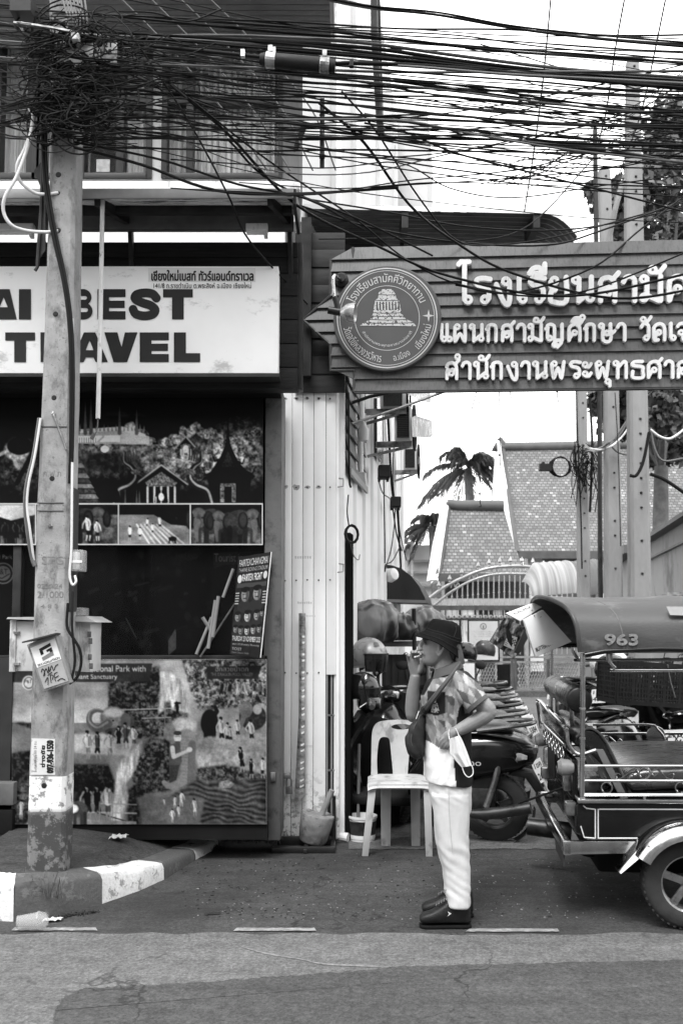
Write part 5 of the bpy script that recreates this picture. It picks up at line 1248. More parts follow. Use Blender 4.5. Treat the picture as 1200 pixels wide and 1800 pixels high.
# white cabinet behind the pole
bx = thing('junction_cabinet', 'white steel cabinet strapped to the back of the utility pole', 'cabinet', tuple(P(90, 1182, PY + .2)))
WBX = gm('cabinet off white', .55, .5, var=.1, s=6, dirt=(.25, .25, 12, (1, 1, .4)))
MB().pbox(26, 1092, 140, 1180, PY + .21, PY + .5).build('box_body', WBX, bx, bev=.006)
MB().pbox(18, 1090, 27, 1181, PY + .20, PY + .5).build('flange', WBX, bx, bev=.004)
MB().prism([P(139, 1092, PY + .21), P(153, 1092, PY + .21), P(163, 1098, PY + .5), P(163, 1182, PY + .5), P(152, 1181, PY + .21), P(139, 1180, PY + .21)], (0, .012, 0)).pbox(139, 1090, 158, 1181, PY + .22, PY + .48).build('side_door', WBX, bx, bev=.004)
MB().prism([P(14, 1085, PY + .16), P(150, 1083, PY + .16), P(170, 1094, PY + .16), P(12, 1088, PY + .16)], (0, .4, 0)).build('lid', gm('cabinet lid', .4, .5, var=.2, s=8), bx)
for v in (1110, 1165): MB().pbox(24, v, 34, v + 4, PY + .19, PY + .21).build('hinge', STL, bx)
mb = MB()
for (u, v) in ((154, 1110), (156, 1122), (155, 1150), (157, 1166)): mb.pbox(u, v, u + 6, v + 10, PY + .205, PY + .215)
mb.build('sticker', gm('small stickers', .1, .6, var=.8, s=30), bx)
MB().pbox(116, 1068, 146, 1082, PY + .22, PY + .36).build('clear_box', CUP, bx, bev=.004)
# small tilted box with brand sticker
tb = thing('meter_box', 'small tilted grey box with white sticker and scribbles on the pole', 'box', tuple(pw(85, 1214, .06)))
q = [(47, 1133), (98, 1114), (126, 1200), (76, 1216)]; TD = .10
MB().prism([pw(u, v, TD) for u, v in q], (0, TD - .002, 0)).build('box_body', gm('meter grey', .23, .5, var=.15, s=10, dirt=(.1, .2, 14, (1, 1, 1))), tb, bev=.006)
MB().prism([pw(52 + 1, 1137, TD + .004), pw(96, 1120, TD + .004), pw(120.5, 1197, TD + .004), pw(78, 1211, TD + .004)], (0, .003, 0)).build('front_panel', gm('meter panel', .32, .45, var=.12, s=10), tb)
MB().prism([pw(39, 1128, TD + .05), pw(100, 1112, TD + .05), pw(107, 1113, TD - .05), pw(64, 1124, TD - .05)], (0, .0, -.008)).build('lid', gm('meter lid', .03, .5, var=.3), tb)
def tq(a_, b_): # 0..1 over the panel
    A0, B0, C0, D0 = (53, 1137), (96, 1120), (120.5, 1197), (78, 1211)
    u = (A0[0] * (1 - a_) + B0[0] * a_) * (1 - b_) + (D0[0] * (1 - a_) + C0[0] * a_) * b_; v = (A0[1] * (1 - a_) + B0[1] * a_) * (1 - b_) + (D0[1] * (1 - a_) + C0[1] * a_) * b_; return u, v
def tp(a_, b_, o=.0075): return pw(*tq(a_, b_), TD + o)
MB().prism([tp(0, .03, .006), tp(1, .03, .006), tp(1, .5, .006), tp(0, .5, .006)], (0, .0012, 0)).build('sticker', gm('sticker white', .72, .5, var=.05), tb)
mb = MB()
for q in (((.3, .12), (.78, .08), (.78, .15), (.42, .18), (.42, .22), (.3, .24)), ((.3, .2), (.42, .2), (.42, .26), (.3, .27)), ((.55, .2), (.78, .18), (.78, .27), (.66, .28), (.66, .24), (.55, .25))): mb.add([tp(*p) for p in q], [tuple(range(len(q)))])
q = ((.3, .32), (.66, .28), (.66, .23), (.78, .22), (.78, .36), (.3, .4)); 
f = text_field('SRICHONLATHON', 90, 16, .9); field_mesh(f, lambda x, y: tp(.03 + .95 * x / 94, .42 + .07 * y / 20), (0, .0004, 0), mb=mb)
mb.build('sticker_print', INK, tb); MB().add([tp(*p) for p in q], [tuple(range(len(q)))]).build('sticker_mark', gm('mark grey', .2, .5), tb)
mb = MB()
for st_ in (((.1, .62), (.2, .56), (.22, .68), (.14, .72), (.32, .58), (.34, .7), (.44, .56), (.42, .68), (.56, .56), (.58, .68), (.7, .6), (.82, .58)), ((.12, .86), (.28, .78), (.2, .94)), ((.34, .92), (.4, .76), (.5, .78), (.42, .86)), ((.52, .92), (.56, .76), (.7, .74)), ((.56, .84), (.7, .82)), ((.6, .92), (.78, .9), (.9, .96)), ((.3, .74), (.5, .7))): mb.tube([tp(a_, b_, .006) for a_, b_ in st_], .0022, 5, 4)
mb.build('scribble', INK, tb)
# little clear terminal box and its leads on the right side of the pole
jb = thing('terminal_box', 'small clear plastic terminal box on the right flank of the pole', 'box', tuple(P(136, 1005, PY)))
MB().pbox(125, 966, 146, 1004, PY - .02, PY + .07).build('case', CUP, jb, bev=.006); MB().pbox(128, 970, 136, 1000, PY - .005, PY + .05).build('terminal', WHT, jb, bev=.004); MB().pbox(126, 985, 144, 989, PY - .024, PY - .018).build('strap', WHT, jb)
MB().pbox(114, 856, 126, 1075, PY + .02, PY + .14).build('conduit', gm('conduit dark', .02, .6), jb, bev=.008)
cab('pole_cable', 'thick double black cable running down the front of the pole to its right edge', [pw(74, 180, .03), pw(78, 300, .02), (pw(85, 360, .02)), pw(96, 420, .02), pw(112, 490, .02), pw(122, 560, .015), pw(126, 640, .012), pw(126, 760, .012), pw(124, 850, .0)], .013, CABLE, 'cables on the utility pole')
cab('pole_cable', 'thinner black cable beside the thick double cable on the pole', [pw(80, 200, .04), pw(83, 300, .03), (pw(90, 360, .03)), pw(101, 420, .03), pw(116, 490, .03), pw(126, 560, .02), pw(130, 640, .02), pw(129, 760, .02), pw(126, 860, .01)], .007, CABLE, 'cables on the utility pole')
cab('pole_cable', 'white cable looping left of the pole into its upper bolt hole', [P(52, 190, PY - .1), P(60, 215, PY - .1), P(44, 262, PY - .1), P(31, 290, PY - .1), P(36, 318, PY - .06), P(62, 339, PY - .03), P(85, 341, PY - .015), pw(103, 339, .0)], .010, CABLEW, 'cables on the utility pole')
cab('pole_cable', 'white cable looping widest left of the pole into its lower bolt hole', [P(60, 200, PY - .12), P(50, 255, PY - .12), P(30, 310, PY - .12), P(10, 345, PY - .12), P(7, 372, PY - .1), P(20, 395, PY - .08), P(45, 405, PY - .04), P(80, 408, PY - .01), pw(103, 406, .0)], .010, CABLEW, 'cables on the utility pole')
cab('pole_cable', 'pale twin cable hanging along the left edge of the pole', [P(70, 735, PY), P(60, 800, PY - .01), P(48, 850, PY - .02), P(45, 890, PY - .02), P(50, 940, PY - .01), P(57, 980, PY), P(62, 995, PY)], .012, CABLEG, 'cables on the utility pole')
cab('pole_cable', 'pale thin cable hanging beside the twin cable on the left edge of the pole', [P(72, 735, PY - .02), P(62, 800, PY - .03), P(51, 850, PY - .03), P(48, 890, PY - .03), P(53, 930, PY - .03), P(60, 985, PY)], .007, CABLEW, 'cables on the utility pole')
cab('pole_cable', 'white cable along the right flank of the pole past the clear terminal box', [P(128, 560, PY + .02), P(129, 700, PY), P(127, 850, PY - .02), P(126, 960, PY - .03), P(123, 1010, PY - .03), P(128, 1028, PY - .03), P(134, 1022, PY - .03), P(132, 1012, PY - .02)], .007, CABLEW, 'cables on the utility pole')
cab('pole_cable', 'black cable loop hanging before the white cabinet', [P(120, 1060, PY - .02), P(118, 1100, PY - .03), P(128, 1120, PY - .04), P(140, 1140, PY - .04), P(143, 1165, PY - .04), P(136, 1190, PY - .04), P(122, 1202, PY - .05)], .008, CABLE, 'cables on the utility pole')
cab('pole_cable', 'second black cable hanging straight before the white cabinet', [P(128, 1040, PY - .02), P(127, 1100, PY - .05), P(132, 1160, PY - .05), P(126, 1196, PY - .06)], .007, CABLE, 'cables on the utility pole')
tag(MB().prism([P(60, 300, PY + .04), P(73, 285, PY + .04), P(80, 300, PY + .02), P(80, 440, PY + .02), P(63, 462, PY + .04), P(72, 330, PY + .04)], (0, .012, 0)).tube([P(75, 290, PY + .03), P(72, 400, PY + .03), P(66, 470, PY + .03), P(62, 476, PY + .03)], .01, 6).build('bent_plate', DKM), 'dark bent metal strip hanging on the left edge of the pole', 'metal strip')
# numbered plate among the cables
np_ = thing('number_plate', 'white enamel plate stencilled 105 and 6-255 among the cables on the pole', 'sign', tuple(P(153, 110, PY - .14)))
MB().pbox(101, 75, 206, 110, PY - .13, PY - .125).build('plate', gm('enamel', .36, .5, var=.15, s=9, dirt=(.12, .25, 12, (1, 1, 1))), np_, bev=.002)
mb = MB(); tq_ = lambda u, v: P(u, v, PY - .1315)
for (s_, u0, v0, u1, v1) in (('CE', 109, 83, 118, 91), ('10 21', 164, 74, 196, 83), ('A105', 163, 86, 197, 96), ('6 - 255', 144, 97, 182, 109), ('0', 117, 96, 122, 104)): text_on(s_, tq_, u0, v0, u1, v1, (0, -.001, 0), 3, .5, mb)
mb.build('plate_print', INK, np_)

# ================================================================== overhead cables
cabn = [0]
WL = {'cable': 'thin black cable in the sagging web of overhead cables', 'thick': 'thick black cable in the sagging web of overhead cables'}
def wire(pts, r, mat=CABLE, label=None, group='overhead cables', jit=1.2, name='overhead_cable'):
    """pts: (u,v,Y) through which the cable hangs"""
    q = [P(u, v + rnd.uniform(-jit, jit), Y) for u, v, Y in pts]
    tag(MB().tube(q, r, 5, 6, cap=False).build(name, mat, smooth=75, recalc=False), label or WL['thick' if r > .0085 else 'cable'], 'cable', group); cabn[0] += 1
def span(u0, v0, u1, v1, sag, r, Y0=5.6, Y1=5.6, n=6, w=2.5, mat=CABLE, label=None):
    pts = []
    for k in range(n + 1):
        t_ = k / n; pts.append((u0 + (u1 - u0) * t_, v0 + (v1 - v0) * t_ + 4 * sag * t_ * (1 - t_) + (rnd.uniform(-w, w) if 0 < k < n else 0), Y0 + (Y1 - Y0) * t_ + rnd.uniform(-.02, .02)))
    wire(pts, r, mat, label, jit=.4)
rr = lambda a_, b_: rnd.uniform(a_, b_)
# main bundles leaving the pole to the right (traced), then looser ones
tr = [ # (points u,v) , radius
 ([(-60, 30), (150, 62), (400, 62), (620, 74), (800, 98), (1000, 122), (1260, 140)], .016), ([(-60, 36), (180, 60), (420, 70), (640, 84), (820, 108), (1010, 130), (1260, 146)], .018), ([(90, 52), (300, 64), (520, 78), (760, 106), (960, 132), (1260, 152)], .014),
 ([(130, 58), (380, 84), (600, 96), (800, 118), (1000, 137), (1260, 150)], .012), ([(130, 60), (350, 74), (580, 90), (790, 113), (1000, 134), (1260, 156)], .012), ([(130, 55), (400, 78), (640, 98), (850, 120), (1050, 142), (1260, 158)], .01),
 ([(520, -12), (650, 14), (760, 24), (900, 50), (1050, 66), (1260, 82)], .011), ([(540, -14), (660, 12), (780, 28), (920, 52), (1060, 70), (1260, 86)], .011), ([(500, -20), (640, 8), (770, 22), (900, 46), (1060, 62), (1260, 80)], .009),
 ([(180, -10), (400, 30), (600, 52), (800, 62), (960, 84), (1260, 110)], .007), ([(250, -10), (500, 40), (700, 66), (900, 90), (1260, 118)], .006), ([(130, 75), (420, 118), (640, 134), (800, 150), (1000, 178), (1260, 212)], .009),
 ([(130, 90), (400, 122), (620, 142), (800, 160), (1000, 186), (1260, 206)], .01), ([(130, 100), (420, 150), (640, 168), (800, 172), (1000, 192), (1260, 224)], .009), ([(130, 130), (400, 166), (600, 170), (800, 190), (1000, 198), (1260, 196)], .009),
 ([(130, 160), (420, 172), (620, 184), (800, 203), (1000, 218), (1260, 222)], .011), ([(130, 150), (350, 168), (560, 196), (800, 210), (1000, 220), (1260, 226)], .01), ([(130, 175), (400, 205), (600, 206), (800, 204), (1000, 240), (1260, 268)], .008),
 ([(-60, 210), (100, 190), (300, 206), (500, 210), (700, 212), (830, 236), (1000, 262), (1260, 292)], .01), ([(130, 210), (400, 208), (640, 228), (800, 228), (1000, 250), (1260, 256)], .009), ([(130, 230), (400, 220), (600, 216), (800, 196), (1000, 160), (1260, 100)], .006),
 ([(130, 225), (350, 243), (600, 246), (760, 240), (900, 236), (1260, 264)], .009), ([(130, 215), (400, 260), (600, 276), (760, 272), (950, 240), (1100, 200), (1260, 160)], .006), ([(200, 120), (420, 200), (560, 226), (760, 262), (960, 300), (1260, 340)], .007),
 ([(200, 190), (430, 290), (620, 306), (800, 268), (1000, 226), (1260, 180)], .006), ([(400, 335), (560, 340), (720, 318), (900, 300), (1060, 262), (1260, 215)], .006), ([(300, 330), (520, 344), (700, 325), (880, 314), (1100, 290), (1260, 250)], .006), ([(420, 320), (600, 330), (760, 322), (940, 325), (1100, 332), (1260, 330)], .005),
 ([(300, 280), (560, 296), (700, 287), (790, 330), (900, 348), (1060, 325), (1260, 300)], .006), ([(640, 215), (710, 232), (800, 268), (940, 306), (1080, 340), (1260, 388)], .009), ([(640, 200), (800, 230), (940, 250), (1080, 266), (1260, 300)], .011), ([(660, 204), (820, 234), (960, 256), (1100, 272), (1260, 296)], .01),
]
for i, (pts, r) in enumerate(tr): wire([(u, v, 5.62 - .006 * (i % 20)) for u, v in pts], r * .66, CABLE if i % 6 else CABLEG)
# diagonals that fall to the right across awning and sign
for pts, r in (([(230, 60, 5.4), (330, 210, 5.5), (400, 340, 5.6), (440, 425, 5.9), (540, 535, 6.6)], .006), ([(300, 150, 5.4), (400, 235, 5.5), (520, 360, 5.8), (660, 430, 6.3), (790, 486, 6.6), (1000, 520, 6.55), (1260, 470, 6.4)], .009), ([(330, 170, 5.4), (470, 280, 5.6), (620, 380, 6.2), (720, 460, 6.5), (830, 505, 6.6), (1010, 515, 6.55), (1260, 420, 6.4)], .006), ([(560, 180, 5.5), (640, 250, 5.6), (720, 360, 6.0), (800, 425, 6.5), (900, 480, 6.6), (1080, 525, 6.55), (1260, 500, 6.4)], .009), ([(600, 160, 5.5), (660, 230, 5.6), (735, 345, 6.0), (800, 420, 6.4), (870, 430, 6.6), (1000, 410, 6.8), (1260, 340, 7.4)], .006), ([(520, 360, 6.2), (650, 400, 6.4), (800, 425, 6.6), (960, 430, 6.6), (1060, 405, 6.8), (1260, 330, 7.2)], .007), ([(540, 350, 6.2), (680, 372, 6.6), (830, 400, 6.8), (1020, 402, 6.9), (1260, 350, 7.2)], .006), ([(560, 420, 6.6), (700, 420, 6.6), (820, 425, 6.8), (930, 395, 7.0), (1040, 280, 7.6)], .005), ([(800, 500, 6.6), (900, 515, 6.6), (1040, 470, 6.6), (1130, 400, 6.8), (1260, 300, 7)], .007), ([(400, 245, 5.5), (480, 320, 5.7), (640, 390, 6.2), (760, 450, 6.5)], .007), ([(130, 258, 5.45), (250, 290, 5.5), (380, 335, 5.6), (520, 340, 5.7), (700, 330, 5.7)], .009), ([(130, 250, 5.45), (280, 280, 5.5), (420, 325, 5.6), (540, 350, 5.8), (640, 405, 6.3)], .007)):
    wire(pts, r)
# random web (kept inside the traced outline)
for i in range(26):
    v0 = rr(40, 265); v1 = v0 * .55 + rr(60, 190) + 20; span(rr(90, 200), v0, 1270, min(v1, 300), rr(-14, 26), rnd.choice((.003, .0035, .004, .0045, .006)), 5.45 + rr(0, .25), 5.45 + rr(0, .3), 7, 4)
for i in range(15):
    v0 = rr(-20, 110); span(-60, v0 + rr(-20, 30), 1270, v0 + rr(30, 120), rr(-6, 16), rnd.choice((.0035, .0045, .006, .008)), 5.45 + rr(0, .25), 5.45 + rr(0, .3), 7, 4, rnd.choice((CABLE, CABLE, CABLEG)))
for i in range(13):
    u0, v0 = rr(140, 360), rr(60, 240); span(u0, v0, 1270, v0 + rr(60, 170), rr(0, 40), rnd.choice((.003, .004, .005)), 5.5, 5.6, 5, 3)
for i in range(14): span(-60, rr(60, 260), rr(80, 130), rr(90, 260), rr(0, 22), rnd.choice((.0035, .0045, .006)), 5.5, 5.45, 5, 3)
for i in range(10):
    span(rr(760, 960), rr(60, 270), 1270, rr(120, 300), rr(-12, 12), rnd.choice((.003, .004)), 5.6, 6.6, 6, 5)
for i in range(12):
    span(rr(840, 900), rr(330, 350) - i * 4, 1270, rr(60, 230), rr(6, 26), rnd.choice((.0025, .003)), 6.4, 6.0, 6, 4)
# three steep lines crossing the street high on the right and the stepped ones on the left
for (pts, lb) in ((((969, -20, 6.2), (955, 130, 6.6), (940, 250, 7.0), (921, 372, 7.3)), 'steep line crossing the sky left of the other two steep lines'), (((1100, -20, 6.0), (1080, 90, 6.3), (1064, 200, 6.8), (1045, 272, 7.6)), 'steep line crossing the sky between two other steep lines'), (((1173, -20, 6.0), (1150, 90, 6.3), (1128, 190, 6.8), (1104, 262, 8), (1078, 330, 9.5)), 'steep line crossing the sky at the far right')): wire(pts, .0055, CABLE, lb, 'steep lines across the sky')
for i in range(4): wire([(195 + 52 * i, -20, 6.3), (290 + 52 * i, 75, 6.4), (390 + 52 * i, 190, 6.5), (470 + 40 * i, 300, 6.6)], .006, CABLEG, 'stiff grey diagonal cable crossing in front of the upper windows', 'diagonal cables before the windows', .5)
# splice closure
sp = thing('splice_closure', 'black cylindrical cable splice closure hanging in the overhead cables', 'cable box', tuple(P(525, 112, 5.42)))
a_, b_ = P(457, 104, 5.42), P(589, 116, 5.42); ax_ = (b_ - a_).normalized(); L = (b_ - a_).length
MB().lathe([(0, 0), (.03, .0), (.036, .02), (.04, .04), (.04, L - .04), (.036, L - .02), (.036, L), (0, L)], a_, ax_, 20).build('closure_body', BLKM, sp, smooth=40)
for f_ in (.14, .86): MB().lathe([(.042, 0), (.045, .004), (.045, .05), (.042, .054)], a_ + ax_ * (L * f_ - .027), ax_, 18).box(a_ + ax_ * L * f_ + Vector((0, -.02, .055)), (.025, .02, .035)).build('clamp', STL, sp)
wire([(589, 112, 5.42), (640, 111, 5.45), (800, 120, 5.5), (1260, 160, 5.6)], .012); wire([(457, 100, 5.42), (340, 88, 5.45), (150, 70, 5.5)], .012)
for (u, v) in ((426, 92), (480, 88), (617, 109)): tag(MB().pbox(u - 3, v - 6, u + 4, v + 6, 5.40, 5.43).build('cable_clip', WHT if u < 500 else BLKM), {426: 'white cable clip left of the splice closure', 480: 'white cable clip on top of the splice closure', 617: 'black cable clip right of the splice closure'}[u], 'clip')
# thin lines with hooks dangling under the school sign
for (u, v0, v1, lb) in ((877, 686, 822, 'straight dangling wire with hooked end before the roof gable'), (842, 700, 890, 'long dangling wire with knot before the palm'), (978, 686, 706, 'short hooked wire under the school sign'), (838, 684, 730, 'slanting short wire under the school sign'), (895, 684, 700, 'shortest bent wire under the school sign')):
    o = MB().tube([P(u, v0, 6.95), P(u + (-10 if v1 == 730 else 1), v1 - 8, 6.95), P(u + (-10 if v1 == 730 else 3), v1, 6.95), P(u + (-12 if v1 == 730 else -1), v1 + 1, 6.95)], .0035, 5).ball(P(u + .5, v1 - 22 if v1 > 800 else v0 + 2, 6.95), .009, 4).build('dangling_wire', CABLE); tag(o, lb, 'wire', 'wires dangling under the sign')
# the nest of coils round the pole head
nest = MB()
for i in range(105):
    cu, cv = rr(50, 215), 30 + 215 * rnd.random(); cu = cu if cv < 190 else rr(70, 165)
    a_, b_ = rr(12, 56), rr(9, 34); ph = rr(0, 6.28); turn = rr(.6, 1.6) * 6.283; Y = 5.34 + rr(-.06, .1); tilt = rr(-.6, .6)
    pts = []
    for k in range(13):
        t_ = ph + turn * k / 12; x, y = a_ * math.cos(t_) * (1 + .15 * math.sin(3 * t_)), b_ * math.sin(t_); pts.append(P(cu + x * math.cos(tilt) - y * math.sin(tilt), cv + x * math.sin(tilt) + y * math.cos(tilt), Y + .03 * math.sin(t_ + ph)))
    nest.tube(pts, rnd.choice((.0025, .003, .0035, .005)), 5, 2, cap=False)
for i in range(110):
    u0, v0 = rr(50, 210), rr(20, 240); w_ = rr(30, 62) * rnd.choice((-1, 1, 1, 1)); nest.tube([P(u0, v0, 5.36), P(u0 + w_, v0 + rr(-8, 16), 5.3), P(u0 + w_ * 2, v0 + rr(-12, 22), 5.4), P(u0 + w_ * 3, v0 + rr(-14, 24), 5.45)], rnd.choice((.0025, .003, .005)), 5, 4, cap=False)
for i in range(30):
    u0, v0 = rr(85, 165), rr(55, 225); nest.tube([P(u0 + rr(-30, 30), v0 + rr(-18, 18), 5.38 + rr(-.05, .05)) for _ in range(5)], rr(.004, .009), 5, 3, cap=False)
tag(nest.build('cable_tangle', CABLE, smooth=75, recalc=False), 'dense dark tangle of coiled cables around the pole head', 'cable tangle', kind='stuff')
for i in range(7): cab('pale_cable', None, [P(105 + 7 * i, -20, 5.36), P(118 + 6 * i, 24 + 4 * i, 5.33), P(124 + 3 * i, 50, 5.34), P(126 + 2 * i, 66, 5.38)], .006, CABLEG); 
for o in [o for o in C.objects if o.name.startswith('pale_cable')]: tag(o, 'pale grey cable dropping into the tangle at the pole head', 'cable', 'pale cables at the pole head')
hw = thing('pole_bracket', 'dark steel bracket with bolt at the pole head among the cables', 'bracket', tuple(P(40, 40, 5.5)))
MB().pbox(18, -10, 54, 18, 5.3, 5.5).build('bracket_plate', DKM, hw); MB().lathe([(0, .03), (.02, .03), (.02, 0)], P(42, 49, 5.36), (0, -1, 0), 6).build('bracket_bolt', STL, hw)
tag(MB().tube([P(25, 40, 5.32), P(80, 47, 5.32), P(140, 58, 5.34), P(200, 66, 5.4)], .010, 6, 4).build('steel_strand', STL), 'bright twisted steel strand running right from the pole head', 'strand')
tag(MB().pbox(125, 56, 138, 68, 5.28, 5.33).build('strand_clamp', WHT, bev=.004), 'small white clamp on the pole head before the tangle', 'clamp')
# cables gathered on the far poles
for i, (pts, r, mt) in enumerate(((((1012, 680), (1014, 760), (1020, 900), (1022, 1000)), .012, CABLE), (((1036, 700), (1040, 780), (1038, 860), (1036, 900)), .02, CABLE), (((1022, 782), (1036, 790), (1060, 785), (1085, 762), (1110, 725), (1130, 690)), .014, CABLEG), (((1024, 778), (1045, 794), (1075, 780), (1100, 745), (1118, 700)), .014, CABLEG), (((1026, 786), (1060, 790), (1090, 770), (1110, 740), (1122, 710)), .012, CABLEW), (((1070, 780), (1085, 795), (1105, 800), (1120, 802)), .012, CABLEG), (((1142, 755), (1160, 768), (1180, 770), (1210, 748)), .014, CABLEW), (((1142, 752), (1150, 790), (1165, 810), (1200, 806)), .012, CABLEG), (((1140, 760), (1130, 810), (1118, 835), (1106, 836)), .018, CABLE), (((1142, 833), (1165, 842), (1190, 858), (1220, 880)), .02, CABLE), (((1080, 690), (1086, 800), (1090, 960)), .006, CABLE), (((1040, 800), (1050, 850), (1045, 900)), .006, CABLE), (((1010, 800), (1004, 850), (1012, 890)), .006, CABLE))):
    cab('far_cable', ['cable strapped to the left edge of the thinnest far pole', 'thick dark cable bundle on the right edge of the thinnest far pole', 'grey cable sweeping up right between the far poles', 'second grey cable sweeping up right between the far poles, steeper', 'white cable sweeping up right between the far poles', 'short grey cable sagging from middle to tallest far pole', 'white cable leaving the tallest far pole to the right', 'grey cable loop hanging right of the tallest far pole', 'black cable drooping down the tallest far pole to its left', 'thick black cable running down right from the tallest far pole', 'fine cable down the face of the middle far pole', 'thin loose cable end right of the thinnest far pole', 'thin loose cable end left of the thinnest far pole'][i], [P(u, v, 15.2 if u < 1045 else 12.4 if u < 1095 and i > 8 else 12.0 if i > 5 and u < 1100 else 10.7 if i > 5 else 12.5) for u, v in pts], r, mt, 'cables on the far poles')
k = MB()
for i in range(7): c_ = P(985, 820, 15.2); k.tube([c_ + Vector((math.cos(q * .5236) * (.13 + .008 * i), .01 * i, math.sin(q * .5236) * (.15 + .006 * rnd.random()))) for q in range(12)], .010, 5, closed=True)
tag(k.build('cable_ring', CABLE, smooth=70), 'round loop of spare cable hung left of the thinnest far pole', 'cable coil')
tag(MB().pbox(948, 815, 970, 827, 15.15, 15.25).pbox(952, 812, 957, 816, 15.16, 15.24).build('splice_box', BLKM), 'small black splice box left of the cable loop', 'cable box')
k = MB()
for i in range(60): u, v = rr(1008, 1046), rr(775, 830); k.tube([P(u, v, 15.2), P(u + rr(-14, 14), v + rr(4, 24), 15.1), P(u + rr(-12, 12), v + rr(20, 60), 15.2)], .008, 4, 3, cap=False)
tag(k.build('cable_tangle', CABLE, recalc=False), 'dark frayed tangle of cables on the thinnest far pole', 'cable tangle', kind='stuff')
# ================================================================== standing man with cigarette, bag and mask
from mathutils import noise as mnoise
MY = 5.22
def M(u, v, d=0.0): return P(u, v, MY + d)
def fuse(mb, name, mat, parent, vox, it=4, fac=.5, disp=None, ink=None):
    """one continuous skin over overlapping solids"""
    o = wloc(parent); me = bpy.data.meshes.new(name); me.from_pydata([tuple(p - o) for p in mb.v], [], mb.f)
    bm = bmesh.new(); bm.from_mesh(me); bmesh.ops.recalc_face_normals(bm, faces=bm.faces); bm.to_mesh(me); bm.free()
    ob = bpy.data.objects.new(name, me); C.objects.link(ob)
    r = ob.modifiers.new('r', 'REMESH'); r.mode = 'VOXEL'; r.voxel_size = vox
    if it: q = ob.modifiers.new('s', 'SMOOTH'); q.factor = fac; q.iterations = it
    dg = bpy.context.evaluated_depsgraph_get(); dg.update()
    nm = bpy.data.meshes.new_from_object(ob.evaluated_get(dg)); ob.modifiers.clear(); ob.data = nm; nm.name = name; bpy.data.meshes.remove(me)
    if disp:
        ns = [v.normal.copy() for v in nm.vertices]
        for v, n in zip(nm.vertices, ns): v.co = v.co + n * disp(v.co + o)
    if ink:
        at = nm.attributes.new('ink', 'FLOAT', 'POINT'); at.data.foreach_set('value', [float(ink(v.co + o)) for v in nm.vertices])
    nm.polygons.foreach_set('use_smooth', [True] * len(nm.polygons)); nm.materials.clear(); nm.materials.append(mat)
    if parent is not None: ob.parent = parent
    return ob
def ring(uf, ub, v0, hw, d=0.0, n=28, dv=0.0, pf=2.3, nar=0.0):
    """horizontal body section: front column uf, back column ub, half width hw; dv drops the front"""
    out = []; uc, a_ = (uf + ub) / 2, (ub - uf) / 2
    for k in range(n):
        t = 2 * math.pi * k / n; c, s_ = math.cos(t), math.sin(t)
        c2 = math.copysign(abs(c) ** (2 / pf), c); s2 = math.copysign(abs(s_) ** (2 / pf), s_)
        w = hw * (1 - nar * max(0, -c2))
        out.append(M(uc + a_ * c2, v0 - dv * c2, d) + Vector((0, w * s2, 0)))
    return out
man = thing('person', 'man in bucket hat, geometric polo shirt and white trousers smoking beside the plastic chair', 'person', (M(785, 1600).x, MY + .02, 0))
SKIN = gm('skin', .2, .5, var=.16, s=14, bump=.12, bs=160, spec=.4)
b = MB()
hd = [(1096, 768, 792, .03), (1103, 752, 803, .062), (1112, 744, 807, .073), (1120, 741.5, 808, .076), (1127, 741.5, 808, .077), (1133, 743, 806, .075), (1140, 742, 804, .073), (1147, 741.5, 800, .069), (1153, 741.5, 795, .063), (1159, 741.5, 789, .055), (1164, 742.5, 782, .046), (1168, 746, 774, .034), (1171, 752, 766, .018)]
b.loft([ring(uf, ub, v, hw, 0, 28, nar=.30) for v, uf, ub, hw in hd])
b.tube([M(741.5, 1126), M(739.3, 1132), M(737.3, 1138), M(738.5, 1141.5), M(742, 1143)], [(.008, .009), (.010, .011), (.013, .016), (.012, .018), (.008, .013)], 10, 3)   # nose
for sg in (-1, 1): b.ball(M(740, 1140.4, sg * .012), (.011, .008, .008), 6); b.ball(M(743, 1126.5, sg * .034), (.014, .022, .007), 6)
b.ball(M(741, 1147.6), (.009, .024, .0052), 7); b.ball(M(741.6, 1153), (.009, .021, .0055), 7); b.ball(M(744, 1163), (.012, .018, .013), 7)
for sg in (-1, 1):   # ears
    e = [M(770.5, 1133 + 0, sg * .074), M(774, 1127, sg * .088), M(780, 1130, sg * .096), M(780, 1138, sg * .095), M(776, 1146, sg * .087), M(771, 1152, sg * .077), M(769, 1145, sg * .071)]
    b.tube(e, [.006, .0075, .008, .0075, .0075, .0085, .006], 8, 3); b.ball(M(773, 1140, sg * .074), (.012, .006, .02), 6)
b.tube([M(782, 1140), M(781, 1162), M(784, 1182), M(787, 1204)], [(.062, .062), (.058, .056), (.062, .062), (.08, .09)], 18, 3)
# torso and legs under the clothes
b.loft([ring(765, 815, 1186, .10), ring(752, 822, 1205, .17), ring(750, 820, 1260, .15), ring(753, 818, 1330, .15), ring(757, 820, 1380, .155)])
for d, du, dv in ((-.085, 0, 0), (.10, -3, -12)): b.tube([M(788, 1370, d * .8), M(795 + du, 1480 + dv, d), M(805 + du, 1590 + dv, d)], [.08, .055, .038], 12, 3)
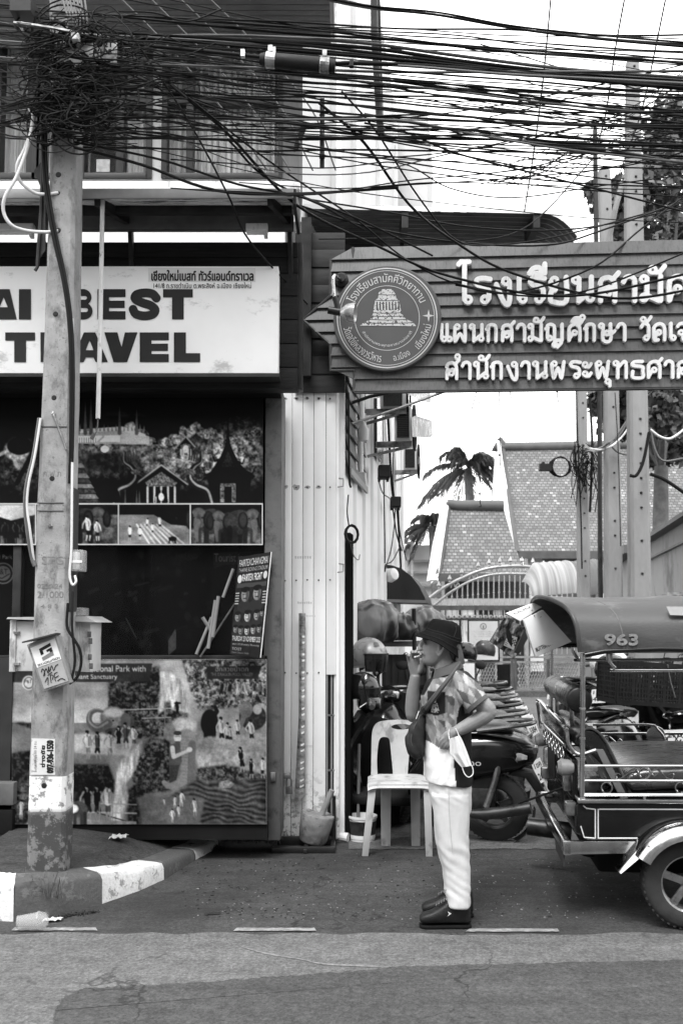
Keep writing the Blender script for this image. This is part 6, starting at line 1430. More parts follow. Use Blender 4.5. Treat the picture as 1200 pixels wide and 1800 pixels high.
# near arm on the hip
b.tube([M(800, 1197, -.14), M(826, 1221, -.195), M(851, 1240, -.225), M(859, 1251, -.228), M(847, 1261, -.224), M(820, 1276, -.212), M(801, 1286, -.2), M(795, 1290, -.197)], [.055, .05, .041, .039, .040, .034, .027, .025], 14, 3)
b.tube([M(797, 1289, -.198), M(790, 1295, -.197), M(783, 1302, -.19)], [(.024, .026), (.018, .036), (.014, .034)], 12, 2, flat=(0, 1, 0))
for k, (p, q, r_) in enumerate((((781, 1297), (774, 1303), (771, 1311)), ((785, 1300), (777, 1308), (774, 1316)), ((788, 1303), (782, 1311), (779, 1317)), ((791, 1305), (787, 1312), (785, 1317)))):
    b.tube([M(786, 1298 + k * 1.4, -.19), M(*p, -.198), M(*q, -.196), M(*r_, -.186)], [.011, .0098, .009, .0072], 8, 3)
b.tube([M(797, 1292, -.19), M(801, 1302, -.175), M(803, 1309, -.165)], [.012, .0105, .008], 8, 3)
# far arm raised, hand at the mouth
b.tube([M(790, 1200, .15), M(758, 1232, .145), M(731, 1256, .11), M(725, 1257, .095), M(724, 1245, .085), M(725.5, 1220, .065), M(728.5, 1196, .04), M(729.5, 1186, .032)], [.055, .047, .038, .036, .038, .0365, .029, .026], 14, 3)
b.tube([M(729.5, 1188, .033), M(729.5, 1177, .026), M(728, 1166, .02), M(727.5, 1159, .018)], [(.025, .02), (.034, .018), (.037, .016), (.034, .014)], 14, 3, flat=(1, 0, 0))
for k, (u0, u1, u2, v1, v2, dd) in enumerate(((718.6, 716.6, 718.6, 1152, 1150, 0), (724.4, 723.4, 724.6, 1145.5, 1144, .0), (730.8, 731, 731.4, 1144.5, 1143.5, 0), (736.4, 738.4, 738.6, 1149, 1147.5, -.004))):
    b.tube([M(u0, 1163, .018), M(u1, v1 + 3, .008), M(u1 + .4, v1, -.008), M(u2, v2 + 1.5, -.024), M(u2 + .5, v2 + 5, -.033)], [.0092, .0092, .0086, .008, .007], 9, 3)
b.tube([M(737, 1181, .02), M(741, 1172, -.002), M(740.5, 1163, -.016), M(739, 1157, -.022)], [.015, .0125, .0105, .0085], 9, 3)
body = fuse(b, 'body', SKIN, man, .0037, 4, .5)
ey = MB()
for sg in (-1, 1): ey.ball(M(746.2, 1131.4, sg * .036), (.008, .012, .0042), 8)
ey.build('eye', gm('eye white', .16, .2, var=.1), man, smooth=True)
ey = MB()
for sg in (-1, 1): ey.ball(M(744.2, 1131.6, sg * .034), (.005, .006, .0038), 6); ey.tube([M(742, 1129, sg * .02), M(745, 1128.6, sg * .045), M(749, 1130.5, sg * .058)], .0017, 5, 3); ey.tube([M(741.5, 1124.5, sg * .02), M(744.5, 1123, sg * .045), M(751, 1125.5, sg * .062)], [.002, .0034, .002], 5, 3)
ey.build('brow_and_iris', gm('dark brow', .03, .6), man, smooth=True)
MB().tube([M(740.6, 1150.4, -.006), M(742.4, 1150.6, -.024), M(746.5, 1151.8, -.034)], .0016, 5, 3).tube([M(739, 1141.6, -.012), M(740.5, 1142, -.016)], .002, 5).build('mouth_line', gm('dark brow', .03, .6), man)
h = MB(); h.loft([ring(u0, u1, v, hw, 0, 28) for v, u0, u1, hw in ((1120, 766, 808.5, .077), (1135, 779, 808, .078), (1146, 783, 804, .074), (1158, 789, 799, .055), (1163, 792, 797, .03))]); h.build('hair', gm('short grey hair', .045, .8, var=.5, s=60, bump=.5, bs=150), man, smooth=60)
# bucket hat
HAT = gm('black hat cloth', .006, .8, var=.3, s=30, bump=.25, bs=220, spec=.06)
def hring(c, a_, lat, tilt, lift=0, n=40):
    out = []
    for k in range(n):
        t = 2 * math.pi * k / n; f = a_ * math.cos(t); y = lat * math.sin(t)
        out.append(M(c[0] + f * math.cos(tilt), c[1] + f * math.sin(tilt) - lift * math.sin(t) ** 2 + .6 * math.sin(5 * t + 1)) + Vector((0, y, 0)))
    return out
secs = [hring((768.5, 1138), 43.5, .142, .505, 6), hring((771.5, 1130), 38.5, .120, .44, 3), hring((778.5, 1119), 33.5, .101, .345, 1), hring((780, 1114), 32.5, .097, .33), hring((782, 1103), 29, .088, .25), hring((782.5, 1097), 26.5, .08, .22), hring((782, 1092.5), 22, .064, .19), hring((782, 1090.6), 15, .045, .18), hring((782, 1091), 4, .012, .1)]
hat = MB().loft(secs, cap=False).build('bucket_hat', HAT, man, smooth=70, solid=.004)
st_ = MB()
for q, dz in ((secs[3], .0), (secs[2], 0)): st_.tube([p + Vector((0, 0, -.002)) for p in q], .0022, 5, closed=True)
for f in (.5,): st_.tube([secs[0][k].lerp(secs[2][k], f) * 1.0 for k in range(40)], .0014, 4, closed=True)
st_.tube([secs[7][0], secs[5][10 + 24 - 24 + 24], secs[4][34], secs[3][33]], .002, 5, 3)
st_.build('hat_seam', gm('hat stitching', .022, .8, spec=.1), hat, smooth=True)
MB().prism([M(806, 1128, -.05), M(812, 1142, -.05), M(817, 1166, -.04), M(806, 1172, -.05), M(800, 1160, -.07)], (0, .012, 0)).build('hat_flap', gm('hat flap cloth', .07, .8, var=.2, s=20), hat, bev=.003)
# polo shirt: geometric print above, white below, black side panel
def hsh(a_, b_, c_): return (math.sin(a_ * 127.1 + b_ * 311.7 + c_ * 74.7) * 43758.5453) % 1
def w2p(p):
    q = p - CAM; zc = q.dot(_cf); return 600 + F * q.dot(_cr) / zc, VC - F * q.dot(_cu) / zc
def facet(x, y, s_=.05):
    x += .005 * math.sin(y * 31) ; y += .005 * math.sin(x * 27 + 1)
    a_, b_ = x / s_, (y * 1.15 + x * .42) / s_; c_ = a_ + b_ * .8 + .35; k = hsh(math.floor(a_), math.floor(b_), math.floor(c_)); k2 = hsh(math.floor(a_ * 2 + .3), math.floor(c_ * 1.0), 3)
    return .06 + .30 * k ** .8 * (.5 + .8 * k2)
def shirt_ink(p):
    u, v = w2p(p)
    arm = p.y < MY - .155 and u > 806 + (v - 1200) * .2 and v < 1254
    if not arm:
        edge = np.interp(v, [1215, 1245, 1262, 1300, 1340, 1380], [830, 806, 803, 800, 797, 801])
        if u > edge and v > 1212: return .010
        line = np.interp(u, [738, 743, 757, 771, 781, 790, 800, 806], [1297, 1299, 1305, 1315, 1300, 1284, 1284, 1310])
        if v > line:
            return .74 * (.94 if 1367 < v - (u - 790) * -.06 < 1368.5 else 1)
        if p.y < MY - .02 and 751 < u < 782 and 1214 + (u - 751) * .08 < v < 1258 - abs(u - 766) * .25:
            e = math.hypot((u - 764) / 1.0, (v - 1236) / 1.9); fig = (hsh(round(u / 1.7), round(v / 2.2), 5) > .42) and (abs(u - 764) < 2.0 + max(0, v - 1226) * .22) and 1226 < v < 1252
            return .45 if fig else .012
        if u < 770 and v < 1222 and u < 768 - (v - 1180) * .55 and u > 752 - (v - 1180) * .3: return .012
    if v < 1177 + (u - 806) * .7 and u > 800: return .02
    return facet(p.x - .35 * (p.y - MY) * .5, p.z + .3 * (p.y - MY) * .4)
def folds(p):
    u, v = w2p(p); a_ = .0026 * math.sin((u * .30 + v * .16) + 3 * mnoise.noise(p * 9)) * (.4 + .6 * abs(mnoise.noise(p * 4))) + .005 * mnoise.noise(p * 7)
    return a_
s_ = MB()
tor = [(1179, 764, 806, .08, 6), (1183, 760, 812, .11, 6), (1189, 755, 819, .15, 4), (1196, 749, 824, .185, 2), (1207, 745, 828, .20, 0), (1226, 739.5, 830, .20, 0), (1250, 741, 829, .19, 0), (1275, 742.5, 826, .183, 0), (1300, 743, 826, .182, 0), (1325, 744, 827, .184, -1), (1350, 746.5, 828, .187, -2), (1366, 748, 829, .188, -3), (1374, 748.5, 829, .186, -3)]
s_.loft([ring(uf, ub, v, hw, 0, 36, dv, 2.5) for v, uf, ub, hw, dv in tor])
s_.tube([M(797, 1199, -.10), M(809, 1201, -.15), M(824, 1217, -.200), M(838, 1237, -.222)], [.05, .066, .068, .061], 22, 4)
s_.tube([M(790, 1192, .10), M(786, 1202, .16), M(766, 1226, .155), M(754, 1238, .145)], [.07, .074, .066, .06], 22, 4)
SHIRT = print_mat('polo shirt cloth', .85, .2)
fuse(s_, 'shirt', SHIRT, man, .0052, 4, .5, folds, shirt_ink)
cu = MB(); c0, c1 = M(836, 1235, -.221), M(840.5, 1240.5, -.2255); cu.tube([c0, c1], [.064, .0625], 26); cu.build('sleeve_band', gm('sleeve band', .07, .8, var=.15, s=30, bump=.3, bs=200), man, smooth=50)
col = MB(); n = 26; lo, hi = [], []
for k in range(n + 1):
    t = -2.55 + 5.1 * k / n; c, sn = math.cos(t), math.sin(t)
    lo.append(M(785 + 29 * c - (4 if c < 0 else 0), 1183 - 12 * c + (7 if c < -.6 else 0)) + Vector((0, .128 * sn, 0))); hi.append(M(783 + 24 * c, 1168 - 10 * c) + Vector((0, .078 * sn, 0)))
mid = [a_.lerp(b_, .55) + Vector((0, 0, .012)) for a_, b_ in zip(lo, hi)]
col.loft([lo, mid, hi], closed=False); col.build('collar', gm('polo collar', .05, .85, var=.15, s=30, bump=.3, bs=200), man, smooth=60, solid=.005)
# trousers
t_ = MB()
t_.loft([ring(752, 826, 1366, .165), ring(753, 827, 1385, .172), ring(756, 826, 1405, .17), ring(762, 825, 1425, .15)])
nl = [(1395, 758, 826, .09), (1430, 763, 824, .088), (1460, 766, 823, .082), (1490, 769, 823.5, .076), (1515, 775, 824, .072), (1530, 779, 824.5, .070), (1560, 783, 825.5, .068), (1592, 786, 826.5, .068)]
t_.loft([ring(uf, ub, v, hw, -.085, 24) for v, uf, ub, hw in nl]); t_.loft([ring(uf - 1 - (v - 1395) * .02, ub - 4, v - 14 * (v - 1395) / 197, hw, .10, 24) for v, uf, ub, hw in nl])
def tfold(p):
    u, v = w2p(p); k = max(0, 1 - abs(v - 1500) / 45) + .7 * max(0, 1 - abs(v - 1570) / 35) + .5 * max(0, 1 - abs(v - 1400) / 30)
    return .0042 * k * math.sin(v * .3 - u * .2 + 9 * mnoise.noise(p * 5)) * (.35 + abs(mnoise.noise(p * 7 + Vector((3, 1, 2))))) + .008 * mnoise.noise(Vector((p.x * 9, p.y * 9, p.z * 5))) + .0025 * mnoise.noise(Vector((p.x * 30, p.y * 30, p.z * 14)))
fuse(t_, 'trousers', gm('white cotton', .54, .9, var=.05, s=20, bump=.15, bs=260, spec=.2), man, .0055, 5, .5, tfold)
MB().tube([M(788, 1384, -.185), M(789, 1430, -.17), M(795, 1500, -.165)], .0016, 5, 3).build('side_seam', gm('seam grey', .4, .9), man)
# shoes
def shoe(du, dv, d, nm):
    k = MB(); prof = [(737.5, 1610, 1618, .026), (741, 1606, 1619, .036), (748, 1603, 1619, .042), (758, 1600, 1619, .043), (768, 1594, 1619, .04), (778, 1587, 1619, .041), (788, 1578, 1619, .039), (800, 1575, 1619, .039), (812, 1575, 1619, .039), (821, 1577, 1619, .036), (826, 1586, 1619, .028)]
    secs = []
    for u, vt, vb, w in prof:
        a_, c_ = M(u + du, vt + dv, d), M(u + du, vb + dv, d); hc = (a_ + c_) / 2; hh = (a_.z - c_.z) / 2
        secs.append([hc + Vector((0, w * math.copysign(abs(math.cos(q)) ** .8, math.cos(q)), hh * (math.sin(q) ** .7 if math.sin(q) > 0 else -min(1, abs(math.sin(q)) * 2.6)))) for q in [6.283 * i / 18 for i in range(18)]])
    k.loft(secs); sh_ = k.build('shoe', gm('black shoe leather', .012, .5, var=.3, s=20, bump=.2, bs=120, spec=.3), man, smooth=70)
    k = MB(); q = [(736.5, .02), (739, .032), (746, .043), (758, .045), (780, .041), (805, .040), (820, .038), (827, .028), (827.5, .01)]
    pts = [M(u + du, 1617 + dv, d) + Vector((0, -w * .92, 0)) for u, w in q] + [M(u + du, 1617 + dv, d) + Vector((0, w * .92, 0)) for u, w in q[::-1]]; pts = [Vector((p.x, p.y, .002)) for p in pts]
    k.prism(pts, (0, 0, .016)); k.build('sole', gm('shoe sole', .008, .8, var=.3, s=20, spec=.1), sh_, bev=.004)
    k = MB()
    for i in range(5): k.tube([M(766 + 4.4 * i + du, 1592 - 2.4 * i + dv, d - .041 + .001 * i), M(767 + 4.4 * i + du, 1589 - 2.9 * i + dv, d - .02), M(768 + 4.4 * i + du, 1588 - 2.9 * i + dv, d + .02)], .0028, 5, 3)
    k.build('lace', gm('lace grey', .14, .7), sh_)
    k = MB(); k.add([M(786 + du, 1602 + dv, d - .0435), M(793 + du, 1606 + dv, d - .0425), M(786 + du, 1611 + dv, d - .045), M(789 + du, 1606.5 + dv, d - .044)], [(0, 1, 2, 3)]); k.build('shoe_mark', gm('shoe mark', .55, .6), sh_, solid=.001)
shoe(0, 0, -.085, 'near'); shoe(4, -19, .10, 'far')
# cigarette, face mask, shoulder bag: things he holds or wears slung
tag(MB().tube([M(728, 1155, -.028), M(741, 1152, -.006)], .0042, 8).build('cigarette', gm('cigarette paper', .7, .8)), "white cigarette between the man's lips and fingers", 'cigarette')
mk = thing('face_mask', "white pleated face mask dangling by its straps from the man's wrist", 'face mask', tuple(M(808, 1320, -.25)))
mq = [(789, 1299), (807, 1292.5), (829, 1346), (811, 1349)]
def mf(a_, b_):
    l = ((789 + (791 - 789) * min(1, b_ * 1.6)) + max(0, b_ - .55) * 44, 1299 + 50 * b_); r = (807 + 22 * b_ ** .8, 1292.5 + 53.5 * b_)
    u, v = l[0] + (r[0] - l[0]) * a_, l[1] + (r[1] - l[1]) * a_; return M(u, v, -.236 - .02 * math.sin(a_ * 3.14) - .006 * math.sin(a_ * 14 + b_ * 2))
MB().grid(mf, 22, 18).build('mask_cloth', gm('mask cloth', .6, .9, var=.05, s=30, spec=.2), mk, smooth=80, solid=.002)
sm = MB(); sm.tube([M(789.5, 1300, -.236), M(788, 1290, -.226), M(789, 1281, -.226)], .0022, 6, 3).tube([M(806, 1293, -.238), M(804, 1288, -.235), M(800, 1280, -.236)], .0022, 6, 3).tube([M(812, 1349, -.238), M(816, 1360, -.238), M(823, 1366, -.238), M(830, 1362, -.238), M(831, 1354, -.238), M(828.5, 1345, -.238)], .0024, 6, 4)
sm.build('ear_loop', gm('ear loop', .7, .8), mk)
bag = thing('shoulder_bag', "dark sling bag hanging on a wide strap at the man's chest", 'bag', tuple(M(730, 1330, -.08)))
BAGM = gm('dark nylon', .022, .7, var=.35, s=18, bump=.3, bs=140, spec=.25)
bo = [(742, 1246), (731, 1256), (721, 1272), (711.5, 1296), (712, 1311), (716, 1326), (724, 1332), (735, 1336), (743, 1333), (746, 1312), (748, 1280), (750, 1262)]
k = MB(); k.loft([[M(u + (732 - u) * f, v + (1295 - v) * f, d) for u, v in bo] for d, f in ((-.12, .55), (-.112, .2), (-.09, .04), (-.05, 0), (-.01, .04), (.012, .2), (.02, .5))])
fuse(k, 'bag_body', BAGM, bag, .006, 6, .5, lambda p: .005 * mnoise.noise(p * 14) + .0028 * math.sin(p.x * 120 + p.z * 60))
MB().tube([M(738, 1258, -.108), M(727, 1280, -.118), M(722, 1300, -.118), M(727, 1318, -.112), M(737, 1328, -.1)], .003, 6, 4).build('bag_seam', gm('bag seam', .05, .7), bag); MB().tube([M(736, 1250, -.105), M(731, 1264, -.118)], .0025, 6).build('zip_pull', STL, bag)
k = MB(); pth = catmull([M(809, 1163, -.05), M(806, 1168, -.10), M(798, 1179, -.165), M(786, 1196, -.208), M(772, 1214, -.217), M(757, 1234, -.19), M(747, 1247, -.125), M(744, 1252, -.09)], 5)
k.tube(pth, (.003, .021), 6, flat=(0, -1, .0)); k.build('strap', gm('strap webbing', .05, .8, var=.2, s=30, bump=.3, bs=200), bag, smooth=50)
MB().tube([M(752, 1239, -.165), M(746, 1248, -.125)], (.008, .024), 8, flat=(0, -1, 0)).build('buckle', BLKM, bag)

# ================================================================== plastic chair
CHM = gm('grey white plastic', .42, .45, var=.12, s=7, dirt=(.2, .3, 9, (1, 1, .5)))
ch = thing('plastic_chair', 'pale moulded plastic chair with slotted back standing behind the man', 'chair', tuple(G(698, 1490)))
A = Art(640, 1260, 766, 1384, 2.5, 0)
out = [(651, 1384), (652, 1330), (653, 1296), (656, 1280), (664, 1271), (680, 1268), (703, 1267), (726, 1268), (742, 1271), (750, 1280), (753, 1296), (754, 1330), (755, 1384)]
oc = [(p.x, p.y) for p in catmull([Vector((u, v, 0)) for u, v in out], 4)]; A.poly(oc, 1)
A.ell(706, 1279, 18, 5.2, 0)
for sg in (0, 1):
    q = [(663, 1366), (662, 1335), (665, 1306), (670, 1297), (680, 1297), (685, 1304), (688, 1335), (690, 1360), (687, 1370), (675, 1373)]
    q = [(p.x, p.y) for p in catmull([Vector((u, v, 0)) for u, v in q + q[:1]], 4)]; A.poly([(1406 - u if sg else u, v) for u, v in q], 0)
bk_ = field_mesh(A.a, lambda x, y: P(A.u0 + x / 2.5, A.v0 + y / 2.5, 7.0), (0, .018, 0))
for i, p in enumerate(bk_.v):
    x = (p.x - P(703, 1300, 7).x) / .21; zz = (p.z - P(703, 1380, 7).z) / .45; bk_.v[i] = p + Vector((0, -.045 * x * x + .09 * zz - .02, 0))
bk_.build('backrest', CHM, ch, smooth=50)
sy0, sy1 = 6.62, 7.0; zs = P(700, 1379, 6.62).z
k = MB()
def sf(a_, b_):
    u0, u1 = 647 + 3.5 * b_, 758 - 3 * b_; y = sy0 + (sy1 - sy0) * b_; x0, x1 = P(u0, 1379, sy0).x, P(u1, 1379, sy0).x; z = zs - .012 * math.sin(a_ * math.pi) * math.sin(b_ * math.pi) - (.03 * (1 - b_ / .1) ** 2 if b_ < .1 else 0) - .018 * (abs(2 * a_ - 1) ** 8)
    return (x0 + (x1 - x0) * a_, y, z)
k.grid(sf, 22, 16); k.build('seat', CHM, ch, smooth=60, solid=-.012)
k = MB(); a_ = [(647, 1378), (758, 1378), (757, 1392), (748, 1391), (742, 1386), (722, 1384.5), (700, 1384), (680, 1384.5), (664, 1386), (658, 1391), (648, 1392)]
k.prism([P(u, v, 6.625) for u, v in a_], (0, .012, 0)); k.build('front_apron', CHM, ch, bev=.003)
for (u0, u1, w0, w1, vb, yt, yb) in ((648, 661, 636, 647, 1497, 6.63, 6.66), (744, 757, 748, 760, 1498, 6.63, 6.65), (669, 687, 670, 686, 1482, 6.98, 6.95), (721, 738, 723, 738, 1482, 6.98, 6.95)):
    k = MB(); a0, a1, b0, b1 = P(u0, 1384, yt), P(u1, 1384, yt), P(w0, vb, yb), P(w1, vb, yb); b0.z = b1.z = 0.001; s1 = 1 if u0 < 700 else -1
    L_ = lambda p, q: [p, q, q + Vector((0, .014, 0)), p + Vector((.012 if s1 > 0 else 0, .014, 0)), p + Vector((.012 if s1 > 0 else 0, .05, 0)), p + Vector((0, .05, 0))] if s1 > 0 else [p, q, q + Vector((0, .05, 0)), q + Vector((-.012, .05, 0)), q + Vector((-.012, .014, 0)), p + Vector((0, .014, 0))]
    k.loft([L_(a0, a1), L_(b0, b1)]); k.build('leg', CHM, ch, bev=.002)
# ================================================================== three-wheeled taxi
TX, TYv = Vector((1, -.101, 0)).normalized(), Vector((.101, 1, 0)).normalized()
TO = P(1022, 1405, 5.24)
def T(u, v, w=0.0): return RP(u, v, TO + TYv * w, TYv)
def TL(x, w, z): return Vector((TO.x, TO.y, 0)) + TX * x + TYv * w + Vector((0, 0, z))
TW = 1.5
tuk = thing('motor_taxi', 'black three-wheeled taxi with vinyl canopy numbered 963 and chrome rails', 'three-wheeler', tuple(TL(.8, .75, 0)))
VIN = gm('canopy vinyl', .042, .5, var=.2, s=4, st=(1, 1, 2), dirt=(.09, .25, 5, (1, 1, 2)), bump=.1, bs=50)
BLG = gm('black gloss coachwork', .006, .16, var=.3, s=5, coat=.15, spec=.3)
SEAT = gm('black seat vinyl', .010, .3, var=.3, s=9, bump=.25, bs=14, spec=.35)
ze = T(1030, 1146, -.04).z
sec = [(-.05, 0, 0), (-.052, .05, -.005), (-.045, .12, -.012), (-.02, .185, -.03), (.05, .235, -.06), (.2, .272, -.10), (.45, .298, -.13), (.75, .306, -.14), (1.05, .298, -.135), (1.3, .272, -.125), (1.45, .235, -.11), (1.52, .185, -.08), (1.545, .12, -.04), (1.552, .05, -.01), (1.55, 0, 0)]
sv = catmull([Vector(s_) for s_ in sec], 4); XL = 2.0
def cf(a_, b_):
    i = min(len(sv) - 1, int(round(b_ * (len(sv) - 1)))); w, z, x0 = sv[i]; x = x0 * (1 - a_) + XL * a_
    return TL(x, w, ze + z - .012 * abs(math.sin(a_ * 9.4)) * (1 if z > .1 else .3) - .06 * max(0, a_ - .75))
MB().grid(cf, 30, len(sv) - 1).build('canopy', VIN, tuk, smooth=70, solid=-.006)
MB().tube([cf(0, k / (len(sv) - 1)) + TX * -.004 for k in range(len(sv))], .013, 8).build('canopy_hem', gm('canopy hem', .03, .5), tuk, smooth=60)
MB().tube([cf(0, 0) + TX * .02 + Vector((0, 0, -.016)), cf(.06, 0) + Vector((0, 0, .006)), cf(.2, 0) + Vector((0, 0, .02)), cf(1, 0)], .014, 8).build('eave_rail', BLG, tuk, smooth=60); MB().tube([cf(.01, 1), cf(1, 1)], .014, 8).build('eave_rail', BLG, tuk, smooth=60)
MB().tube([cf(.11, .02 + .42 * k / 10) + Vector((0, -.004, .004)) for k in range(11)], .004, 5).build('canopy_seam', gm('canopy seam', .09, .6), tuk)
mb = MB(); text_on('963', lambda u, v: T(u, v, -.066), 1062, 1114, 1121, 1135, TYv * .02, 3, 1.1, mb); mb.build('number', gm('faded number', .17, .7, var=.45, s=60), tuk)
MB().add([T(1170, 1066, -.02), T(1240, 1067, -.02), T(1240, 1083, -.05), T(1177, 1081, -.05)], [(0, 1, 2, 3)]).build('canopy_patch', gm('canopy patch', .2, .6, var=.3), tuk, solid=.004)
for w in (0, TW):
    m = MB(); p0, p1 = T(1022.5, 1410), T(1023.5, 1148); o = TYv * w
    m.tube([p0 + o, p1 + o], .0135, 12); m.build('pillar', CHR, tuk, smooth=True)
    r_ = MB()
    for f in (.02, .28, .42, .62, .92): r_.tube([p0.lerp(p1, f) + o, p0.lerp(p1, f + .012) + o], .0165, 12)
    r_.build('pillar_ring', STL, tuk, smooth=40)
    MB().tube([TL(1.75, w, p0.z), TL(1.8, w, p1.z)], .0135, 10).build('front_pillar', CHR, tuk, smooth=True)
# body
def tz(v, w=0.0, u=1030): return T(u, v, w).z
z0, z1, zs_ = tz(1476), tz(1413), tz(1405)
MB().box(TL(.86, TW / 2, (z0 + z1) / 2), (1.78, TW - .05, z1 - z0 - .02), Matrix((TX, TYv, Vector((0, 0, 1)))).transposed()).build('body_tub', BLG, tuk, bev=.02)
m = MB(); m.prism([T(u, v, 0) for u, v in ((1013, 1416), (1020, 1413), (1420, 1413), (1420, 1476), (1032, 1476), (1020, 1470), (1016, 1450))], TYv * .03); m.build('side_panel', BLG, tuk, bev=.004)
m = MB()
for ln in (((1052, 1422.5), (1420, 1423)), ((1052, 1473.5), (1420, 1473.5)), ((1050.5, 1422), (1050.5, 1474)), ((1045.5, 1422), (1045.5, 1474)), ((1024, 1416), (1030, 1421), (1044, 1422.5)), ((1020, 1452), (1026, 1472), (1044, 1473.5))): m.tube([T(u, v, -.003) for u, v in ln], .0035, 5)
m.build('pinstripe', gm('pinstripe white', .6, .4, var=.05), tuk)
m = MB(); a_, b_ = T(1014, 1407.5, -.01), T(1420, 1409, -.01); m.bar(a_, b_, .045, .02); m.build('sill_rail', CHR, tuk, bev=.004)
MB().bar(TL(-.01, -.01, zs_), TL(-.01, TW + .01, zs_), .03, .02).build('rear_sill', CHR, tuk, bev=.004)
# rear panel with lettering, lamps and vents
rot3 = Matrix((TX, TYv, Vector((0, 0, 1)))).transposed()
MB().box(TL(-.02, TW / 2, (tz(1340) + tz(1410)) / 2), (.03, TW - .2, tz(1340) - tz(1410)), rot3).build('rear_panel', BLG, tuk, bev=.006)
mb = MB(); text_on('THAILAND', lambda u, v: TL(-.038, 1.15 - (u / 100) * .85, tz(1352) - (v / 20) * .1), 0, 0, 100, 20, TX * .006, 2.2, .6, mb); mb.build('lettering', gm('raised letters', .09, .4), tuk)
m = MB()
for k in range(5): m.box(TL(-.015, TW / 2, z0 + .03 + k * .038), (.02, TW - .5, .008), rot3)
m.build('vent_slat', STL, tuk)
for w, nm in ((.12, 'near'), (TW - .12, 'far')):
    l = MB().lathe([(0, -.05), (.03, -.045), (.042, -.02), (.045, .02), (.03, .04)], TL(-.07, w, tz(1355)), -TX, 18).build('indicator_lamp', gm('indicator lens', .2, .25, var=.2), tuk, smooth=True)
    MB().box(TL(-.045, w, tz(1428)), (.06, .1, .07), rot3).build('tail_lamp', gm('tail lamp lens', .10, .15, var=.4, s=20), tuk, bev=.012)
    MB().box(TL(-.045, w + (.12 if w < .5 else -.12), tz(1385)), (.05, .09, .11), rot3).build('lamp_cluster', gm('lamp cluster', .3, .1, .6, var=.6, s=25), tuk, bev=.015)
pl_ = MB().box(TL(-.06, TW / 2 + .12, tz(1380)), (.012, .34, .15), rot3).build('plate_frame', BLKM, tuk, bev=.004)
MB().tube([TL(-.03, .3, tz(1398)), TL(-.25, .5, tz(1440)), TL(-.28, .6, tz(1450))], .006, 6, 3).build('cable_tie', CABLE, tuk)
# bumper
zb0, zb1 = tz(1503, 0, 1000), tz(1479, 0, 1000); xb = (T(989, 1490) - Vector((TO.x, TO.y, 0))).dot(TX)
m = MB(); m.prism([T(989, 1479, -.02), T(1118, 1479, -.02), T(1099, 1501, -.02), T(989, 1503, -.02)], TYv * .035); m.build('bumper_return', CHR, tuk, bev=.005)
MB().box(TL(xb + .02, .76, (zb0 + zb1) / 2), (.04, 1.56, zb1 - zb0), rot3).build('rear_bumper', CHR, tuk, bev=.006)
MB().box(TL(xb + .12, 1.53, (zb0 + zb1) / 2), (.22, .04, zb1 - zb0), rot3).build('bumper_return', CHR, tuk, bev=.006)
MB().prism([TL(xb + .0, .0, zb0 + .01), TL(xb + .0, .42, zb0 + .01), TL(xb + .0, .34, zb0 - .05), TL(xb, .0, zb0 - .06)], TX * .008).build('mud_flap', RUB, tuk)
MB().tube([TL(xb - .10, .98, zb0 - .05), TL(xb + .16, .94, zb0 - .07)], .055, 16).build('exhaust', gm('sooty exhaust', .03, .4, .6, var=.5, s=20), tuk, smooth=40); MB().tube([TL(xb + .1, .3, zb0 - .02), TL(xb + .2, .35, zb0 - .06), TL(xb + .45, .4, zb0 - .06)], .03, 10, 3).build('exhaust', gm('sooty exhaust', .03, .4, .6, var=.5, s=20), tuk, smooth=40)
MB().box(TL(.85, .75, .27), (1.5, 1.15, .13), rot3).build('chassis', gm('chassis dark', .008, .8, spec=.1), tuk, bev=.02); MB().tube([TL(.63, .05, .23), TL(.63, 1.45, .23)], .035, 10).build('rear_axle', gm('chassis dark', .008, .8, spec=.1), tuk)  # chassis box widened to deepen the shade on the ground below
# wheels and fenders
def tyre_wheel(c, ax, Rr, wd, par, rimf=.6, spokes=5, rim=STL):
    h = wd / 2; prof = [(Rr * .62, -h * .9), (Rr * .72, -h), (Rr * .9, -h * .98), (Rr * .97, -h * .8), (Rr, -h * .4), (Rr, h * .4), (Rr * .97, h * .8), (Rr * .9, h * .98), (Rr * .72, h), (Rr * .62, h * .9)]
    wh = MB().lathe(prof, c, ax, 40).build('wheel', RUB, par, smooth=40)
    k = MB()
    for i in range(44):
        a_ = i / 44 * 6.283; x = ax.orthogonal().normalized(); y = ax.cross(x); r0 = x * math.cos(a_) + y * math.sin(a_); k.bar(c + r0 * (Rr * .985) - ax * h * .8, c + r0 * (Rr * .985) + ax * h * .8, Rr * .05, Rr * .035, up=r0)
    k.build('tread', RUB, wh)
    k = MB().lathe([(Rr * .64, -h * .9), (Rr * .58, -h * .75), (Rr * .55, -h * .3), (Rr * .55, h * .5), (Rr * .64, h * .9)], c, ax, 36); k.lathe([(0, -h * .55), (Rr * .14, -h * .55), (Rr * .16, -h * .3), (Rr * .16, h * .5)], c, ax, 18)
    x = ax.orthogonal().normalized(); y = ax.cross(x)
    for i in range(spokes):
        a_ = i / spokes * 6.283 + .5; d = x * math.cos(a_) + y * math.sin(a_); k.bar(c + d * Rr * .1 - ax * h * .35, c + d * Rr * .57 - ax * h * .45, Rr * .16, Rr * .06, up=ax)
    k.build('rim', rim, wh, smooth=40); return wh
wc = T(1212, 1544, -.12); RW = .2266; wc = Vector((wc.x, wc.y, RW)) + TYv * .065
tyre_wheel(wc, TYv, RW, .13, tuk); tyre_wheel(wc + TYv * 1.56, TYv, RW, .13, tuk); tyre_wheel(TL(2.35, .75, RW), TYv, RW, .11, tuk)
